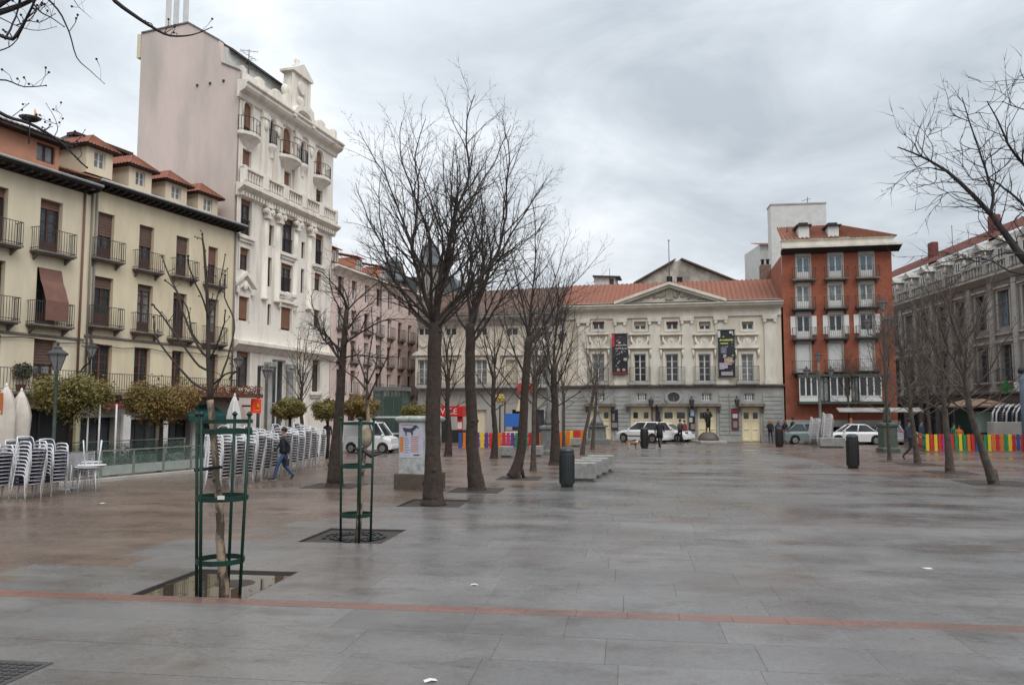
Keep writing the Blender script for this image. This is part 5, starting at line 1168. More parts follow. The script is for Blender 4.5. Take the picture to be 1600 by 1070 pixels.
# --- chairs
def chair_meshes(wm, key):
    def fr():
        k = MB(); r = .013
        for sx in (-1, 1):
            x = sx * .245
            k.tube([(x, -.27, 0), (x, -.245, .25), (x, -.235, .42), (x, -.22, .60), (x, -.17, .655), (x, .02, .665), (x, .15, .655), (x, .20, .60)], .020, 5, 0)
            k.tube([(x, .30, 0), (x, .235, .25), (x, .19, .42), (x, .235, .60), (x * .97, .29, .74), (x * .8, .33, .78)], .015, 5, 0)
        k.tube([(-.2, .33, .78), (0, .345, .79), (.2, .33, .78)], .020, 5, 0)
        k.tube([(-.245, -.255, .40), (.245, -.255, .40)], .010, 4, 0); k.tube([(-.245, .2, .38), (.245, .2, .38)], .010, 4, 0)
        return k.mesh('frame', M_alu)
    def st():
        k = MB(); k.cbox(-.235, -.25, .385, .235, .2, .445, .008); return k.mesh('seat', wm)
    def bk():
        k = MB(); k.prismx([(.205, .56), (.255, .66), (.295, .74), (.31, .74), (.27, .66), (.22, .56)], -.21, .21); return k.mesh('backrest', wm)
    return cached(('ch', 'f'), fr), cached(('ch', 's', key), st), cached(('ch', 'b', key), bk)
ORD = ['topmost', 'second', 'third', 'fourth', 'fifth', 'sixth', 'seventh', 'eighth', 'ninth', 'tenth', 'eleventh', 'twelfth', 'thirteenth', 'fourteenth', 'fifteenth']
def chair_stack(label, p, rz, n_, wm, key, grp, tilt=0.0, step=.098):
    fm, sm_, bm_ = chair_meshes(wm, key)
    lx, ly = rs.uniform(-.006, .006), rs.uniform(-.006, .006); n_ += rs.choice((-1, 0, 0, 1)) if key == 'b' else 0; p = Vector(p); p.x += rs.uniform(-.06, .06)
    for i in range(n_):
        j_ = n_ - 1 - i; p = p + Vector((lx, ly, 0)); o = thing('terrace_chair', label[0] + (' topmost in ' if j_ == 0 else ' %s from the top of ' % ORD[j_]) + label[1], 'chair', (p[0] + sin(rz) * .012 * i * 1.0, p[1] - cos(rz) * .012 * i, p[2] + i * step), rz + rs.uniform(-.02, .02), grp)
        put('frame', fm, o); put('seat', sm_, o); put('backrest', bm_, o)
for i, (px, py, n_, lab) in enumerate(((-14, 783, 9, 'the stack cut by the left photo edge'), (9, 783, 9, 'the second stack from the left'), (38, 781, 10, 'the third stack from the left'), (66, 779, 9, 'the stack beside the folded tables'))):
    g_ = G(px, py - 2); chair_stack(('navy terrace chair', lab), (g_.x, g_.y + (.5 if i % 2 else 0), 0), radians(72), n_, M_weave, 'n', 'stacked navy terrace chairs on the left')
nm = ['nearest', 'second', 'third', 'fourth', 'fifth', 'sixth', 'seventh', 'eighth', 'ninth', 'tenth', 'eleventh', 'twelfth']
Y_ = 24.2
ys = [24.1, 25.0, 25.9, 26.8, 27.7, 28.6, 29.6, 30.8, 31.8, 32.8, 33.8, 35.0]
for i, y in enumerate(ys): chair_stack(('brown woven chair', 'the %s stack of the long row' % nm[i]), (-8.75 + .02 * i, y, 0), radians(76), 11, M_weave2, 'b', 'stacked terrace chairs in the long row')
for i, (x, y) in enumerate(((-9.65, 26.9), (-9.75, 28.1))): chair_stack(('woven chair', 'the %s stack seen through the near guard' % nm[i]), (x, y, 0), radians(-30), 11, M_weave2, 'b', 'stacked terrace chairs behind the long row')
# --- tables
def table(label, p, rz=0, grp='metal terrace tables', h=.74, m=M_gstone3):
    o = thing('terrace_table', label, 'table', p, rz, grp); k = MB(); k.lathe([(.38, h - .03), (.40, h - .025), (.40, h - .005), (.385, h)], 20); k.build('table_top', M_alu, o)
    for j in range(4):
        a = pi / 4 + j * pi / 2; k = MB(); k.tube([(.34 * cos(a), .34 * sin(a), 0), (.26 * cos(a), .26 * sin(a), h - .031)], .016, 5); k.build('leg', M_alu, o)
    k = MB(); k.lathe([(.27, h - .12), (.285, h - .11), (.27, h - .10), (.255, h - .11)], 16, cap=False) if False else k.tube([(.27 * cos(2 * pi * j / 12), .27 * sin(2 * pi * j / 12), h - .11) for j in range(13)], .01, 4); k.build('brace_ring', M_alu, o)
    return o
tb = G(138, 768); table('round silver metal table at the front of the table group beside the chair stacks', tb, .3)
table('round silver metal table standing behind the front table by the glass fence', (tb.x - .55, tb.y + .75, 0), .1)
t3 = table('round silver table stacked upside down on the front table, legs in the air', (tb.x + .05, tb.y + .02, 1.50), .5); t3.rotation_euler = (pi, 0, .5)
def folded(label, p, rz, lean):
    o = thing('folded_table', label, 'table', p, rz, 'folded tables'); k = MB(); [k.box(-.33, -.012, .40 + .07 * j_, .33, .012, .44 + .07 * j_) for j_ in range(10)]; k.box(-.33, -.02, .36, -.30, .02, 1.1).box(.30, -.02, .36, .33, .02, 1.1); k.build('table_top', mat('dull_aluminium', (.26, .26, .27), .5), o)
    k = MB()
    for x in (-.28, .28): k.tube([(x, -.12, 0), (x, .03, 1.0)], .013, 4); k.tube([(x * .9, .14, 0), (x * .9, .0, .9)], .013, 4)
    k.tube([(-.28, -.11, .1), (.28, -.11, .1)], .012, 4); k.build('legs', M_alu, o); o.rotation_euler = (lean, 0, rz)
for i in range(4):
    q = G(92 + i * 8, 771 - i * 2); folded(['folded grey metal table leaning against the last chair stack, frontmost', 'folded grey metal table, second in the leaning pile', 'folded grey metal table, third in the leaning pile', 'folded grey metal table at the back of the leaning pile'][i], (q.x, q.y + .15 * i, .01), radians(20 + 6 * i), radians(-6))
# --- closed parasols
def parasol(label, p, h, rw, m=M_wcloth, stripe=None):
    o = thing('closed_parasol', label, 'parasol', p); MB().tube([(0, 0, 0), (0, 0, h)], .03, 8).build('pole', M_alu, o); MB().lathe([(.3, 0), (.3, .05), (.06, .1), (.05, .3)], 12).build('foot', M_ironb, o)
    k = MB(); n_ = 20; q = random.Random(int(h * 100)); prof = [(rw * .8, .7), (rw * .85, 1.0), (rw * .95, 1.6), (rw * 1.0, h - .8), (rw * .8, h - .5), (rw * .5, h - .22), (.04, h + .02)]
    k.loft([[(r * (1 + .3 * cos(j * 2 * pi * 5 / n_ + z * .4)) * cos(2 * pi * j / n_), r * (1 + .3 * cos(j * 2 * pi * 5 / n_ + z * .4)) * sin(2 * pi * j / n_), z) for j in range(n_)] for r, z in prof], sm=True); k.build('canopy', m, o)
    MB().lathe([(.03, h), (.05, h + .05), (.01, h + .14)], 8).build('finial', M_alu, o)
    return o
q = P(32, 650, 27); parasol('closed beige parasol with ragged white top, behind the left chair stacks', (q.x, 27, 0), 3.0, .29)
q = P(8, 650, 26.5); o = parasol('closed beige parasol with an orange band at the very left edge', (q.x, 26.5, 0), 3.15, .31); MB().box(-.05, -.36, 2.25, .12, -.33, 2.95).build('orange_band', paint((.5, .14, .03)), o)
q = P(366, 650, 31); parasol('closed white parasol behind the long row of chair stacks', (q.x, 31, 0), 2.9, .24, mat('white_parasol_cloth', (.62, .62, .60), .9, (.5, .5, .48), 4))
for i, px in enumerate((136, 154, 180)):
    q = P(px, 690, 29.5); o = thing('awning_post', 'thin white post by the shops, %s of three' % ('leftmost', 'middle', 'rightmost')[i], 'post', (q.x, 29.5, 0), 0, 'thin white posts'); MB().tube([(0, 0, 0), (0, 0, 2.6)], .035, 6).build('shaft', M_rollw, o); MB().lathe([(.15, 0), (.15, .03), (.05, .06)], 8).build('foot', M_ironb, o)
# --- lamps
def lantern_on(o, z, s=1.0, x=0, y=0):
    k = MB(); k.lathe([(.07 * s, 0), (.1 * s, .04 * s), (.24 * s, .42 * s), (.24 * s, .44 * s)], 6, (x, y, z), sm=False); g = k.build('lantern', M_lampglass, o)
    k = MB(); k.lathe([(.30 * s, .44 * s), (.30 * s, .48 * s), (.12 * s, .60 * s), (.12 * s, .64 * s), (.03 * s, .70 * s), (.05 * s, .75 * s), (.01 * s, .82 * s)], 6, (x, y, z), sm=False)
    for j in range(6): a = 2 * pi * j / 6; k.tube([(x + .1 * s * cos(a), y + .1 * s * sin(a), z + .04 * s), (x + .245 * s * cos(a), y + .245 * s * sin(a), z + .44 * s)], .014 * s, 4)
    k.build('lantern_cap', M_ironb, g)
def lamp(label, p, h, m=M_lampgreen, s=1.0):
    o = thing('street_lamp', label, 'street lamp', p); k = MB(); k.lathe([(.22, 0), (.22, .1), (.16, .15), (.14, .6), (.09, .75), (.065, 1.0), (.05, h - .9 * s), (.08, h - .86 * s), (.05, h - .8 * s)], 12); k.build('post', m, o); lantern_on(o, h - .82 * s, s); return o
q = P(83, 700, 27.5); lamp('single lantern street lamp rising in front of the round tree on the far left', (q.x, 27.5, 0), P(83, 533, 27.5).z, s=1.25)
q = P(417, 600, 38); lamp('single lantern street lamp in front of the white building entrance', (q.x, 38, 0), P(417, 568, 38).z, M_lampgrey, .9)
def candelabra(label, p, h, m, arms=True, base_h=1.9, bw=.55):
    o = thing('candelabra_lamp', label, 'street lamp', p); b = bw
    MB().sq([(b * 1.25, 0), (b * 1.25, .2), (b, .28), (b, base_h - .2), (b * 1.2, base_h - .12), (b * 1.2, base_h), (b * .6, base_h + .08)]).build('pedestal', m, o)
    k = MB(); k.lathe([(b * .55, base_h + .08), (b * .6, base_h + .25), (.16, base_h + .6), (.2, base_h + .75), (.1, base_h + 1.0), (.07, h - 1.6), (.12, h - 1.5), (.06, h - 1.4), (.05, h - .9)], 12); k.build('post', m, o)
    if arms:
        lantern_on(o, h - .9, 1.0)
        for a in (0, pi) if arms == 2 else [2 * pi * j / 3 + .4 for j in range(3)]:
            x, y = .85 * cos(a), .85 * sin(a); k = MB(); k.tube([(0, 0, h - 2.0), (x * .5, y * .5, h - 2.35), (x, y, h - 2.2), (x, y, h - 1.95)], .035, 6); k.build('arm', M_ironb, o); lantern_on(o, h - 1.95, .95, x, y)
    return o
q = G(1283, 694); candelabra('three lantern candelabra lamp in front of the red brick house', q, P(1283, 545, q.y).z, M_lampgrey, 2, .9, .3)
q = G(1388, 706); candelabra('green painted lamp pedestal with tall column on the right', (q.x, q.y, 0), 9.0, M_lampgreen, 3, 1.6, .38)
q = G(857, 710); candelabra('weathered grey lamp pedestal with column behind the coloured fence', (q.x, q.y, 0), 8.0, M_lampgrey, 3, 1.5, .4)
q = G(933, 693); o = thing('stone_fountain', 'stepped grey stone fountain with tapering top near the theatre corner', 'fountain', q)
MB().sq([(.85, 0), (.85, .3), (.6, .4), (.55, 1.15), (.72, 1.2), (.72, 1.3)]).build('basin_pedestal', M_lampgrey, o); MB().lathe([(.5, 1.3), (.42, 1.6), (.22, 1.9), (.16, 2.2), (.28, 2.35), (.1, 2.5), (.14, 2.7), (.02, 2.8)], 10).build('urn', M_lampgrey, o)
k = MB(); k.tube([(1.3, 0, 0), (1.3, 0, .7), (1.5, 0, 1.0), (1.8, 0, .9)], .06, 6)
# tall blue-grey traffic column at right edge
q = G(1598, 706); o = thing('advert_column', 'blue grey metal column with dark cap at the right edge, beyond the coloured fence', 'column', (q.x + .3, q.y, 0)); MB().lathe([(.25, 0), (.25, 4.4), (.23, 4.5)], 16).build('column', mat('blue_grey_metal', (.20, .27, .35), .4, (.15, .2, .27), 3), o); MB().lathe([(.3, 4.5), (.3, 4.7), (.1, 5.0)], 16).build('cap', M_blackp, o)
# --- bracket lanterns on the cream houses, cables
for px, py, lab in ((142, 556, 'big green bracket lantern on the wall where the two cream houses meet'), (372, 572, 'dark bracket lantern at the corner of the tall white building')):
    u, z = FA.uz(px, py, .6); w3 = FA.o + FA.x * u + FA.n * .02; o = thing('wall_lantern', lab, 'lantern', (w3.x, w3.y, z), FA.th)
    MB().tube([(0, 0, -.7), (0, -.2, -.45), (0, -.55, -.3), (0, -.62, -.05)], .035, 6).tube([(0, 0, .5), (0, -.3, .35), (0, -.5, -.3)], .02, 5).build('bracket', M_green, o); lantern_on(o, -.05, .95, 0, -.62)
k = MB(); zc_ = FA.uz(60, 530)[1]; pts = [(u_beg + (uend - u_beg) * i / 40, -.1, zc_ + .06 * sin(i * 1.3) - .03) for i in range(41)]; k.tube(pts, .018, 4); tag(k.build('facade_cable', M_blackp, None, (-18.8, 37, 0), FA.th), 'black cable strung along the fronts of the two cream houses', 'cable')
# --- elevator cabin
q = P(612, 650, 50); o = thing('glass_lift_cabin', 'green grey glazed lift cabin with flat roof behind the white van', 'lift cabin', (q.x, 50, 0), radians(-8))
MB().box(-1.0, -.9, 3.55, 1.0, .9, 3.8).build('roof_slab', M_lampgrey, o)
for x in (-.95, -.4, .3, .87):
    for y in (-.85, .77): MB().box(x, y, 0, x + .08, y + .08, 3.549).build('post', M_lampgreen, o)
k = MB(); k.box(-.95, -.86, 1.9, .95, -.80, 2.0).box(-.95, -.86, .9, .95, -.80, 1.0); k.build('rail', M_rollw, o)
for x0, x1 in ((-.87, -.4), (-.32, .3), (.38, .87)):
    for y in (-.83, .79): MB().box(x0, y, .05, x1, y + .01, 3.54).build('glass_panel', M_fglass, o)
for x in (-.93, .9): MB().box(x, -.76, .05, x + .01, .76, 3.54).build('glass_panel', M_fglass, o)
MB().box(-.45, -.3, 0, .45, .5, 3.2).build('lift_shaft', mat('shaft_grey_green', (.05, .065, .055), .5), o)
# --- coloured playground fences
COL = {'r': (.55, .03, .03), 'y': (.75, .52, .03), 'g': (.02, .25, .09), 'b': (.03, .09, .30), 'o': (.70, .17, .02), 'p': (.13, .04, .22), 'm': (.5, .04, .18), 't': (.03, .22, .22), 'l': (.45, .5, .05)}
def play_fence(label, a, b, seq, h=1.0):
    d = b - a; L_ = d.length; th = atan2(d.y, d.x); o = thing('playground_fence', label, 'fence', a, th); n_ = len(seq); st = L_ / n_
    for z in (.22, h - .25): MB().box(0, .03, z, L_, .07, z + .07).build('rail', M_green, o)
    for i, c in enumerate(seq):
        me = cached(('pk', round(st, 2), c), lambda: MB().cbox(.012, -.02, .06, st * .86, .02, h, .008).mesh('picket', mat('picket_' + c, COL[c], .45, vary=.1)))
        put('picket', me, o, (i * st, 0, rs.uniform(-.02, .02)))
    return o
play_fence('left playground fence of coloured wooden pickets behind the leaning trunks', G(716, 701), G(866, 701), 'bogrpyprbormpgmgrtogyl')
play_fence('short orange and yellow picket fence right of the grey lamp pedestal', G(873, 698), G(912, 694), 'oyoyrro')
play_fence('right playground fence of bright coloured pickets in front of the grey hotel', G(1447, 706), G(1660, 706), 'yryrmbrgygorbrgyorogyrbrmgyobrgyr', 1.0)
play_fence('short side of the right playground fence running back', G(1447, 706), G(1420, 694), 'grybm', 1.0)
# --- playground gear and stall left
q = P(806, 650, 55); o = thing('play_house', 'playground tower with red roof, blue panel and cream climbing boards behind the left coloured fence', 'play tower', (q.x, 55, 0))
for x in (-.8, .7):
    for y in (-.5, .5): MB().box(x, y, 0, x + .1, y + .1, 3.0).build('post', M_frame_b, o)
MB().box(-.75, -.52, 1.25, .6, -.47, 2.15).build('blue_panel', paint((.03, .14, .5)), o); MB().box(-.75, -.45, .9, .75, .6, 1.0).build('deck', M_frame_b, o)
MB().prism([(.1, 3.6), (.1, 4.2), (1.2, 4.2), (1.2, 3.6)], -.6, .6).build('roof', paint((.55, .05, .04)), o); MB().prism([(.0, 2.3), (.35, 3.6), (.9, 3.5), (.7, 2.3)], -.5, -.45).build('climbing_board', paint((.7, .55, .35)), o); MB().box(-.75, -.53, .55, .6, -.48, .95).build('white_panel', M_rollw, o)
q = P(781, 660, 55); o = thing('play_lamp', 'yellow flower shaped play lamp on a green post behind the left coloured fence', 'play post', (q.x, 55, 0)); MB().tube([(0, 0, 0), (0, 0, 3.2)], .06, 6).build('post', M_green, o)
k = MB()
for j in range(7): a = 2 * pi * j / 7; k.ell((.28 * cos(a), -.05, 3.45 + .22 * sin(a)), (.17, .07, .15), 8, 5)
k.ell((0, -.1, 3.45), (.17, .1, .15)); k.build('flower', paint((.42, .30, .06)), o, (0, 0, .3)); o.scale = (.85,) * 3
q = P(708, 650, 60); o = thing('red_kiosk', 'bright red drinks stall with white letters, left of the playground', 'stall', (q.x, 60, 0), radians(-10))
MB().cbox(-1.0, -.7, 0, .9, .7, .9, .02).build('counter', M_blackp, o); MB().cbox(-1.15, -.95, 1.9, .95, .85, 2.7, .04).build('canopy', M_red, o); MB().box(.5, -.72, .9, .9, -.6, 1.9).build('side_panel', M_red, o)
for x in (-.95, .8): MB().box(x, -.65, .9, x + .08, -.57, 1.9).build('post', M_red, o)
def text(s, size, m, parent, loc, rx=pi / 2, name='lettering'):
    c = bpy.data.curves.new(name, 'FONT'); c.body = s; c.size = size; c.extrude = .004; c.align_x = 'CENTER'; c.materials.append(m)
    t = bpy.data.objects.new(name, c); S.collection.objects.link(t); dg_ = bpy.context.evaluated_depsgraph_get(); me = bpy.data.meshes.new_from_object(t.evaluated_get(dg_)); bpy.data.objects.remove(t); me.name = name
    o = bpy.data.objects.new(name, me); S.collection.objects.link(o); o.parent = parent; o.location = loc; o.rotation_euler = (rx, 0, 0); return o
text('VICE', .62, M_rollw, o, (-.1, -.957, 2.08)); MB().box(.52, -.728, 1.0, .85, -.721, 1.5).build('white_notice', M_rollw, o)
# --- newspaper kiosk on the right
q = P(1526, 650, 52); o = thing('kiosk', 'kiosk with brown hipped roof and pale green glazed panel behind the right coloured fence', 'kiosk', (q.x, 52, 0), radians(4))
MB().box(-.9, -.8, 0, .95, .9, 2.55).build('body', M_green, o); MB().sq([(1.6, 2.55), (1.6, 2.65), (.5, 3.05), (.3, 3.1)]).build('roof', mat('kiosk_roof', (.26, .16, .10), .7, (.19, .12, .08), 3), o)
MB().box(-.68, -.83, .95, .72, -.801, 2.3).build('glazed_panel', paint((.32, .42, .36)), o); k = MB(); k.box(-.74, -.85, .89, .78, -.831, .95).box(-.74, -.85, 2.3, .78, -.831, 2.36).box(-.74, -.85, .95, -.68, -.831, 2.3).box(.72, -.85, .95, .78, -.831, 2.3); k.build('panel_frame', M_blackp, o)
# stacked benches / arches on right behind fence
q = P(1572, 650, 50)
o = thing('stone_counter', 'long low pale stone counter behind the right coloured fence', 'counter', (q.x, 50, 0), 0); MB().cbox(-1.0, -.4, 0, 3.5, .4, 1.65, .03).build('block', M_gstone3, o)
for i in range(4):
    o = thing('chair_stack_arch', 'white curved chair stack on the stone counter, %s from the left' % ('first', 'second', 'third', 'fourth')[i], 'chair stack', (q.x - .5 + i * .62, 50, 1.65), 0, 'white curved chair stacks on the counter')
    k = MB(); k.tube([(-.25, -.2, 0), (-.2, -.2, .55), (.05, -.2, .95), (.3, -.2, 1.1)], .06, 6); k.tube([(-.25, .2, 0), (-.2, .2, .55), (.05, .2, .95), (.3, .2, 1.1)], .06, 6); k.build('frame', M_alu, o)
    k = MB()
    for j in range(6): k.box(-.17 + .02 * j, -.2, .05 + .15 * j, .2, .2, .12 + .15 * j)
    k.build('seats', M_weave, o)
# wrapped stacks beside red house
for i, (px, w_) in enumerate(((1297, .9), (1276, .6))):
    q = G(px, 697 if i == 0 else 696); chair_stack(('grey woven chair', 'the %s stack behind the right granite bench' % ('taller' if i == 0 else 'lower')), (q.x, q.y + .6, 0.05), radians(60), 15 - 3 * i, M_gstone3, 'w', 'stacked chairs on the right')
# --- topiary trees
def leaf_crown(seed, n_, rad, m, flat=.75, leaf=.075):
    q = random.Random(seed); k = MB(); blobs = [(Vector((q.gauss(0, .33), q.gauss(0, .33), q.gauss(0, .22))), q.uniform(.45, .7)) for _ in range(15)]
    blobs += [(Vector((.62 * cos(a), .62 * sin(a), q.uniform(-.3, .35))), q.uniform(.22, .40)) for a in [2 * pi * j / 14 for j in range(14)]]
    for i in range(n_):
        c, r = blobs[q.randrange(len(blobs))]; v = Vector((q.gauss(0, 1), q.gauss(0, 1), q.gauss(0, 1))).normalized(); p_ = c + v * r * (q.random() ** .3)
        ln = p_.length
        if ln > 1.0: p_ = p_ / ln * q.uniform(.82, 1.0) * (1 + .17 * sin(p_.x * 5 + seed) * cos(p_.z * 5 + p_.y * 4))
        p_ = Vector((p_.x * rad, p_.y * rad, p_.z * rad * flat)); a = (v + Vector((q.gauss(0, .6), q.gauss(0, .6), q.gauss(0, .6) + .3))).normalized(); b = a.orthogonal().normalized(); b.rotate(Matrix.Rotation(q.random() * 6.28, 3, a)); e_ = a.cross(b); s_ = leaf * q.uniform(.6, 1.3)
        k.quad([p_ - b * s_, p_ - e_ * s_ * .42 + a * s_ * .1, p_ + b * s_, p_ + e_ * s_ * .42 + a * s_ * .1])
    return k.mesh('crown', m)
M_leaf = mat('topiary_leaf', (.13, .115, .025), .6, (.20, .155, .04), 1.7, lo=.42, hi=.62, det=3)
M_leaf2 = mat('topiary_leaf_rust', (.14, .11, .025), .6, (.21, .12, .03), 1.4, lo=.40, hi=.58, det=3)
M_core = mat('crown_core', (.02, .022, .008), .9)
def topiary(label, px, py, Y, rad, m, seed, base=0):
    p_ = P(px, py, Y); o = thing('round_topiary_tree', label, 'tree', (p_.x, Y, 0), 0, 'round clipped trees along the terraces')
    MB().tube([(0, 0, 0), (.02, 0, p_.z * .5), (0, .03, p_.z)], [.11, .08, .06], 8).build('trunk', M_bark, o)
    put('crown', leaf_crown(seed, 11000, rad, m, .78, .062), o, (0, 0, p_.z))
    k = MB(); qq = random.Random(seed)
    for j in range(9): a = qq.random() * 6.28; k.tube([(0, 0, p_.z - rad * .6), (.3 * rad * cos(a), .3 * rad * sin(a), p_.z - rad * .1), (.75 * rad * cos(a + .2), .75 * rad * sin(a + .2), p_.z + rad * .15)], [.05, .03, .01], 5)
    k.build('branches', M_bark, o)
topiary('large round clipped tree with olive leaves behind the single lamp post on the left', 112, 617, 29.5, 1.48, M_leaf, 1)
topiary('large round clipped tree with rusty olive leaves in front of the shops, middle left', 253, 624, 31.5, 1.42, M_leaf2, 2)
topiary('small sparse round tree in front of the white building entrance', 453, 637, 37, .8, M_leaf, 3)
topiary('small round clipped tree just left of the dark leafless trunk', 512, 641, 40, .85, M_leaf, 4)
topiary('small round rusty leaved tree between the trunk and the lift cabin', 563, 638, 44, 1.05, M_leaf2, 5)
topiary('small round clipped tree right of the lift cabin, behind the advertising pillar', 652, 645, 48, .95, M_leaf, 6)
# potted plant on balcony left
p_ = P(22, 572, 33.0); o = thing('balcony_plant', 'tall leafy potted plant on the first floor balcony at the far left', 'plant', (p_.x + .3, p_.y, FA.uz(22, 612, .3)[1])); MB().lathe([(.14, 0), (.2, .3), (.22, .32)], 10).build('pot', paint((.25, .1, .06)), o); put('foliage', leaf_crown(9, 900, .45, mat('plant_green', (.04, .075, .03), .5, (.09, .06, .04), 3), 1.3, .07), o, (0, 0, .85))
# flower boxes on the right end canopy
r = FA.rect(300, 392, 616, 636, .8); 
fb = thing('flower_box', 'long flower box of red and orange plants above the teal awning', 'flower box', (-18.8, 37, 0), FA.th); MB().box(r[0], -1.1, zg2 + .03, uend + 1.3, -.55, zg2 + .25).build('box', M_frame_b, fb)
k = MB(); q = random.Random(3)
for i in range(1500):
    c = Vector((q.uniform(r[0], uend + 1.3), q.uniform(-1.15, -.55), zg2 + .15 + q.random() ** 1.5 * .55)); a = Vector((q.gauss(0, 1), q.gauss(0, 1), q.gauss(0, 1))).normalized(); b = a.orthogonal().normalized(); e_ = a.cross(b); s_ = .06; k.quad([c - b * s_, c + e_ * s_ * .5, c + b * s_, c - e_ * s_ * .5])
tag(k.build('flowers', mat('red_flowers', (.28, .05, .02), .6, (.07, .06, .02), 5, lo=.45, hi=.55), fb), kind='stuff')
# ================================================================== BARE TREES
def rot_about(v, axis, a): return Matrix.Rotation(a, 3, axis) @ v
def grow(k, q, p, d, L_, r, lvl, mx, seg, wig, up, spawn, ang, shrink, knob=False):
    """one branch as a tapering tube; spawns side branches"""
    n_ = max(3, int(L_ / seg)); st = L_ / n_; pts = [p.copy()]; rs_ = [r]; dirs = []
    for i in range(n_):
        d = (d + Vector((q.gauss(0, wig), q.gauss(0, wig), q.gauss(0, wig) * .7 + up))).normalized(); p = p + d * st; pts.append(p.copy()); dirs.append(d.copy())
        rs_.append(r * (1 - .86 * ((i + 1) / n_) ** .8))
    k.tube(pts, rs_, 7 if r > .06 else 5 if r > .025 else 4 if r > .012 else 3, cap=False)
    if knob: k.ell(pts[-1], r * .55 + .008, 5, 4)
    if lvl >= mx: return
    cnt = spawn[lvl]; tot = int(cnt * L_ + q.random())
    side = q.random() * 6.28
    for j in range(tot):
        t = .15 + .83 * (j + q.random() * .8) / max(1, tot); t = min(t, .98); x = t * n_; i = int(x); f = x - i
        pp = pts[i].lerp(pts[min(i + 1, n_)], f); dd = dirs[min(i, n_ - 1)]; side += 2.4 + q.gauss(0, .4)
        ax = rot_about(dd.orthogonal().normalized(), dd, side); nd = rot_about(dd, ax, ang[lvl] * q.uniform(.75, 1.25))
        rr = (rs_[i] * (1 - f) + rs_[min(i + 1, n_)] * f) * q.uniform(.55, .75)
        grow(k, q, pp, nd, L_ * shrink[lvl] * (1.05 - .65 * t) * q.uniform(.7, 1.15), max(rr, .005), lvl + 1, mx, seg * .8, wig, up * .9, spawn, ang, shrink, knob)
def trunk_pts(base, path, r0, r1, flare=1.45):
    pts = [Vector(base) + Vector(o) for o in path]; n_ = len(pts); rs_ = [r0 + (r1 - r0) * i / (n_ - 1) for i in range(n_)]; rs_[0] = r0 * 1.34; return pts, rs_
def refine(pts, rs_, q, w=.02, m=3):
    P_, R_ = [], []
    for i in range(len(pts) - 1):
        a0 = pts[max(i - 1, 0)]; a, b = pts[i], pts[i + 1]; b1 = pts[min(i + 2, len(pts) - 1)]
        for j in range(m):
            t = j / m; c = .5 * ((2 * a) + (-a0 + b) * t + (2 * a0 - 5 * a + 4 * b - b1) * t * t + (-a0 + 3 * a - 3 * b + b1) * t ** 3)
            P_.append(c + Vector((q.gauss(0, w), q.gauss(0, w), 0)) * (1 if i + j else 0)); R_.append(rs_[i] * (1 - t) + rs_[i + 1] * t)
    P_.append(pts[-1]); R_.append(rs_[-1]); return P_, R_
def tree(label, base, path, r0, r1, limbs, seed, mx=3, seg=.28, spawn=(1.6, 2.4, 3.2), ang=(.55, .6, .6), shrink=(.55, .5, .45), wig=.09, up=.035, bm=None, tm=None, grp='bare trees on the plaza', name='bare_tree', lr=.66):
    """limbs: (height fraction along trunk path 0..1, azimuth, tilt from vertical, length, radius)"""
    q = random.Random(seed); o = thing(name, label, 'tree', base, 0, grp); pts, rs_ = trunk_pts((0, 0, 0), path, r0, r1); pts, rs_ = refine(pts, rs_, q, r0 * .05, 4)
    k = MB(); k.tube(pts, rs_, 12)
    for i in range(4 if 'leaning bare tree' in label else 0):
        a = i * 1.256 + q.random(); x, y = cos(a), sin(a); k.tube([(x * r0 * .5, y * r0 * .5, r0 * 1.6), (x * r0 * 1.0, y * r0 * 1.0, .05), (x * r0 * 1.5, y * r0 * 1.5, -.06)], [r0 * .38, r0 * .3, r0 * .1], 6)
    for i in range(int(5 + 4 * r0)):
        j = q.randrange(2, len(pts) - 2); a = q.random() * 6.28; k.ell(pts[j] + Vector((cos(a), sin(a), 0)) * rs_[j] * .75, rs_[j] * q.uniform(.3, .5), 7, 5)
    if 'leaning bare tree' not in label: k.lathe([(r0 * 1.62, -.05), (r0 * 1.5, .02), (r0 * 1.3, .12), (r0 * 1.12, .3), (r0 * .9, .5)], 12, (path[0][0] * .9, 0, 0))
    k.build('trunk', bm or M_bark, o)
    k = MB(); n_ = len(pts) - 1
    for (t, az, tilt, L_, r) in limbs:
        x = t * n_; i = min(int(x), n_ - 1); p = pts[i].lerp(pts[i + 1], x - i); d = Vector((sin(tilt) * cos(az), sin(tilt) * sin(az), cos(tilt)))
        r *= lr
        grow(k, q, p - d * r, d, L_, r, 0, mx, seg, wig, up, spawn, ang, shrink)
    o2 = k.build('crown', tm or M_twig, o)
    return o
D_ = radians
def fan(n_, seed, t0, t1, tilt0, tilt1, L0, L1, r0, r1):
    q = random.Random(seed); out = []
    for i in range(n_):
        f = i / max(1, n_ - 1); out.append((t0 + (t1 - t0) * f, i * 2.4 + q.uniform(-.3, .3), tilt0 + (tilt1 - tilt0) * f + q.uniform(-.06, .06), (L0 + (L1 - L0) * f) * q.uniform(.9, 1.1), r0 + (r1 - r0) * f))
    return out
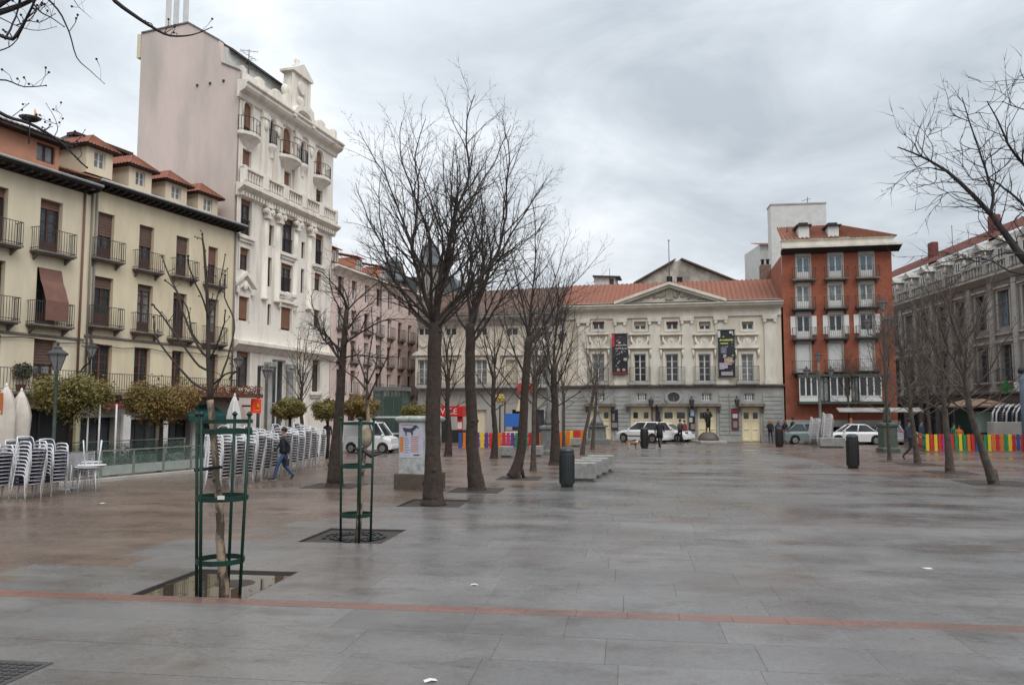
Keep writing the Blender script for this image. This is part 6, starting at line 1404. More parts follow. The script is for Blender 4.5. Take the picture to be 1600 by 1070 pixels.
# azimuth 0 = right (+x), pi = left, pi/2 = away
b_ = G(677, 786)
tree('biggest bare tree with thick straight trunk, in front of the advertising pillar', b_, [(0, 0, 0), (-.02, 0, 1.2), (-.03, .02, 2.6), (0, 0, 4.0), (0, .05, 4.7)], .215, .17,
    [(.93, pi * .98, .62, 4.6, .085), (.95, pi * 1.25, .45, 5.4, .09), (.98, pi * .75, .38, 5.8, .085), (1, pi * 1.55, .25, 6.0, .09), (1, .3, .12, 6.3, .12), (1, pi, .16, 6.2, .10), (.97, .15, .52, 5.2, .09), (.99, pi * .4, .36, 5.6, .08), (.96, pi * 1.8, .42, 5.0, .08), (.90, pi * .9, .95, 3.6, .06), (.91, .1, .9, 3.8, .065), (.92, pi * .5, .85, 3.4, .06), (.9, pi * 1.5, .8, 3.2, .05), (.88, pi * 1.1, 1.05, 3.2, .055), (.89, 5.8, 1.0, 3.2, .055), (.95, 3.3, .75, 4.4, .07), (.95, .1, .7, 4.6, .07)],
    21, 3, .25, (3.0, 3.8, 4.2), (.55, .65, .65), (.46, .52, .5), .10, .035)
b_ = G(745, 766)
tree('second big bare tree with dark bare trunk, just right of the biggest tree', b_, [(0, 0, 0), (-.12, 0, 1.1), (-.17, .02, 2.4), (-.22, 0, 3.8), (-.22, 0, 5.0)], .20, .14,
    [(.85, .3, .6, 4.2, .075), (.9, pi, .55, 4.0, .07), (.95, pi * .5, .4, 4.8, .075), (1, .1, .16, 6.6, .11), (1, pi * .9, .2, 5.8, .09), (.98, pi * 1.5, .3, 5.2, .08), (.93, .0, .34, 5.8, .085), (.88, pi * 1.7, .6, 3.8, .06)],
    33, 3, .25, (3.0, 3.8, 4.2), (.55, .65, .65), (.46, .52, .5), .10, .04)
b_ = G(812, 747)
tree('leaning bare tree whose forked base spreads on the brown paving, behind the coloured fence view', b_, [(-.25, 0, 0), (.0, 0, .7), (.12, 0, 2.0), (.22, 0, 3.6), (.35, 0, 5.0)], .19, .12,
    [(.6, 2.9, .8, 3.0, .05), (.65, .0, .8, 3.2, .05), (.75, 2.8, .55, 4.0, .06), (.82, .1, .6, 4.1, .06), (.9, 1.4, .4, 4.2, .06), (1, 0, .2, 5.0, .085), (1, pi, .3, 4.4, .07), (.95, 4.7, .4, 4.0, .06), (.9, .3, .4, 4.6, .06), (1, .2, .5, 4.2, .06)],
    45, 3, .28, (2.8, 3.6, 3.8), (.55, .6, .6), (.5, .5, .45), .085, .05)
b_ = G(867, 726)
tree('bare tree with straight dark trunk just left of the dark green bin', b_, [(0, 0, 0), (.02, 0, 1.5), (.0, 0, 3), (-.05, 0, 4.4)], .20, .13, fan(13, 3, .55, 1, 1.05, .12, 3.2, 5.2, .05, .08), 57, 3, .32, (2.4, 3.2, 3.4), (.55, .6, .6), (.5, .5, .45), .09, .05)
b_ = G(523, 760)
tree('bare tree with dark trunk and low spreading crown, left of the second tree guard', b_, [(0, 0, 0), (.05, 0, 1.5), (.12, 0, 2.8), (.2, 0, 4.2), (.28, 0, 5.6)], .21, .07,
    [(.70, pi * 1.02, .85, 3.0, .075), (.76, 3.0, .75, 2.6, .07), (.80, .1, .8, 2.6, .07), (.72, .2, 1.0, 2.3, .055), (.74, pi * 1.3, .95, 2.4, .055), (.78, 5.4, .9, 2.4, .055), (.82, pi * .7, .8, 2.4, .05), (.86, .5, .7, 2.4, .05), (.9, 3.3, .6, 2.3, .05), (.94, 1.6, .5, 2.2, .05), (.97, 5.9, .5, 2.1, .05), (1, 2.6, .3, 2.2, .05), (1, .3, .15, 2.3, .055), (.66, 4.7, 1.1, 2.0, .045), (.68, 1.2, 1.1, 2.0, .045), (1, 4.4, .4, 2.0, .045)],
    61, 3, .2, (4.0, 4.6, 4.6), (.65, .7, .7), (.48, .5, .5), .17, -.02)
for i, (px, py, top, lean, seed, lab) in enumerate(((833, 735, 7.0, .05, 71, 'thin bare young tree standing between the leaning tree and the straight dark trunk'), (910, 710, 7.0, .55, 72, 'thin bare tree leaning right beyond the granite benches'), (926, 702, 6.0, .2, 73, 'thin bare tree beside the stone fountain'), (881, 704, 7.2, .0, 74, 'thin bare tree behind the short orange fence'))):
    b_ = G(px, py); hh = top * .42
    tree(lab, b_, [(0, 0, 0), (lean * .3, 0, hh * .4), (lean, 0, hh), (lean * 1.3, 0, hh * 1.3)], .10, .07, fan(11, seed, .55, 1, .95, .15, top * .28, top * .5, .035, .05), seed, 3, .35, (2.2, 2.8, 2.6), (.6, .6, .6), (.55, .5, .5), .1, .04, M_barkg, M_twigg, grp='thin bare trees')
for i, (px, py, h, r, lean, seed, lab) in enumerate(((1553, 757, 8.3, .155, -.75, 81, 'bare tree leaning left from its pit, rightmost of the near row on the right'), (1485, 739, 8.0, .17, -.12, 82, 'bare tree with thick pale trunk, second from the right edge'), (1434, 725, 8.3, .15, -.25, 83, 'bare tree with pale trunk in front of the short side of the right coloured fence'), (1390, 718, 8.2, .10, -.05, 84, 'slender bare tree in front of the green lamp pedestal'), (1328, 692, 7.2, .12, .0, 85, 'bare tree standing in front of the brick house shops, behind the large black bin'), (1455, 703, 8.2, .14, -.1, 86, 'bare tree inside the playground behind the right coloured fence'))):
    b_ = G(px, py); 
    tree(lab, b_, [(0, 0, 0), (lean * .45, 0, 1.2), (lean * .9, 0, 2.5), (lean * 1.1, .05, h * .5)], r * .78, r * .5, fan(15, seed, .58, 1, 1.15, .12, h * .30, h * .50, r * .3, r * .5), seed, 3, .32, (3.2, 3.6, 3.4), (.62, .65, .65), (.52, .5, .45), .12, .04, M_barkg, M_twigg, grp='bare trees on the right')
for i, (px, py, h, r, seed, lab) in enumerate(((700, 712, 8.8, .16, 101, 'bare tree behind the advertising pillar and the biggest trunk'), (772, 716, 8.6, .15, 102, 'bare tree behind the left coloured fence, between the second and leaning trunks'), (838, 702, 8.4, .14, 103, 'bare tree beside the grey lamp pedestal behind the left coloured fence'), (470, 706, 8.0, .13, 104, 'bare tree behind the row of chair stacks, before the pink house'))):
    b_ = G(px, py); tree(lab, b_, [(0, 0, 0), (.05, 0, 1.3), (-.05, 0, 2.6), (0, .05, h * .5)], r, r * .6, fan(13, seed, .6, 1, 1.05, .12, h * .28, h * .48, r * .3, r * .48), seed, 3, .36, (2.2, 2.8, 2.8), (.6, .62, .62), (.52, .5, .45), .1, .04, grp='bare trees behind the playground')
# --- young guarded tree 1, limbs surveyed from the photograph
def poly(k, pts, r0, r1, n=6, q=None, knob=True, twigs=0, tl=.3):
    m_ = len(pts); P_, R_ = refine([Vector(p) for p in pts], [r0 + (r1 - r0) * i / (m_ - 1) for i in range(m_)], q or rnd, r1 * .4, 3); k.tube(P_, R_, n)
    if knob: k.ell(P_[-1], (r1 * 2.1,) * 3, 6, 4)
    for t in range(twigs):
        i = (q or rnd).randrange(len(P_) // 3, len(P_) - 1); v = Vector(((q or rnd).gauss(0, .6), (q or rnd).gauss(0, .6), .7)).normalized(); e_ = P_[i] + v * tl * (q or rnd).uniform(.4, 1); k.tube([P_[i], (P_[i] + e_) / 2 + Vector((.02, 0, .01)), e_], [R_[i] * .5, R_[i] * .35, .004], 4); k.ell(e_, .012, 5, 4)
Yt = gy; base = Vector((gx + .05, gy, -.1))
def Q(px, py, dy=0.0): return P(px, py, Yt + dy) - base
o = thing('young_tree', 'young bare tree with peeling pale bark inside the nearest tree guard, upswept knobbly limbs', 'tree', base, 0, 'young guarded trees'); q = random.Random(91)
k = MB(); tp = [Vector((.02, 0, 0)), Q(347, 880), Q(343, 800), Q(338, 730), Q(332, 660), Q(328, 625)]
P_, R_ = refine(tp, [.072, .062, .052, .048, .044, .05], q, .006, 4); k.tube(P_, R_, 10)
for i in range(9): j = q.randrange(1, 14); a = q.random() * 6.28; k.ell(P_[j] + Vector((cos(a), sin(a), 0)) * .03, .035, 6, 4)
M_peel = mat('peeling_bark', (.30, .225, .16), .85, (.07, .05, .038), 5, .6, 40, streak=2.5, det=6, lo=.46, hi=.54)
k.build('trunk', M_peel, o)
MB().tube([P_[-9] + Vector((-.05, -.05, 0)), P_[-9] + Vector((.05, -.05, .02)), P_[-9] + Vector((.06, .05, .0)), P_[-9] + Vector((-.3, .02, -.04))], .022, 6).build('tie_strap', M_blackp, o)
k = MB()
lm = [([(328, 625), (326, 560), (325, 500), (322, 430), (318, 385), (316, 366)], .040, .009, .0, 6), ([(328, 612), (300, 596), (268, 560), (243, 525), (240, 495)], .026, .010, .35, 2), ([(330, 580), (312, 572), (290, 545), (262, 505), (243, 480), (238, 476)], .026, .009, -.35, 2),
    ([(328, 560), (312, 545), (290, 500), (276, 455), (262, 425), (254, 402)], .026, .009, .5, 2), ([(326, 545), (316, 540), (300, 520), (292, 480), (272, 450), (258, 438)], .022, .008, -.2, 1), ([(326, 500), (318, 470), (300, 430), (294, 400)], .020, .009, -.45, 3),
    ([(334, 600), (352, 585), (370, 580)], .022, .010, -.3, 3), ([(330, 620), (345, 590), (360, 545), (366, 500), (351, 465), (352, 430)], .024, .008, .4, 3), ([(327, 490), (338, 470), (346, 430), (352, 398)], .016, .007, .3, 3), ([(329, 560), (340, 535), (350, 505), (352, 485)], .018, .007, -.5, 2)]
for pts, r0, r1, dy, tw in lm: r0 *= 1 if r0 > .03 else .72; poly(k, [Q(px, py, dy * i / (len(pts) - 1)) for i, (px, py) in enumerate(pts)], r0, r1, 6, q, True, tw, .22)
k.build('crown', M_twig, o)
# --- young guarded tree 2
base = Vector((PIT2[0] + .14, 15.15, -.04)); Yt = 15.15
o = thing('young_tree', 'young bare tree bent inside the second tree guard with a sack tied to its stem', 'tree', base, 0, 'young guarded trees'); k = MB()
tp = [Vector((0, 0, 0)), Q(562, 800), Q(566, 745), Q(570, 700), Q(575, 660), Q(574, 630), Q(573, 600)]; P_, R_ = refine(tp, [.06, .05, .04, .038, .035, .03, .028], q, .005, 4); k.tube(P_, R_, 8); k.build('trunk', M_peel, o)
k = MB(); c = Q(572, 682); k.lathe([(.02, -.22), (.10, -.14), (.13, 0), (.09, .12), (.05, .22)], 9, c); k.build('tied_sack', mat('sack_cloth', (.36, .30, .22), .9, (.26, .21, .15), 6), o)
k = MB(); c = Q(568, 705); k.tube([Q(552, 700), Q(566, 702), Q(580, 712), Q(596, 708)], [.02, .05, .045, .02], 6); k.build('tie_strap', M_blackp, o)
k = MB()
for pts, dy in (([(573, 600), (560, 560), (545, 530), (540, 490)], .4), ([(573, 600), (576, 560), (582, 520), (580, 480)], 0), ([(574, 625), (590, 590), (604, 560), (612, 530)], -.4), ([(573, 610), (556, 590), (540, 580), (528, 560)], -.2), ([(574, 600), (588, 570), (592, 540)], .3)):
    poly(k, [Q(px, py, dy * i / 3) for i, (px, py) in enumerate(pts)], .02, .006, 5, q, True, 4, .3)
k.build('crown', M_twig, o)
# --- trees outside the frame whose branches hang into it
def hang_tree(label, base, H_, branches, Yb, r, m=M_twig, tw=3, tl=.25, sc_=.62, kn=True, gt=0):
    o = thing('overhanging_tree', label, 'tree', base, 0, 'trees overhanging the view'); k = MB(); B_ = Vector(base); pts, rs_ = refine([Vector((0, 0, 0)), Vector((.05, 0, 1.5)), Vector((.0, .05, 3.0)), Vector((0, 0, H_))], [r * 1.3, r, r * .9, r * .8], q, .01, 3); k.tube(pts, rs_, 12); k.build('trunk', M_bark, o); k = MB()
    for (pl, r0, r1, dy, st) in branches:
        w_ = [P(px, py, Yb + dy * i / max(1, len(pl) - 1)) - B_ for i, (px, py) in enumerate(pl)]
        r0 *= sc_; r1 *= sc_
        if st:
            a_ = Vector((0, 0, H_ - st)); k.tube([a_, a_.lerp(w_[0], .5) + Vector((0, 0, .3)), w_[0]], [max(r0 * 2, .07), max(r0 * 1.5, .05), r0 * 1.02], 7); poly(k, w_, r0, r1, 7, q, kn, tw * 2, tl)
        else: poly(k, w_, r0, r1, 5, q, kn, tw, tl)
        if gt:
            W_, Rr = refine(w_, [r0 + (r1 - r0) * i / (len(w_) - 1) for i in range(len(w_))], random.Random(1), 0, 3)
            ln_ = sum((W_[i + 1] - W_[i]).length for i in range(len(W_) - 1))
            for t in range(int(gt * ln_)):
                i = q.randrange(1, len(W_) - 1); dd = (W_[i + 1] - W_[i - 1]).normalized(); nd = rot_about(dd, rot_about(dd.orthogonal().normalized(), dd, q.random() * 6.28), q.uniform(.5, 1.0)); grow(k, q, W_[i], nd, q.uniform(.35, 1.0), max(.006, min(.012, Rr[i] * .6)), 1, 2, .11, .16, .03, (0, 4.5, 0), (.7, .7, .7), (.5, .5, .5))
    k.build('crown', m, o)
    return o
Yb = 7.0
hang_tree('bare tree left of the view whose dark branches hang across the top left sky', (-7.6, 6.4, 0), 5.2, [
    ([(-20, 25), (30, 10), (70, -12), (110, -40)], .05, .012, .4, .2), ([(-30, 40), (20, 62), (40, 30), (60, -10)], .03, .012, -.4, .4),
    ([(60, -15), (90, 15), (108, 50), (120, 90), (140, 110), (163, 131)], .016, .004, .3, 0), ([(45, -5), (62, 18), (80, 28), (100, 42)], .014, .006, .2, 0), ([(20, 60), (40, 34), (62, 35), (86, 22)], .010, .005, .2, 0), ([(0, 28), (30, 42), (60, 48), (88, 42)], .009, .003, -.2, 0), ([(-10, 82), (14, 74), (28, 60), (33, 45)], .011, .005, .2, 0), ([(25, 40), (48, 30), (62, 8), (75, -8)], .010, .003, .2, 0), ([(8, 62), (20, 36), (30, 10), (34, -12)], .016, .01, .2, 0),
    ([(-25, 125), (10, 126), (38, 136), (72, 134)], .013, .007, .3, .9), ([(-20, 20), (60, -30), (140, -40), (180, 2), (215, 28), (240, 44), (265, 56), (300, 55), (331, 43)], .05, .006, .6, .1), ([(110, -10), (122, 10), (135, 22), (143, 29)], .006, .002, 0, 0)], Yb, .2, M_twigd)
hang_tree('bare tree whose knobbly branch reaches in front of the salmon roof', (-6.6, 6.9, 0), 4.6, [
    ([(-30, 158), (10, 182), (45, 193), (80, 212), (105, 232), (128, 255), (136, 262)], .035, .010, .5, .5), ([(85, 214), (90, 200), (84, 182), (72, 162)], .008, .004, .2, 0), ([(20, 182), (30, 174), (45, 162)], .007, .005, 0, 0), ([(88, 194), (70, 188), (58, 182)], .006, .004, 0, 0), ([(106, 226), (118, 222), (126, 214), (133, 203)], .007, .005, .1, 0), ([(70, 205), (76, 200), (82, 198)], .006, .004, 0, 0), ([(88, 165), (88, 172), (97, 180), (93, 186)], .005, .002, 0, 0), ([(120, 250), (128, 240), (118, 226), (108, 222)], .008, .004, .1, 0)], 8.0, .17, M_twigd, tw=2, tl=.12)
hang_tree('big bare tree right of the view whose branches spread over the grey hotel roofs', (8.6, 10.8, 0), 4.4, [
    ([(1640, 450), (1600, 405), (1570, 365), (1548, 335), (1520, 305), (1480, 268), (1440, 245), (1402, 230)], .075, .010, .8, .3), ([(1548, 335), (1552, 305), (1543, 275), (1530, 235), (1515, 190), (1503, 152)], .03, .008, .3, 0), ([(1640, 360), (1600, 320), (1570, 295), (1545, 278)], .03, .012, .2, 0),
    ([(1630, 290), (1598, 255), (1575, 225), (1560, 190), (1542, 158)], .03, .008, -.3, .9), ([(1520, 305), (1490, 300), (1465, 308), (1445, 330)], .011, .003, .4, 0), ([(1500, 285), (1470, 285), (1440, 290), (1425, 283)], .010, .003, -.4, 0), ([(1480, 268), (1450, 262), (1420, 268), (1396, 276)], .011, .003, .3, 0), ([(1455, 252), (1458, 230), (1450, 215), (1455, 205)], .009, .004, .2, 0), ([(1440, 245), (1430, 225), (1436, 205)], .008, .004, 0, 0), ([(1543, 275), (1520, 280), (1505, 262), (1495, 240)], .010, .003, .2, 0), ([(1530, 235), (1510, 230), (1500, 222), (1505, 212)], .009, .003, .2, 0), ([(1545, 278), (1570, 260), (1590, 240), (1620, 225)], .012, .004, .3, 0), ([(1535, 255), (1560, 235), (1575, 228), (1590, 230)], .009, .003, -.2, 0), ([(1515, 190), (1495, 182), (1484, 170), (1480, 160)], .008, .003, .1, 0), ([(1512, 180), (1530, 176), (1545, 178), (1556, 176)], .007, .003, .1, 0),
    ([(1580, 380), (1550, 370), (1530, 345), (1530, 330)], .014, .004, .3, 0), ([(1640, 190), (1610, 175), (1580, 165), (1566, 158)], .014, .006, .2, 1.2), ([(1600, 330), (1585, 345), (1598, 365), (1606, 372)], .01, .004, .2, 0), ([(1620, 430), (1580, 425), (1540, 405), (1500, 420)], .02, .005, .6, .0), ([(1610, 400), (1570, 395), (1535, 410), (1500, 400), (1470, 395)], .016, .004, -.4, 0), ([(1600, 405), (1620, 360), (1605, 330), (1590, 300)], .02, .006, .5, 0), ([(1620, 140), (1608, 128), (1598, 120), (1594, 108)], .012, .006, 0, 1.4)], 11.0, .26, M_twigd, tw=0, tl=.3, sc_=.8, kn=False, gt=7)

# ================================================================== PEOPLE
def region_mat(o, me, rules): pass
POSES = {}
def pose_mesh(key, J, gender='m', coat=0.0):
    """body grown from a jointed skeleton with a skin; returns mesh with slots 0 skin 1 top 2 legs 3 shoes 4 hair"""
    if key in POSES: return POSES[key]
    vs = []; es = []; rad = []; reg = []
    def add(p, r, g, par=None):
        vs.append(p); rad.append(r); reg.append(g)
        if par is not None: es.append((par, len(vs) - 1))
        return len(vs) - 1
    pel = add(J['pel'], (.135, .11), 2); wa = add(J['waist'], (.13, .10), 1, pel); ch = add(J['chest'], (.16, .12), 1, wa); nk0 = add(J['neckb'], (.085, .075), 1, ch); nk = add(J['neck'], (.055, .055), 0, nk0)
    hd = add(J['head'] , (.085, .095), 0, nk); ht = add(J['headt'], (.075, .085), 4, hd)
    for s in ('l', 'r'):
        sh = add(J['sh' + s], (.07, .07), 1, ch); el = add(J['el' + s], (.05, .05), 1, sh); wr = add(J['wr' + s], (.036, .036), 1, el); ha = add(J['ha' + s], (.042, .028), 0, wr); add(J['fi' + s], (.022, .018), 0, ha)
        hp = add(J['hp' + s], (.095, .1), 2, pel); kn = add(J['kn' + s], (.066, .066), 2, hp); an = add(J['an' + s], (.045, .05), 2, kn); fo = add(J['fo' + s], (.042, .042), 3, an); add(J['to' + s], (.035, .028), 3, fo)
    me = bpy.data.meshes.new('body'); me.from_pydata(vs, es, []); o = bpy.data.objects.new('tmp', me); S.collection.objects.link(o)
    md = o.modifiers.new('s', 'SKIN'); md.use_smooth_shade = True
    if not me.skin_vertices: me.attributes.new('skin', 'FLOAT', 'POINT') if False else None
    lay = me.skin_vertices[0].data
    for i, r in enumerate(rad): lay[i].radius = r if gender == 'm' else (r[0] * .9, r[1] * .9)
    lay[0].use_root = True
    sb = o.modifiers.new('b', 'SUBSURF'); sb.levels = 1; sb.render_levels = 1
    dg_ = bpy.context.evaluated_depsgraph_get(); out = bpy.data.meshes.new_from_object(o.evaluated_get(dg_)); bpy.data.objects.remove(o)
    for i in range(5): out.materials.append(None)
    V = [Vector(v) for v in vs]; segs = [(a, b) for a, b in es]
    for p in out.polygons:
        c = p.center; best = None
        for a, b in segs:
            A, Bv = V[a], V[b]; d = Bv - A; t = max(0, min(1, (c - A).dot(d) / max(d.length_squared, 1e-9))); dist = (c - (A + d * t)).length - (rad[a][0] * (1 - t) + rad[b][0] * t) * .8
            g = reg[b] if t > .35 or reg[b] == reg[a] else reg[a]
            if best is None or dist < best[0]: best = (dist, g)
        g = best[1]
        if g == 4: g = 0
        if g == 2 and c.z > V[0].z - .02: g = 1
        p.material_index = g; p.use_smooth = True
    out.name = 'body'; POSES[key] = out; return out
def skel(kind):
    L = {'pel': (0, 0, .95), 'waist': (0, .01, 1.12), 'chest': (0, .01, 1.32), 'neckb': (0, .0, 1.46), 'neck': (0, -.01, 1.53), 'head': (0, -.02, 1.62), 'headt': (0, -.01, 1.70)}
    for s, x in (('l', 1), ('r', -1)):
        L['sh' + s] = (.19 * x, .01, 1.41); L['el' + s] = (.25 * x, .03, 1.13); L['wr' + s] = (.25 * x, -.05, .90); L['ha' + s] = (.25 * x, -.08, .84); L['fi' + s] = (.245 * x, -.1, .77)
        L['hp' + s] = (.09 * x, 0, .88); L['kn' + s] = (.10 * x, -.02, .50); L['an' + s] = (.10 * x, .02, .11); L['fo' + s] = (.10 * x, .0, .05); L['to' + s] = (.11 * x, -.15, .03)
    if kind == 'walk':   # facing -y, left leg forward
        L.update(knl=(.09, -.20, .53), anl=(.09, -.30, .13), fol=(.09, -.32, .06), tol=(.09, -.46, .06), knr=(-.09, .04, .50), anr=(-.09, .33, .19), **{'for': (-.09, .36, .13)}, tor=(-.09, .27, .02))
        L.update(ell=(.25, .14, 1.15), wrl=(.25, .12, .92), hal=(.25, .10, .86), fil=(.25, .07, .79), elr=(-.25, -.10, 1.14), wrr=(-.22, -.26, .99), har=(-.22, -.32, .97), fir=(-.21, -.39, .95))
    if kind == 'stand2': L.update(ell=(.26, .02, 1.14), wrl=(.14, -.2, 1.08), hal=(.08, -.23, 1.09), fil=(.02, -.24, 1.1), knr=(-.12, -.06, .5), anr=(-.14, .0, .11), tor=(-.18, -.14, .03), **{'for': (-.14, -.02, .05)})
    return L
skin_m = mat('skin', (.42, .26, .19), .6)
def person(label, p, rz, kind, top, legs, hair=(.03, .02, .015), shoes=(.03, .03, .03), h=1.75, sex='m', longhair=False, bag=None, coat=False, bald=False):
    o = thing('person', label, 'person', p, rz); s = h / 1.78
    me = pose_mesh(kind + sex, skel(kind), sex); b = put('body', me, o, (0, 0, 0)); b.scale = (s, s, s)
    for i, m in enumerate((skin_m, paint(top, .8), paint(legs, .8), paint(shoes, .6), paint(hair, .8))):
        b.material_slots[i].link = 'OBJECT'; b.material_slots[i].material = m
    k = MB()
    hz = 1.665
    k.ell((0, .012, hz + .03), (.098, .112, .10), 12, 8)
    if longhair: k.lathe([(.06, -.26), (.11, -.2), (.105, -.05), (.085, .06)], 10, (0, .045, hz))
    hb = k.build('hair', paint(hair, .8), o); hb.scale = (s,) * 3
    k = MB(); k.ell((0, -.115, 1.615), (.014, .022, .022), 6, 4)
    for x in (-.035, .035): k.ell((x, -.103, 1.638), (.010, .006, .007), 6, 4)
    k.box(-.022, -.107, 1.575, .022, -.098, 1.582)
    for x in (-.088, .088): k.ell((x, -.01, 1.625), (.012, .02, .03), 6, 4)
    f = k.build('face', mat('face_shade', (.30, .17, .13), .6), o); f.scale = (s,) * 3
    # jacket hem and collar give the clothes an edge
    k = MB(); zb = .60 if coat else .90
    k.loft([[(rx * cos(2 * pi * j / 14), ry * sin(2 * pi * j / 14) + .005, z) for j in range(14)] for rx, ry, z in ((.215 if coat else .185, .17 if coat else .14, zb), (.19, .15, 1.0), (.175, .135, 1.13), (.205, .14, 1.34), (.16, .11, 1.44), (.07, .07, 1.49))], sm=True); c = k.build('jacket', paint(top, .8), o); c.scale = (s,) * 3
    if bag:
        k = MB(); k.cbox(-.15, -.06, 0, .15, .06, .26, .02); k.tube([(-.1, 0, .26), (-.07, 0, .42), (.07, 0, .42), (.1, 0, .26)], .012, 5); bg = k.build('bag', paint(bag, .6), o, (.27 * s, .05, .5)); 
    return o
q_ = G(442, 750); person('man in a dark jacket and blue jeans walking past the stacked chairs with a bag', q_, radians(-62), 'walk', (.018, .02, .024), (.05, .10, .22), h=1.80, bag=(.03, .03, .035))
def PP(px, py): return G(px, py)
person('dark clothed person in a long coat walking in front of the white parked car', PP(1031, 700), radians(160), 'walk', (.015, .015, .018), (.02, .02, .025), h=1.85, coat=True)
person('person in dark jacket and trousers walking before the middle theatre door', PP(1063, 692), radians(200), 'walk', (.03, .025, .04), (.02, .02, .02), h=1.72)
person('person in reddish jacket beside the pair in front of the middle theatre door', PP(1070, 690), radians(30), 'stand', (.20, .03, .03), (.05, .04, .04), h=1.62, sex='f')
person('small person in dark red standing left of the pair before the middle theatre door', PP(1050, 688.5), 0, 'stand', (.16, .015, .02), (.12, .10, .02), h=1.45, sex='f')
person('blonde woman in a black jacket, leftmost of the group of women', PP(1204, 691), radians(170), 'stand2', (.018, .018, .02), (.03, .03, .06), hair=(.30, .17, .08), h=1.68, sex='f', longhair=True, shoes=(.22, .12, .07))
person('woman with reddish hair in blue in the middle of the group, behind the bin', PP(1217, 691), radians(150), 'stand', (.05, .07, .12), (.22, .08, .05), hair=(.22, .09, .05), h=1.62, sex='f', longhair=True)
person('woman in black with brown boots in the group, right of the bin', PP(1227, 691), radians(200), 'stand2', (.015, .015, .018), (.03, .03, .035), hair=(.20, .09, .05), h=1.66, sex='f', longhair=True, shoes=(.2, .1, .05))
person('tall man in a dark jacket standing right of the group of women', PP(1240, 692.5), radians(100), 'stand', (.015, .017, .025), (.02, .025, .035), h=1.86)
person('person in black standing in the shadow left of the first dark trunk', PP(511, 702), 0, 'stand', (.012, .012, .014), (.015, .015, .018), h=1.75)
person('person in red by the red drinks stall', PP(674, 690), radians(40), 'stand', (.45, .03, .05), (.04, .04, .05), h=1.7)
person('tall person in blue grey top and dark trousers behind the pale trunk on the right', PP(1424, 718), radians(80), 'walk', (.05, .07, .11), (.015, .015, .02), h=2.0)
person('person in dark clothes by the brick house shops, right of the green pedestal', PP(1407, 694), radians(10), 'stand', (.02, .025, .025), (.02, .02, .02), h=1.7)
person('orange haired person in front of the brick house doors, seen above the large black bin', PP(1331, 693), radians(10), 'stand', (.25, .12, .09), (.05, .04, .04), hair=(.35, .12, .05), h=1.8, sex='f', longhair=True)
person('child in green with a dark cap behind the right coloured fence', PP(1492, 700), radians(20), 'stand', (.02, .15, .10), (.05, .04, .1), h=1.55)
person('child in orange behind the right coloured fence', PP(1500, 701), radians(-30), 'stand2', (.60, .17, .03), (.05, .05, .1), h=1.45, sex='f')
person('man in dark blue jacket standing at the left end of the right coloured fence', PP(1441, 700), radians(50), 'stand', (.04, .06, .12), (.04, .05, .09), h=1.75)
# dog
q_ = G(989, 701); o = thing('dog', 'small pale and brown dog standing beside the far black bin', 'dog', (q_.x, q_.y, 0), radians(15))
vs = [(-.28, 0, .34), (-.05, 0, .33), (.22, 0, .36), (.34, 0, .46), (.42, 0, .52), (.53, 0, .49), (-.42, 0, .44), (-.47, 0, .52)]; es = [(0, 1), (1, 2), (2, 3), (3, 4), (4, 5), (0, 6), (6, 7)]; rd = [.10, .10, .12, .075, .075, .035, .03, .02]
for sy in (-.07, .07):
    b0 = len(vs); vs += [(.20, sy, .2), (.21, sy, .1), (.22, sy, .02), (.26, sy, .015)]; es += [(2, b0), (b0, b0 + 1), (b0 + 1, b0 + 2), (b0 + 2, b0 + 3)]; rd += [.045, .03, .028, .025]
    b0 = len(vs); vs += [(-.26, sy, .22), (-.33, sy, .13), (-.29, sy, .02), (-.25, sy, .015)]; es += [(0, b0), (b0, b0 + 1), (b0 + 1, b0 + 2), (b0 + 2, b0 + 3)]; rd += [.06, .03, .026, .025]
me = bpy.data.meshes.new('dog'); me.from_pydata(vs, es, []); t_ = bpy.data.objects.new('tmp', me); S.collection.objects.link(t_); md = t_.modifiers.new('s', 'SKIN'); md.use_smooth_shade = True
for i, r in enumerate(rd): me.skin_vertices[0].data[i].radius = (r, r)
me.skin_vertices[0].data[1].use_root = True; sb = t_.modifiers.new('b', 'SUBSURF'); sb.levels = 1
out = bpy.data.meshes.new_from_object(t_.evaluated_get(bpy.context.evaluated_depsgraph_get())); bpy.data.objects.remove(t_); out.materials.append(mat('dog_fur', (.55, .42, .30), .9, (.18, .09, .05), 3.5, lo=.45, hi=.55)); put('body', out, o, (0, 0, 0))
k = MB()
for sy in (-.06, .06): k.tube([(.40, sy, .56), (.38, sy * 1.5, .50), (.39, sy * 1.6, .44)], [.03, .035, .015], 6)
k.build('ears', paint((.16, .08, .05)), o)
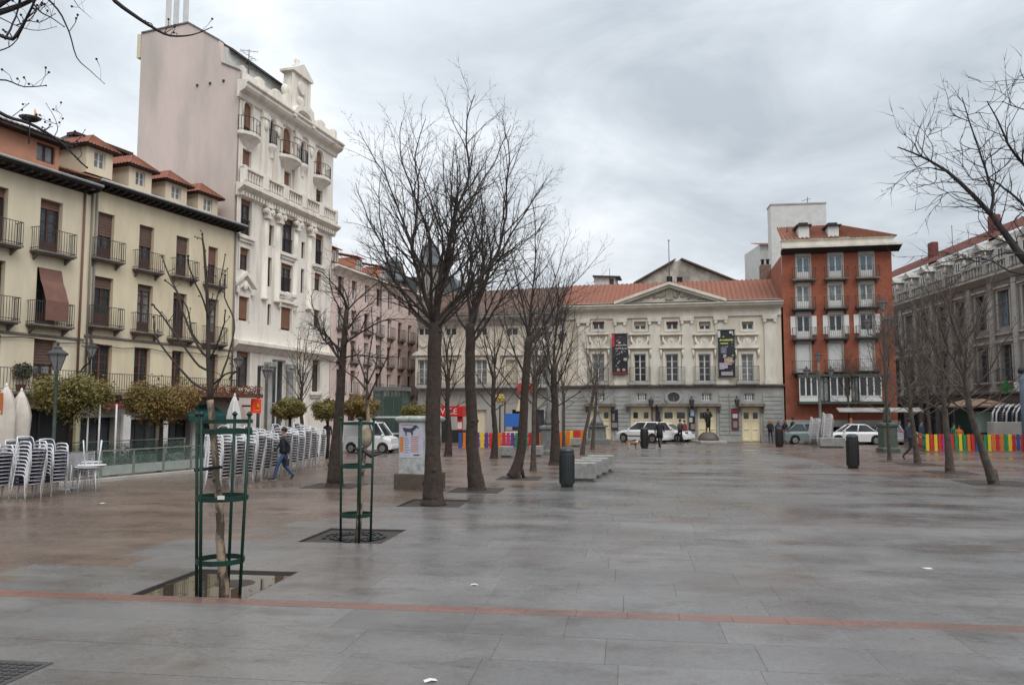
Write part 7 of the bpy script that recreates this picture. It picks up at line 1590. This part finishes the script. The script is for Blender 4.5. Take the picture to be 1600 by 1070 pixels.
# statue on plinth
q_ = G(1107, 691); o = thing('bronze_statue', 'dark bronze standing statue of a man on a domed plinth before the theatre', 'statue', (q_.x, q_.y, 0), radians(10)); M_bronze = mat('bronze', (.035, .03, .026), .45, (.02, .018, .016), 6, metal=.4)
MB().sq([(1.0, 0), (1.0, .14), (.9, .16)]).build('step', M_gstone, o); MB().lathe([(.78, .16), (.76, .3), (.62, .55), (.40, .72), (.36, .75)], 14).build('plinth', mat('plinth_brown', (.12, .09, .075), .6, (.08, .06, .05), 4), o)
me = pose_mesh('stand2m', skel('stand2'), 'm'); b = put('figure', me, o, (0, 0, .74), 0, None, 1.0 if False else (1.05,) * 3)
for i in range(5): b.material_slots[i].link = 'OBJECT'; b.material_slots[i].material = M_bronze
k = MB(); k.loft([[(rx * cos(2 * pi * j / 12), ry * sin(2 * pi * j / 12), z) for j in range(12)] for rx, ry, z in ((.17, .13, .35), (.2, .16, .9), (.2, .15, 1.25), (.24, .15, 1.42), (.08, .08, 1.52))], sm=True).ell((0, 0, 1.70), (.105, .12, .12)); k.tube([(.22, 0, 1.4), (.32, 0, 1.2), (.16, -.2, 1.14)], [.07, .06, .05], 6).tube([(-.22, 0, 1.4), (-.32, 0, 1.2), (-.16, -.2, 1.14)], [.07, .06, .05], 6); k.build('coat', M_bronze, o, (0, 0, .74))
# ================================================================== VEHICLES
def car(label, p, rz, prof, roofp, L_, W_, pm, cat='car', wheel=.31, wb=(-1.3, 1.3), group=None, glassm=M_pane, name='parked_car'):
    """prof: side outline x,z of the lower body; roofp: greenhouse outline; built symmetric in y"""
    o = thing(name, label, cat, p, rz, group); h2 = W_ / 2
    # lower body as cross-sections along x, wheel arches cut into the sill line
    top = [pt for pt in prof]; k = MB(); xs = []
    x = -L_ / 2
    def ztop(x):
        for a, b in zip(prof, prof[1:]):
            if a[0] <= x <= b[0]: return a[1] + (b[1] - a[1]) * (x - a[0]) / max(1e-6, b[0] - a[0])
        return prof[-1][1]
    def zbot(x):
        z = .20
        for w_ in wb:
            dx = abs(x - w_)
            if dx < wheel + .06: z = max(z, wheel + sqrt(max(0, (wheel + .06) ** 2 - dx * dx)) - .0)
        return z
    cuts = sorted({-L_ / 2, L_ / 2, *[pt[0] for pt in prof], *[w_ + (wheel + .06) * cos(pi * j / 8) for w_ in wb for j in range(9)], *[w_ + s * (wheel + .061) for w_ in wb for s in (-1, 1)]}); cuts = [c for c in cuts if -L_ / 2 <= c <= L_ / 2]
    rings = []
    for x in cuts:
        e_ = min(1, (L_ / 2 - abs(x)) / .35); hw = h2 * (.86 + .14 * sqrt(max(0, e_))); zt, zb_ = ztop(x), min(zbot(x), ztop(x) - .05)
        mid = max(zb_ + .02, min(zt - .12, .62)); rings.append([(x, -hw * .93, zt), (x, -hw, max(mid, zt - .14)), (x, -hw, mid), (x, -hw * .97, zb_), (x, hw * .97, zb_), (x, hw, mid), (x, hw, max(mid, zt - .14)), (x, hw * .93, zt)])
    k.loft(rings, sm=False); k.build('body', pm, o)
    # greenhouse: roof and pillars, glass set in
    (x0, x1, x2, x3, zb_, zt) = roofp; k = MB(); wi = h2 * .92; wt = h2 * .74
    k.loft([[(x1 + .02, -wt, zt - .05), (x2 - .02, -wt, zt - .05), (x2 - .02, wt, zt - .05), (x1 + .02, wt, zt - .05)], [(x1 + .1, -wt * .9, zt), (x2 - .1, -wt * .9, zt), (x2 - .1, wt * .9, zt), (x1 + .1, wt * .9, zt)]])
    for s in (-1, 1):
        for a, b in (((x0, zb_), (x1 + .03, zt - .05)), ((x3, zb_), (x2 - .03, zt - .05)), (((x0 + x3) / 2 + .1, zb_), ((x1 + x2) / 2, zt - .05))): k.tube([(a[0], s * wi, a[1] - .02), (b[0], s * wt, b[1])], .045, 4)
    k.build('roof', pm, o)
    k = MB(); k.loft([[(x0 + .04, -wi * .97, zb_ - .03), (x3 - .04, -wi * .97, zb_ - .03), (x3 - .04, wi * .97, zb_ - .03), (x0 + .04, wi * .97, zb_ - .03)], [(x1 + .05, -wt * .97, zt - .055), (x2 - .05, -wt * .97, zt - .055), (x2 - .05, wt * .97, zt - .055), (x1 + .05, wt * .97, zt - .055)]]); k.build('windows', glassm, o)
    for x in wb:
        for s in (-1, 1):
            wv = MB(); y = s * (h2 - .11); wv.loft([[(x + r * cos(2 * pi * j / 18), y + yy, wheel + r * sin(2 * pi * j / 18)) for j in range(18)] for r, yy in ((wheel * .7, -.1), (wheel * .97, -.1), (wheel, -.07), (wheel, .07), (wheel * .97, .1), (wheel * .7, .1))]); wo_ = wv.build('wheel', M_rubber, o)
            rv = MB(); rv.loft([[(x + r * cos(2 * pi * j / 14), y + s * yy, wheel + r * sin(2 * pi * j / 14)) for j in range(14)] for r, yy in ((wheel * .66, .06), (wheel * .64, .108), (wheel * .5, .10), (wheel * .16, .112))]); rv.build('rim', M_rim, wo_)
    for s in (-1, 1):
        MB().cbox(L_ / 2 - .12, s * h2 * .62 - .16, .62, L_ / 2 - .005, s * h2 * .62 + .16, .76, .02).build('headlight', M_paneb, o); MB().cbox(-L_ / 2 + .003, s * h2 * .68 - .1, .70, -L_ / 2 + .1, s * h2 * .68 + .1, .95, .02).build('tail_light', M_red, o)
        MB().ell(((x2 + x3) / 2 + .15, s * (h2 + .08), zb_ + .03), (.06, .1, .07), 8, 5).build('wing_mirror', pm, o)
        MB().box(-L_ / 2 + .6, s * (h2 + .001) - .004, .46, L_ / 2 - .7, s * (h2 + .001) + .012, .52).build('side_moulding', M_blackp, o) if wheel > .3 else None
    MB().cbox(L_ / 2 - .06, -h2 * .8, .26, L_ / 2 + .04, h2 * .8, .46, .02).build('front_bumper', pm, o); MB().cbox(-L_ / 2 - .04, -h2 * .8, .28, -L_ / 2 + .06, h2 * .8, .48, .02).build('rear_bumper', pm, o)
    return o
# white van
p_ = G(577, 707.5); v = car('small white delivery van parked behind the second tree guard', (p_.x, p_.y + .6, 0), radians(-10), [(-1.35, .98), (.55, .98), (.95, .95), (1.38, .80)], (-.4, -.25, .55, 1.02, .96, 1.70), 2.76, 1.6, M_whitepaint, 'van', .27, (-.92, .92), name='delivery_van')
k = MB(); k.loft([[(x, y * (.78 - i), z) for x, y in ((-1.37 + .02, -1), (.05, -1), (.05, 1), (-1.35, 1))] for i, z in ((0, .92), (0, 1.35), (.04, 1.66), (.12, 1.76))]); k.build('cargo_body', M_whitepaint, v)
# white estate car by the theatre
p_ = G(1004, 692); car('white high estate car parked before the second theatre door, behind the far bin', (p_.x + .35, p_.y + 1.5, 0), radians(138), [(-1.95, .9), (-.2, .95), (.95, .92), (1.5, .85), (1.95, .68)], (-1.85, -1.55, .2, .95, .92, 1.52), 3.9, 1.75, M_whitepaint, wheel=.32, wb=(-1.25, 1.25))
p_ = G(1052, 691); car('white low car nose half hidden behind the walkers at the middle theatre door', (p_.x + .1, p_.y + 2.0, 0), radians(-40), [(-1.8, .85), (-.2, .9), (.8, .88), (1.4, .78), (1.8, .6)], (-1.6, -1.0, .1, .85, .88, 1.35), 3.6, 1.65, M_whitepaint, wheel=.29, wb=(-1.1, 1.15))
p_ = G(1256, 692); p_.y = 55.9; car('grey green small car parked at the corner of the theatre and the brick house', (p_.x, p_.y + 1.4, 0), radians(-10), [(-1.7, .85), (-.2, .9), (.8, .88), (1.3, .8), (1.7, .6)], (-1.55, -1.0, .1, .85, .88, 1.45), 3.4, 1.6, mat('grey_green_paint', (.20, .25, .25), .3, vary=.05), wheel=.28, wb=(-1.05, 1.05))
p_ = G(1350, 690); p_ *= 55.6 / p_.y; car('white saloon car parked in front of the brick house shops', (p_.x - .3, p_.y + .9, 0), radians(172), [(-2.0, .82), (-1.2, .88), (.8, .88), (1.5, .8), (2.0, .6)], (-1.3, -.7, .35, 1.0, .88, 1.40), 4.0, 1.7, M_whitepaint, wheel=.3, wb=(-1.25, 1.25))
p_ = G(1398, 692); p_ *= 54.5 / p_.y; car('pale grey small car partly hidden behind the green pedestal on the right', (p_.x + .6, p_.y + 2.5, 0), radians(80), [(-1.7, .85), (-.2, .9), (.8, .88), (1.3, .8), (1.7, .6)], (-1.55, -1.0, .1, .85, .88, 1.42), 3.4, 1.6, mat('silver_paint', (.42, .43, .45), .3, vary=.05), wheel=.28, wb=(-1.05, 1.05))
# parked scooter left of green pedestal
p_ = G(1371, 693); o = thing('scooter', 'dark scooter with white front parked before the brick house, right of the white saloon', 'scooter', (p_.x, p_.y, 0), radians(150))
k = MB()
for x in (-.55, .55): k.loft([[(x + r * cos(2 * pi * j / 14), y, .25 + r * sin(2 * pi * j / 14)) for j in range(14)] for r, y in ((.15, -.05), (.25, -.045), (.25, .045), (.15, .05))])
k.build('wheels', M_rubber, o); k = MB(); k.prism([(-.75, .45), (-.6, .78), (-.05, .80), (0, .42), (.28, .35), (.28, .28), (-.35, .25)], -.14, .14); k.tube([(.55, 0, .3), (.38, 0, .95), (.36, 0, 1.05)], .035, 6).tube([(.36, -.3, 1.05), (.36, .3, 1.05)], .02, 5); k.build('body', M_blackp, o); MB().prism([(.35, .35), (.45, .35), (.50, .95), (.38, .98)], -.2, .2).build('front_shield', M_whitepaint, o); MB().cbox(-.62, -.13, .79, .0, .13, .90, .02).build('saddle', M_blackp, o)
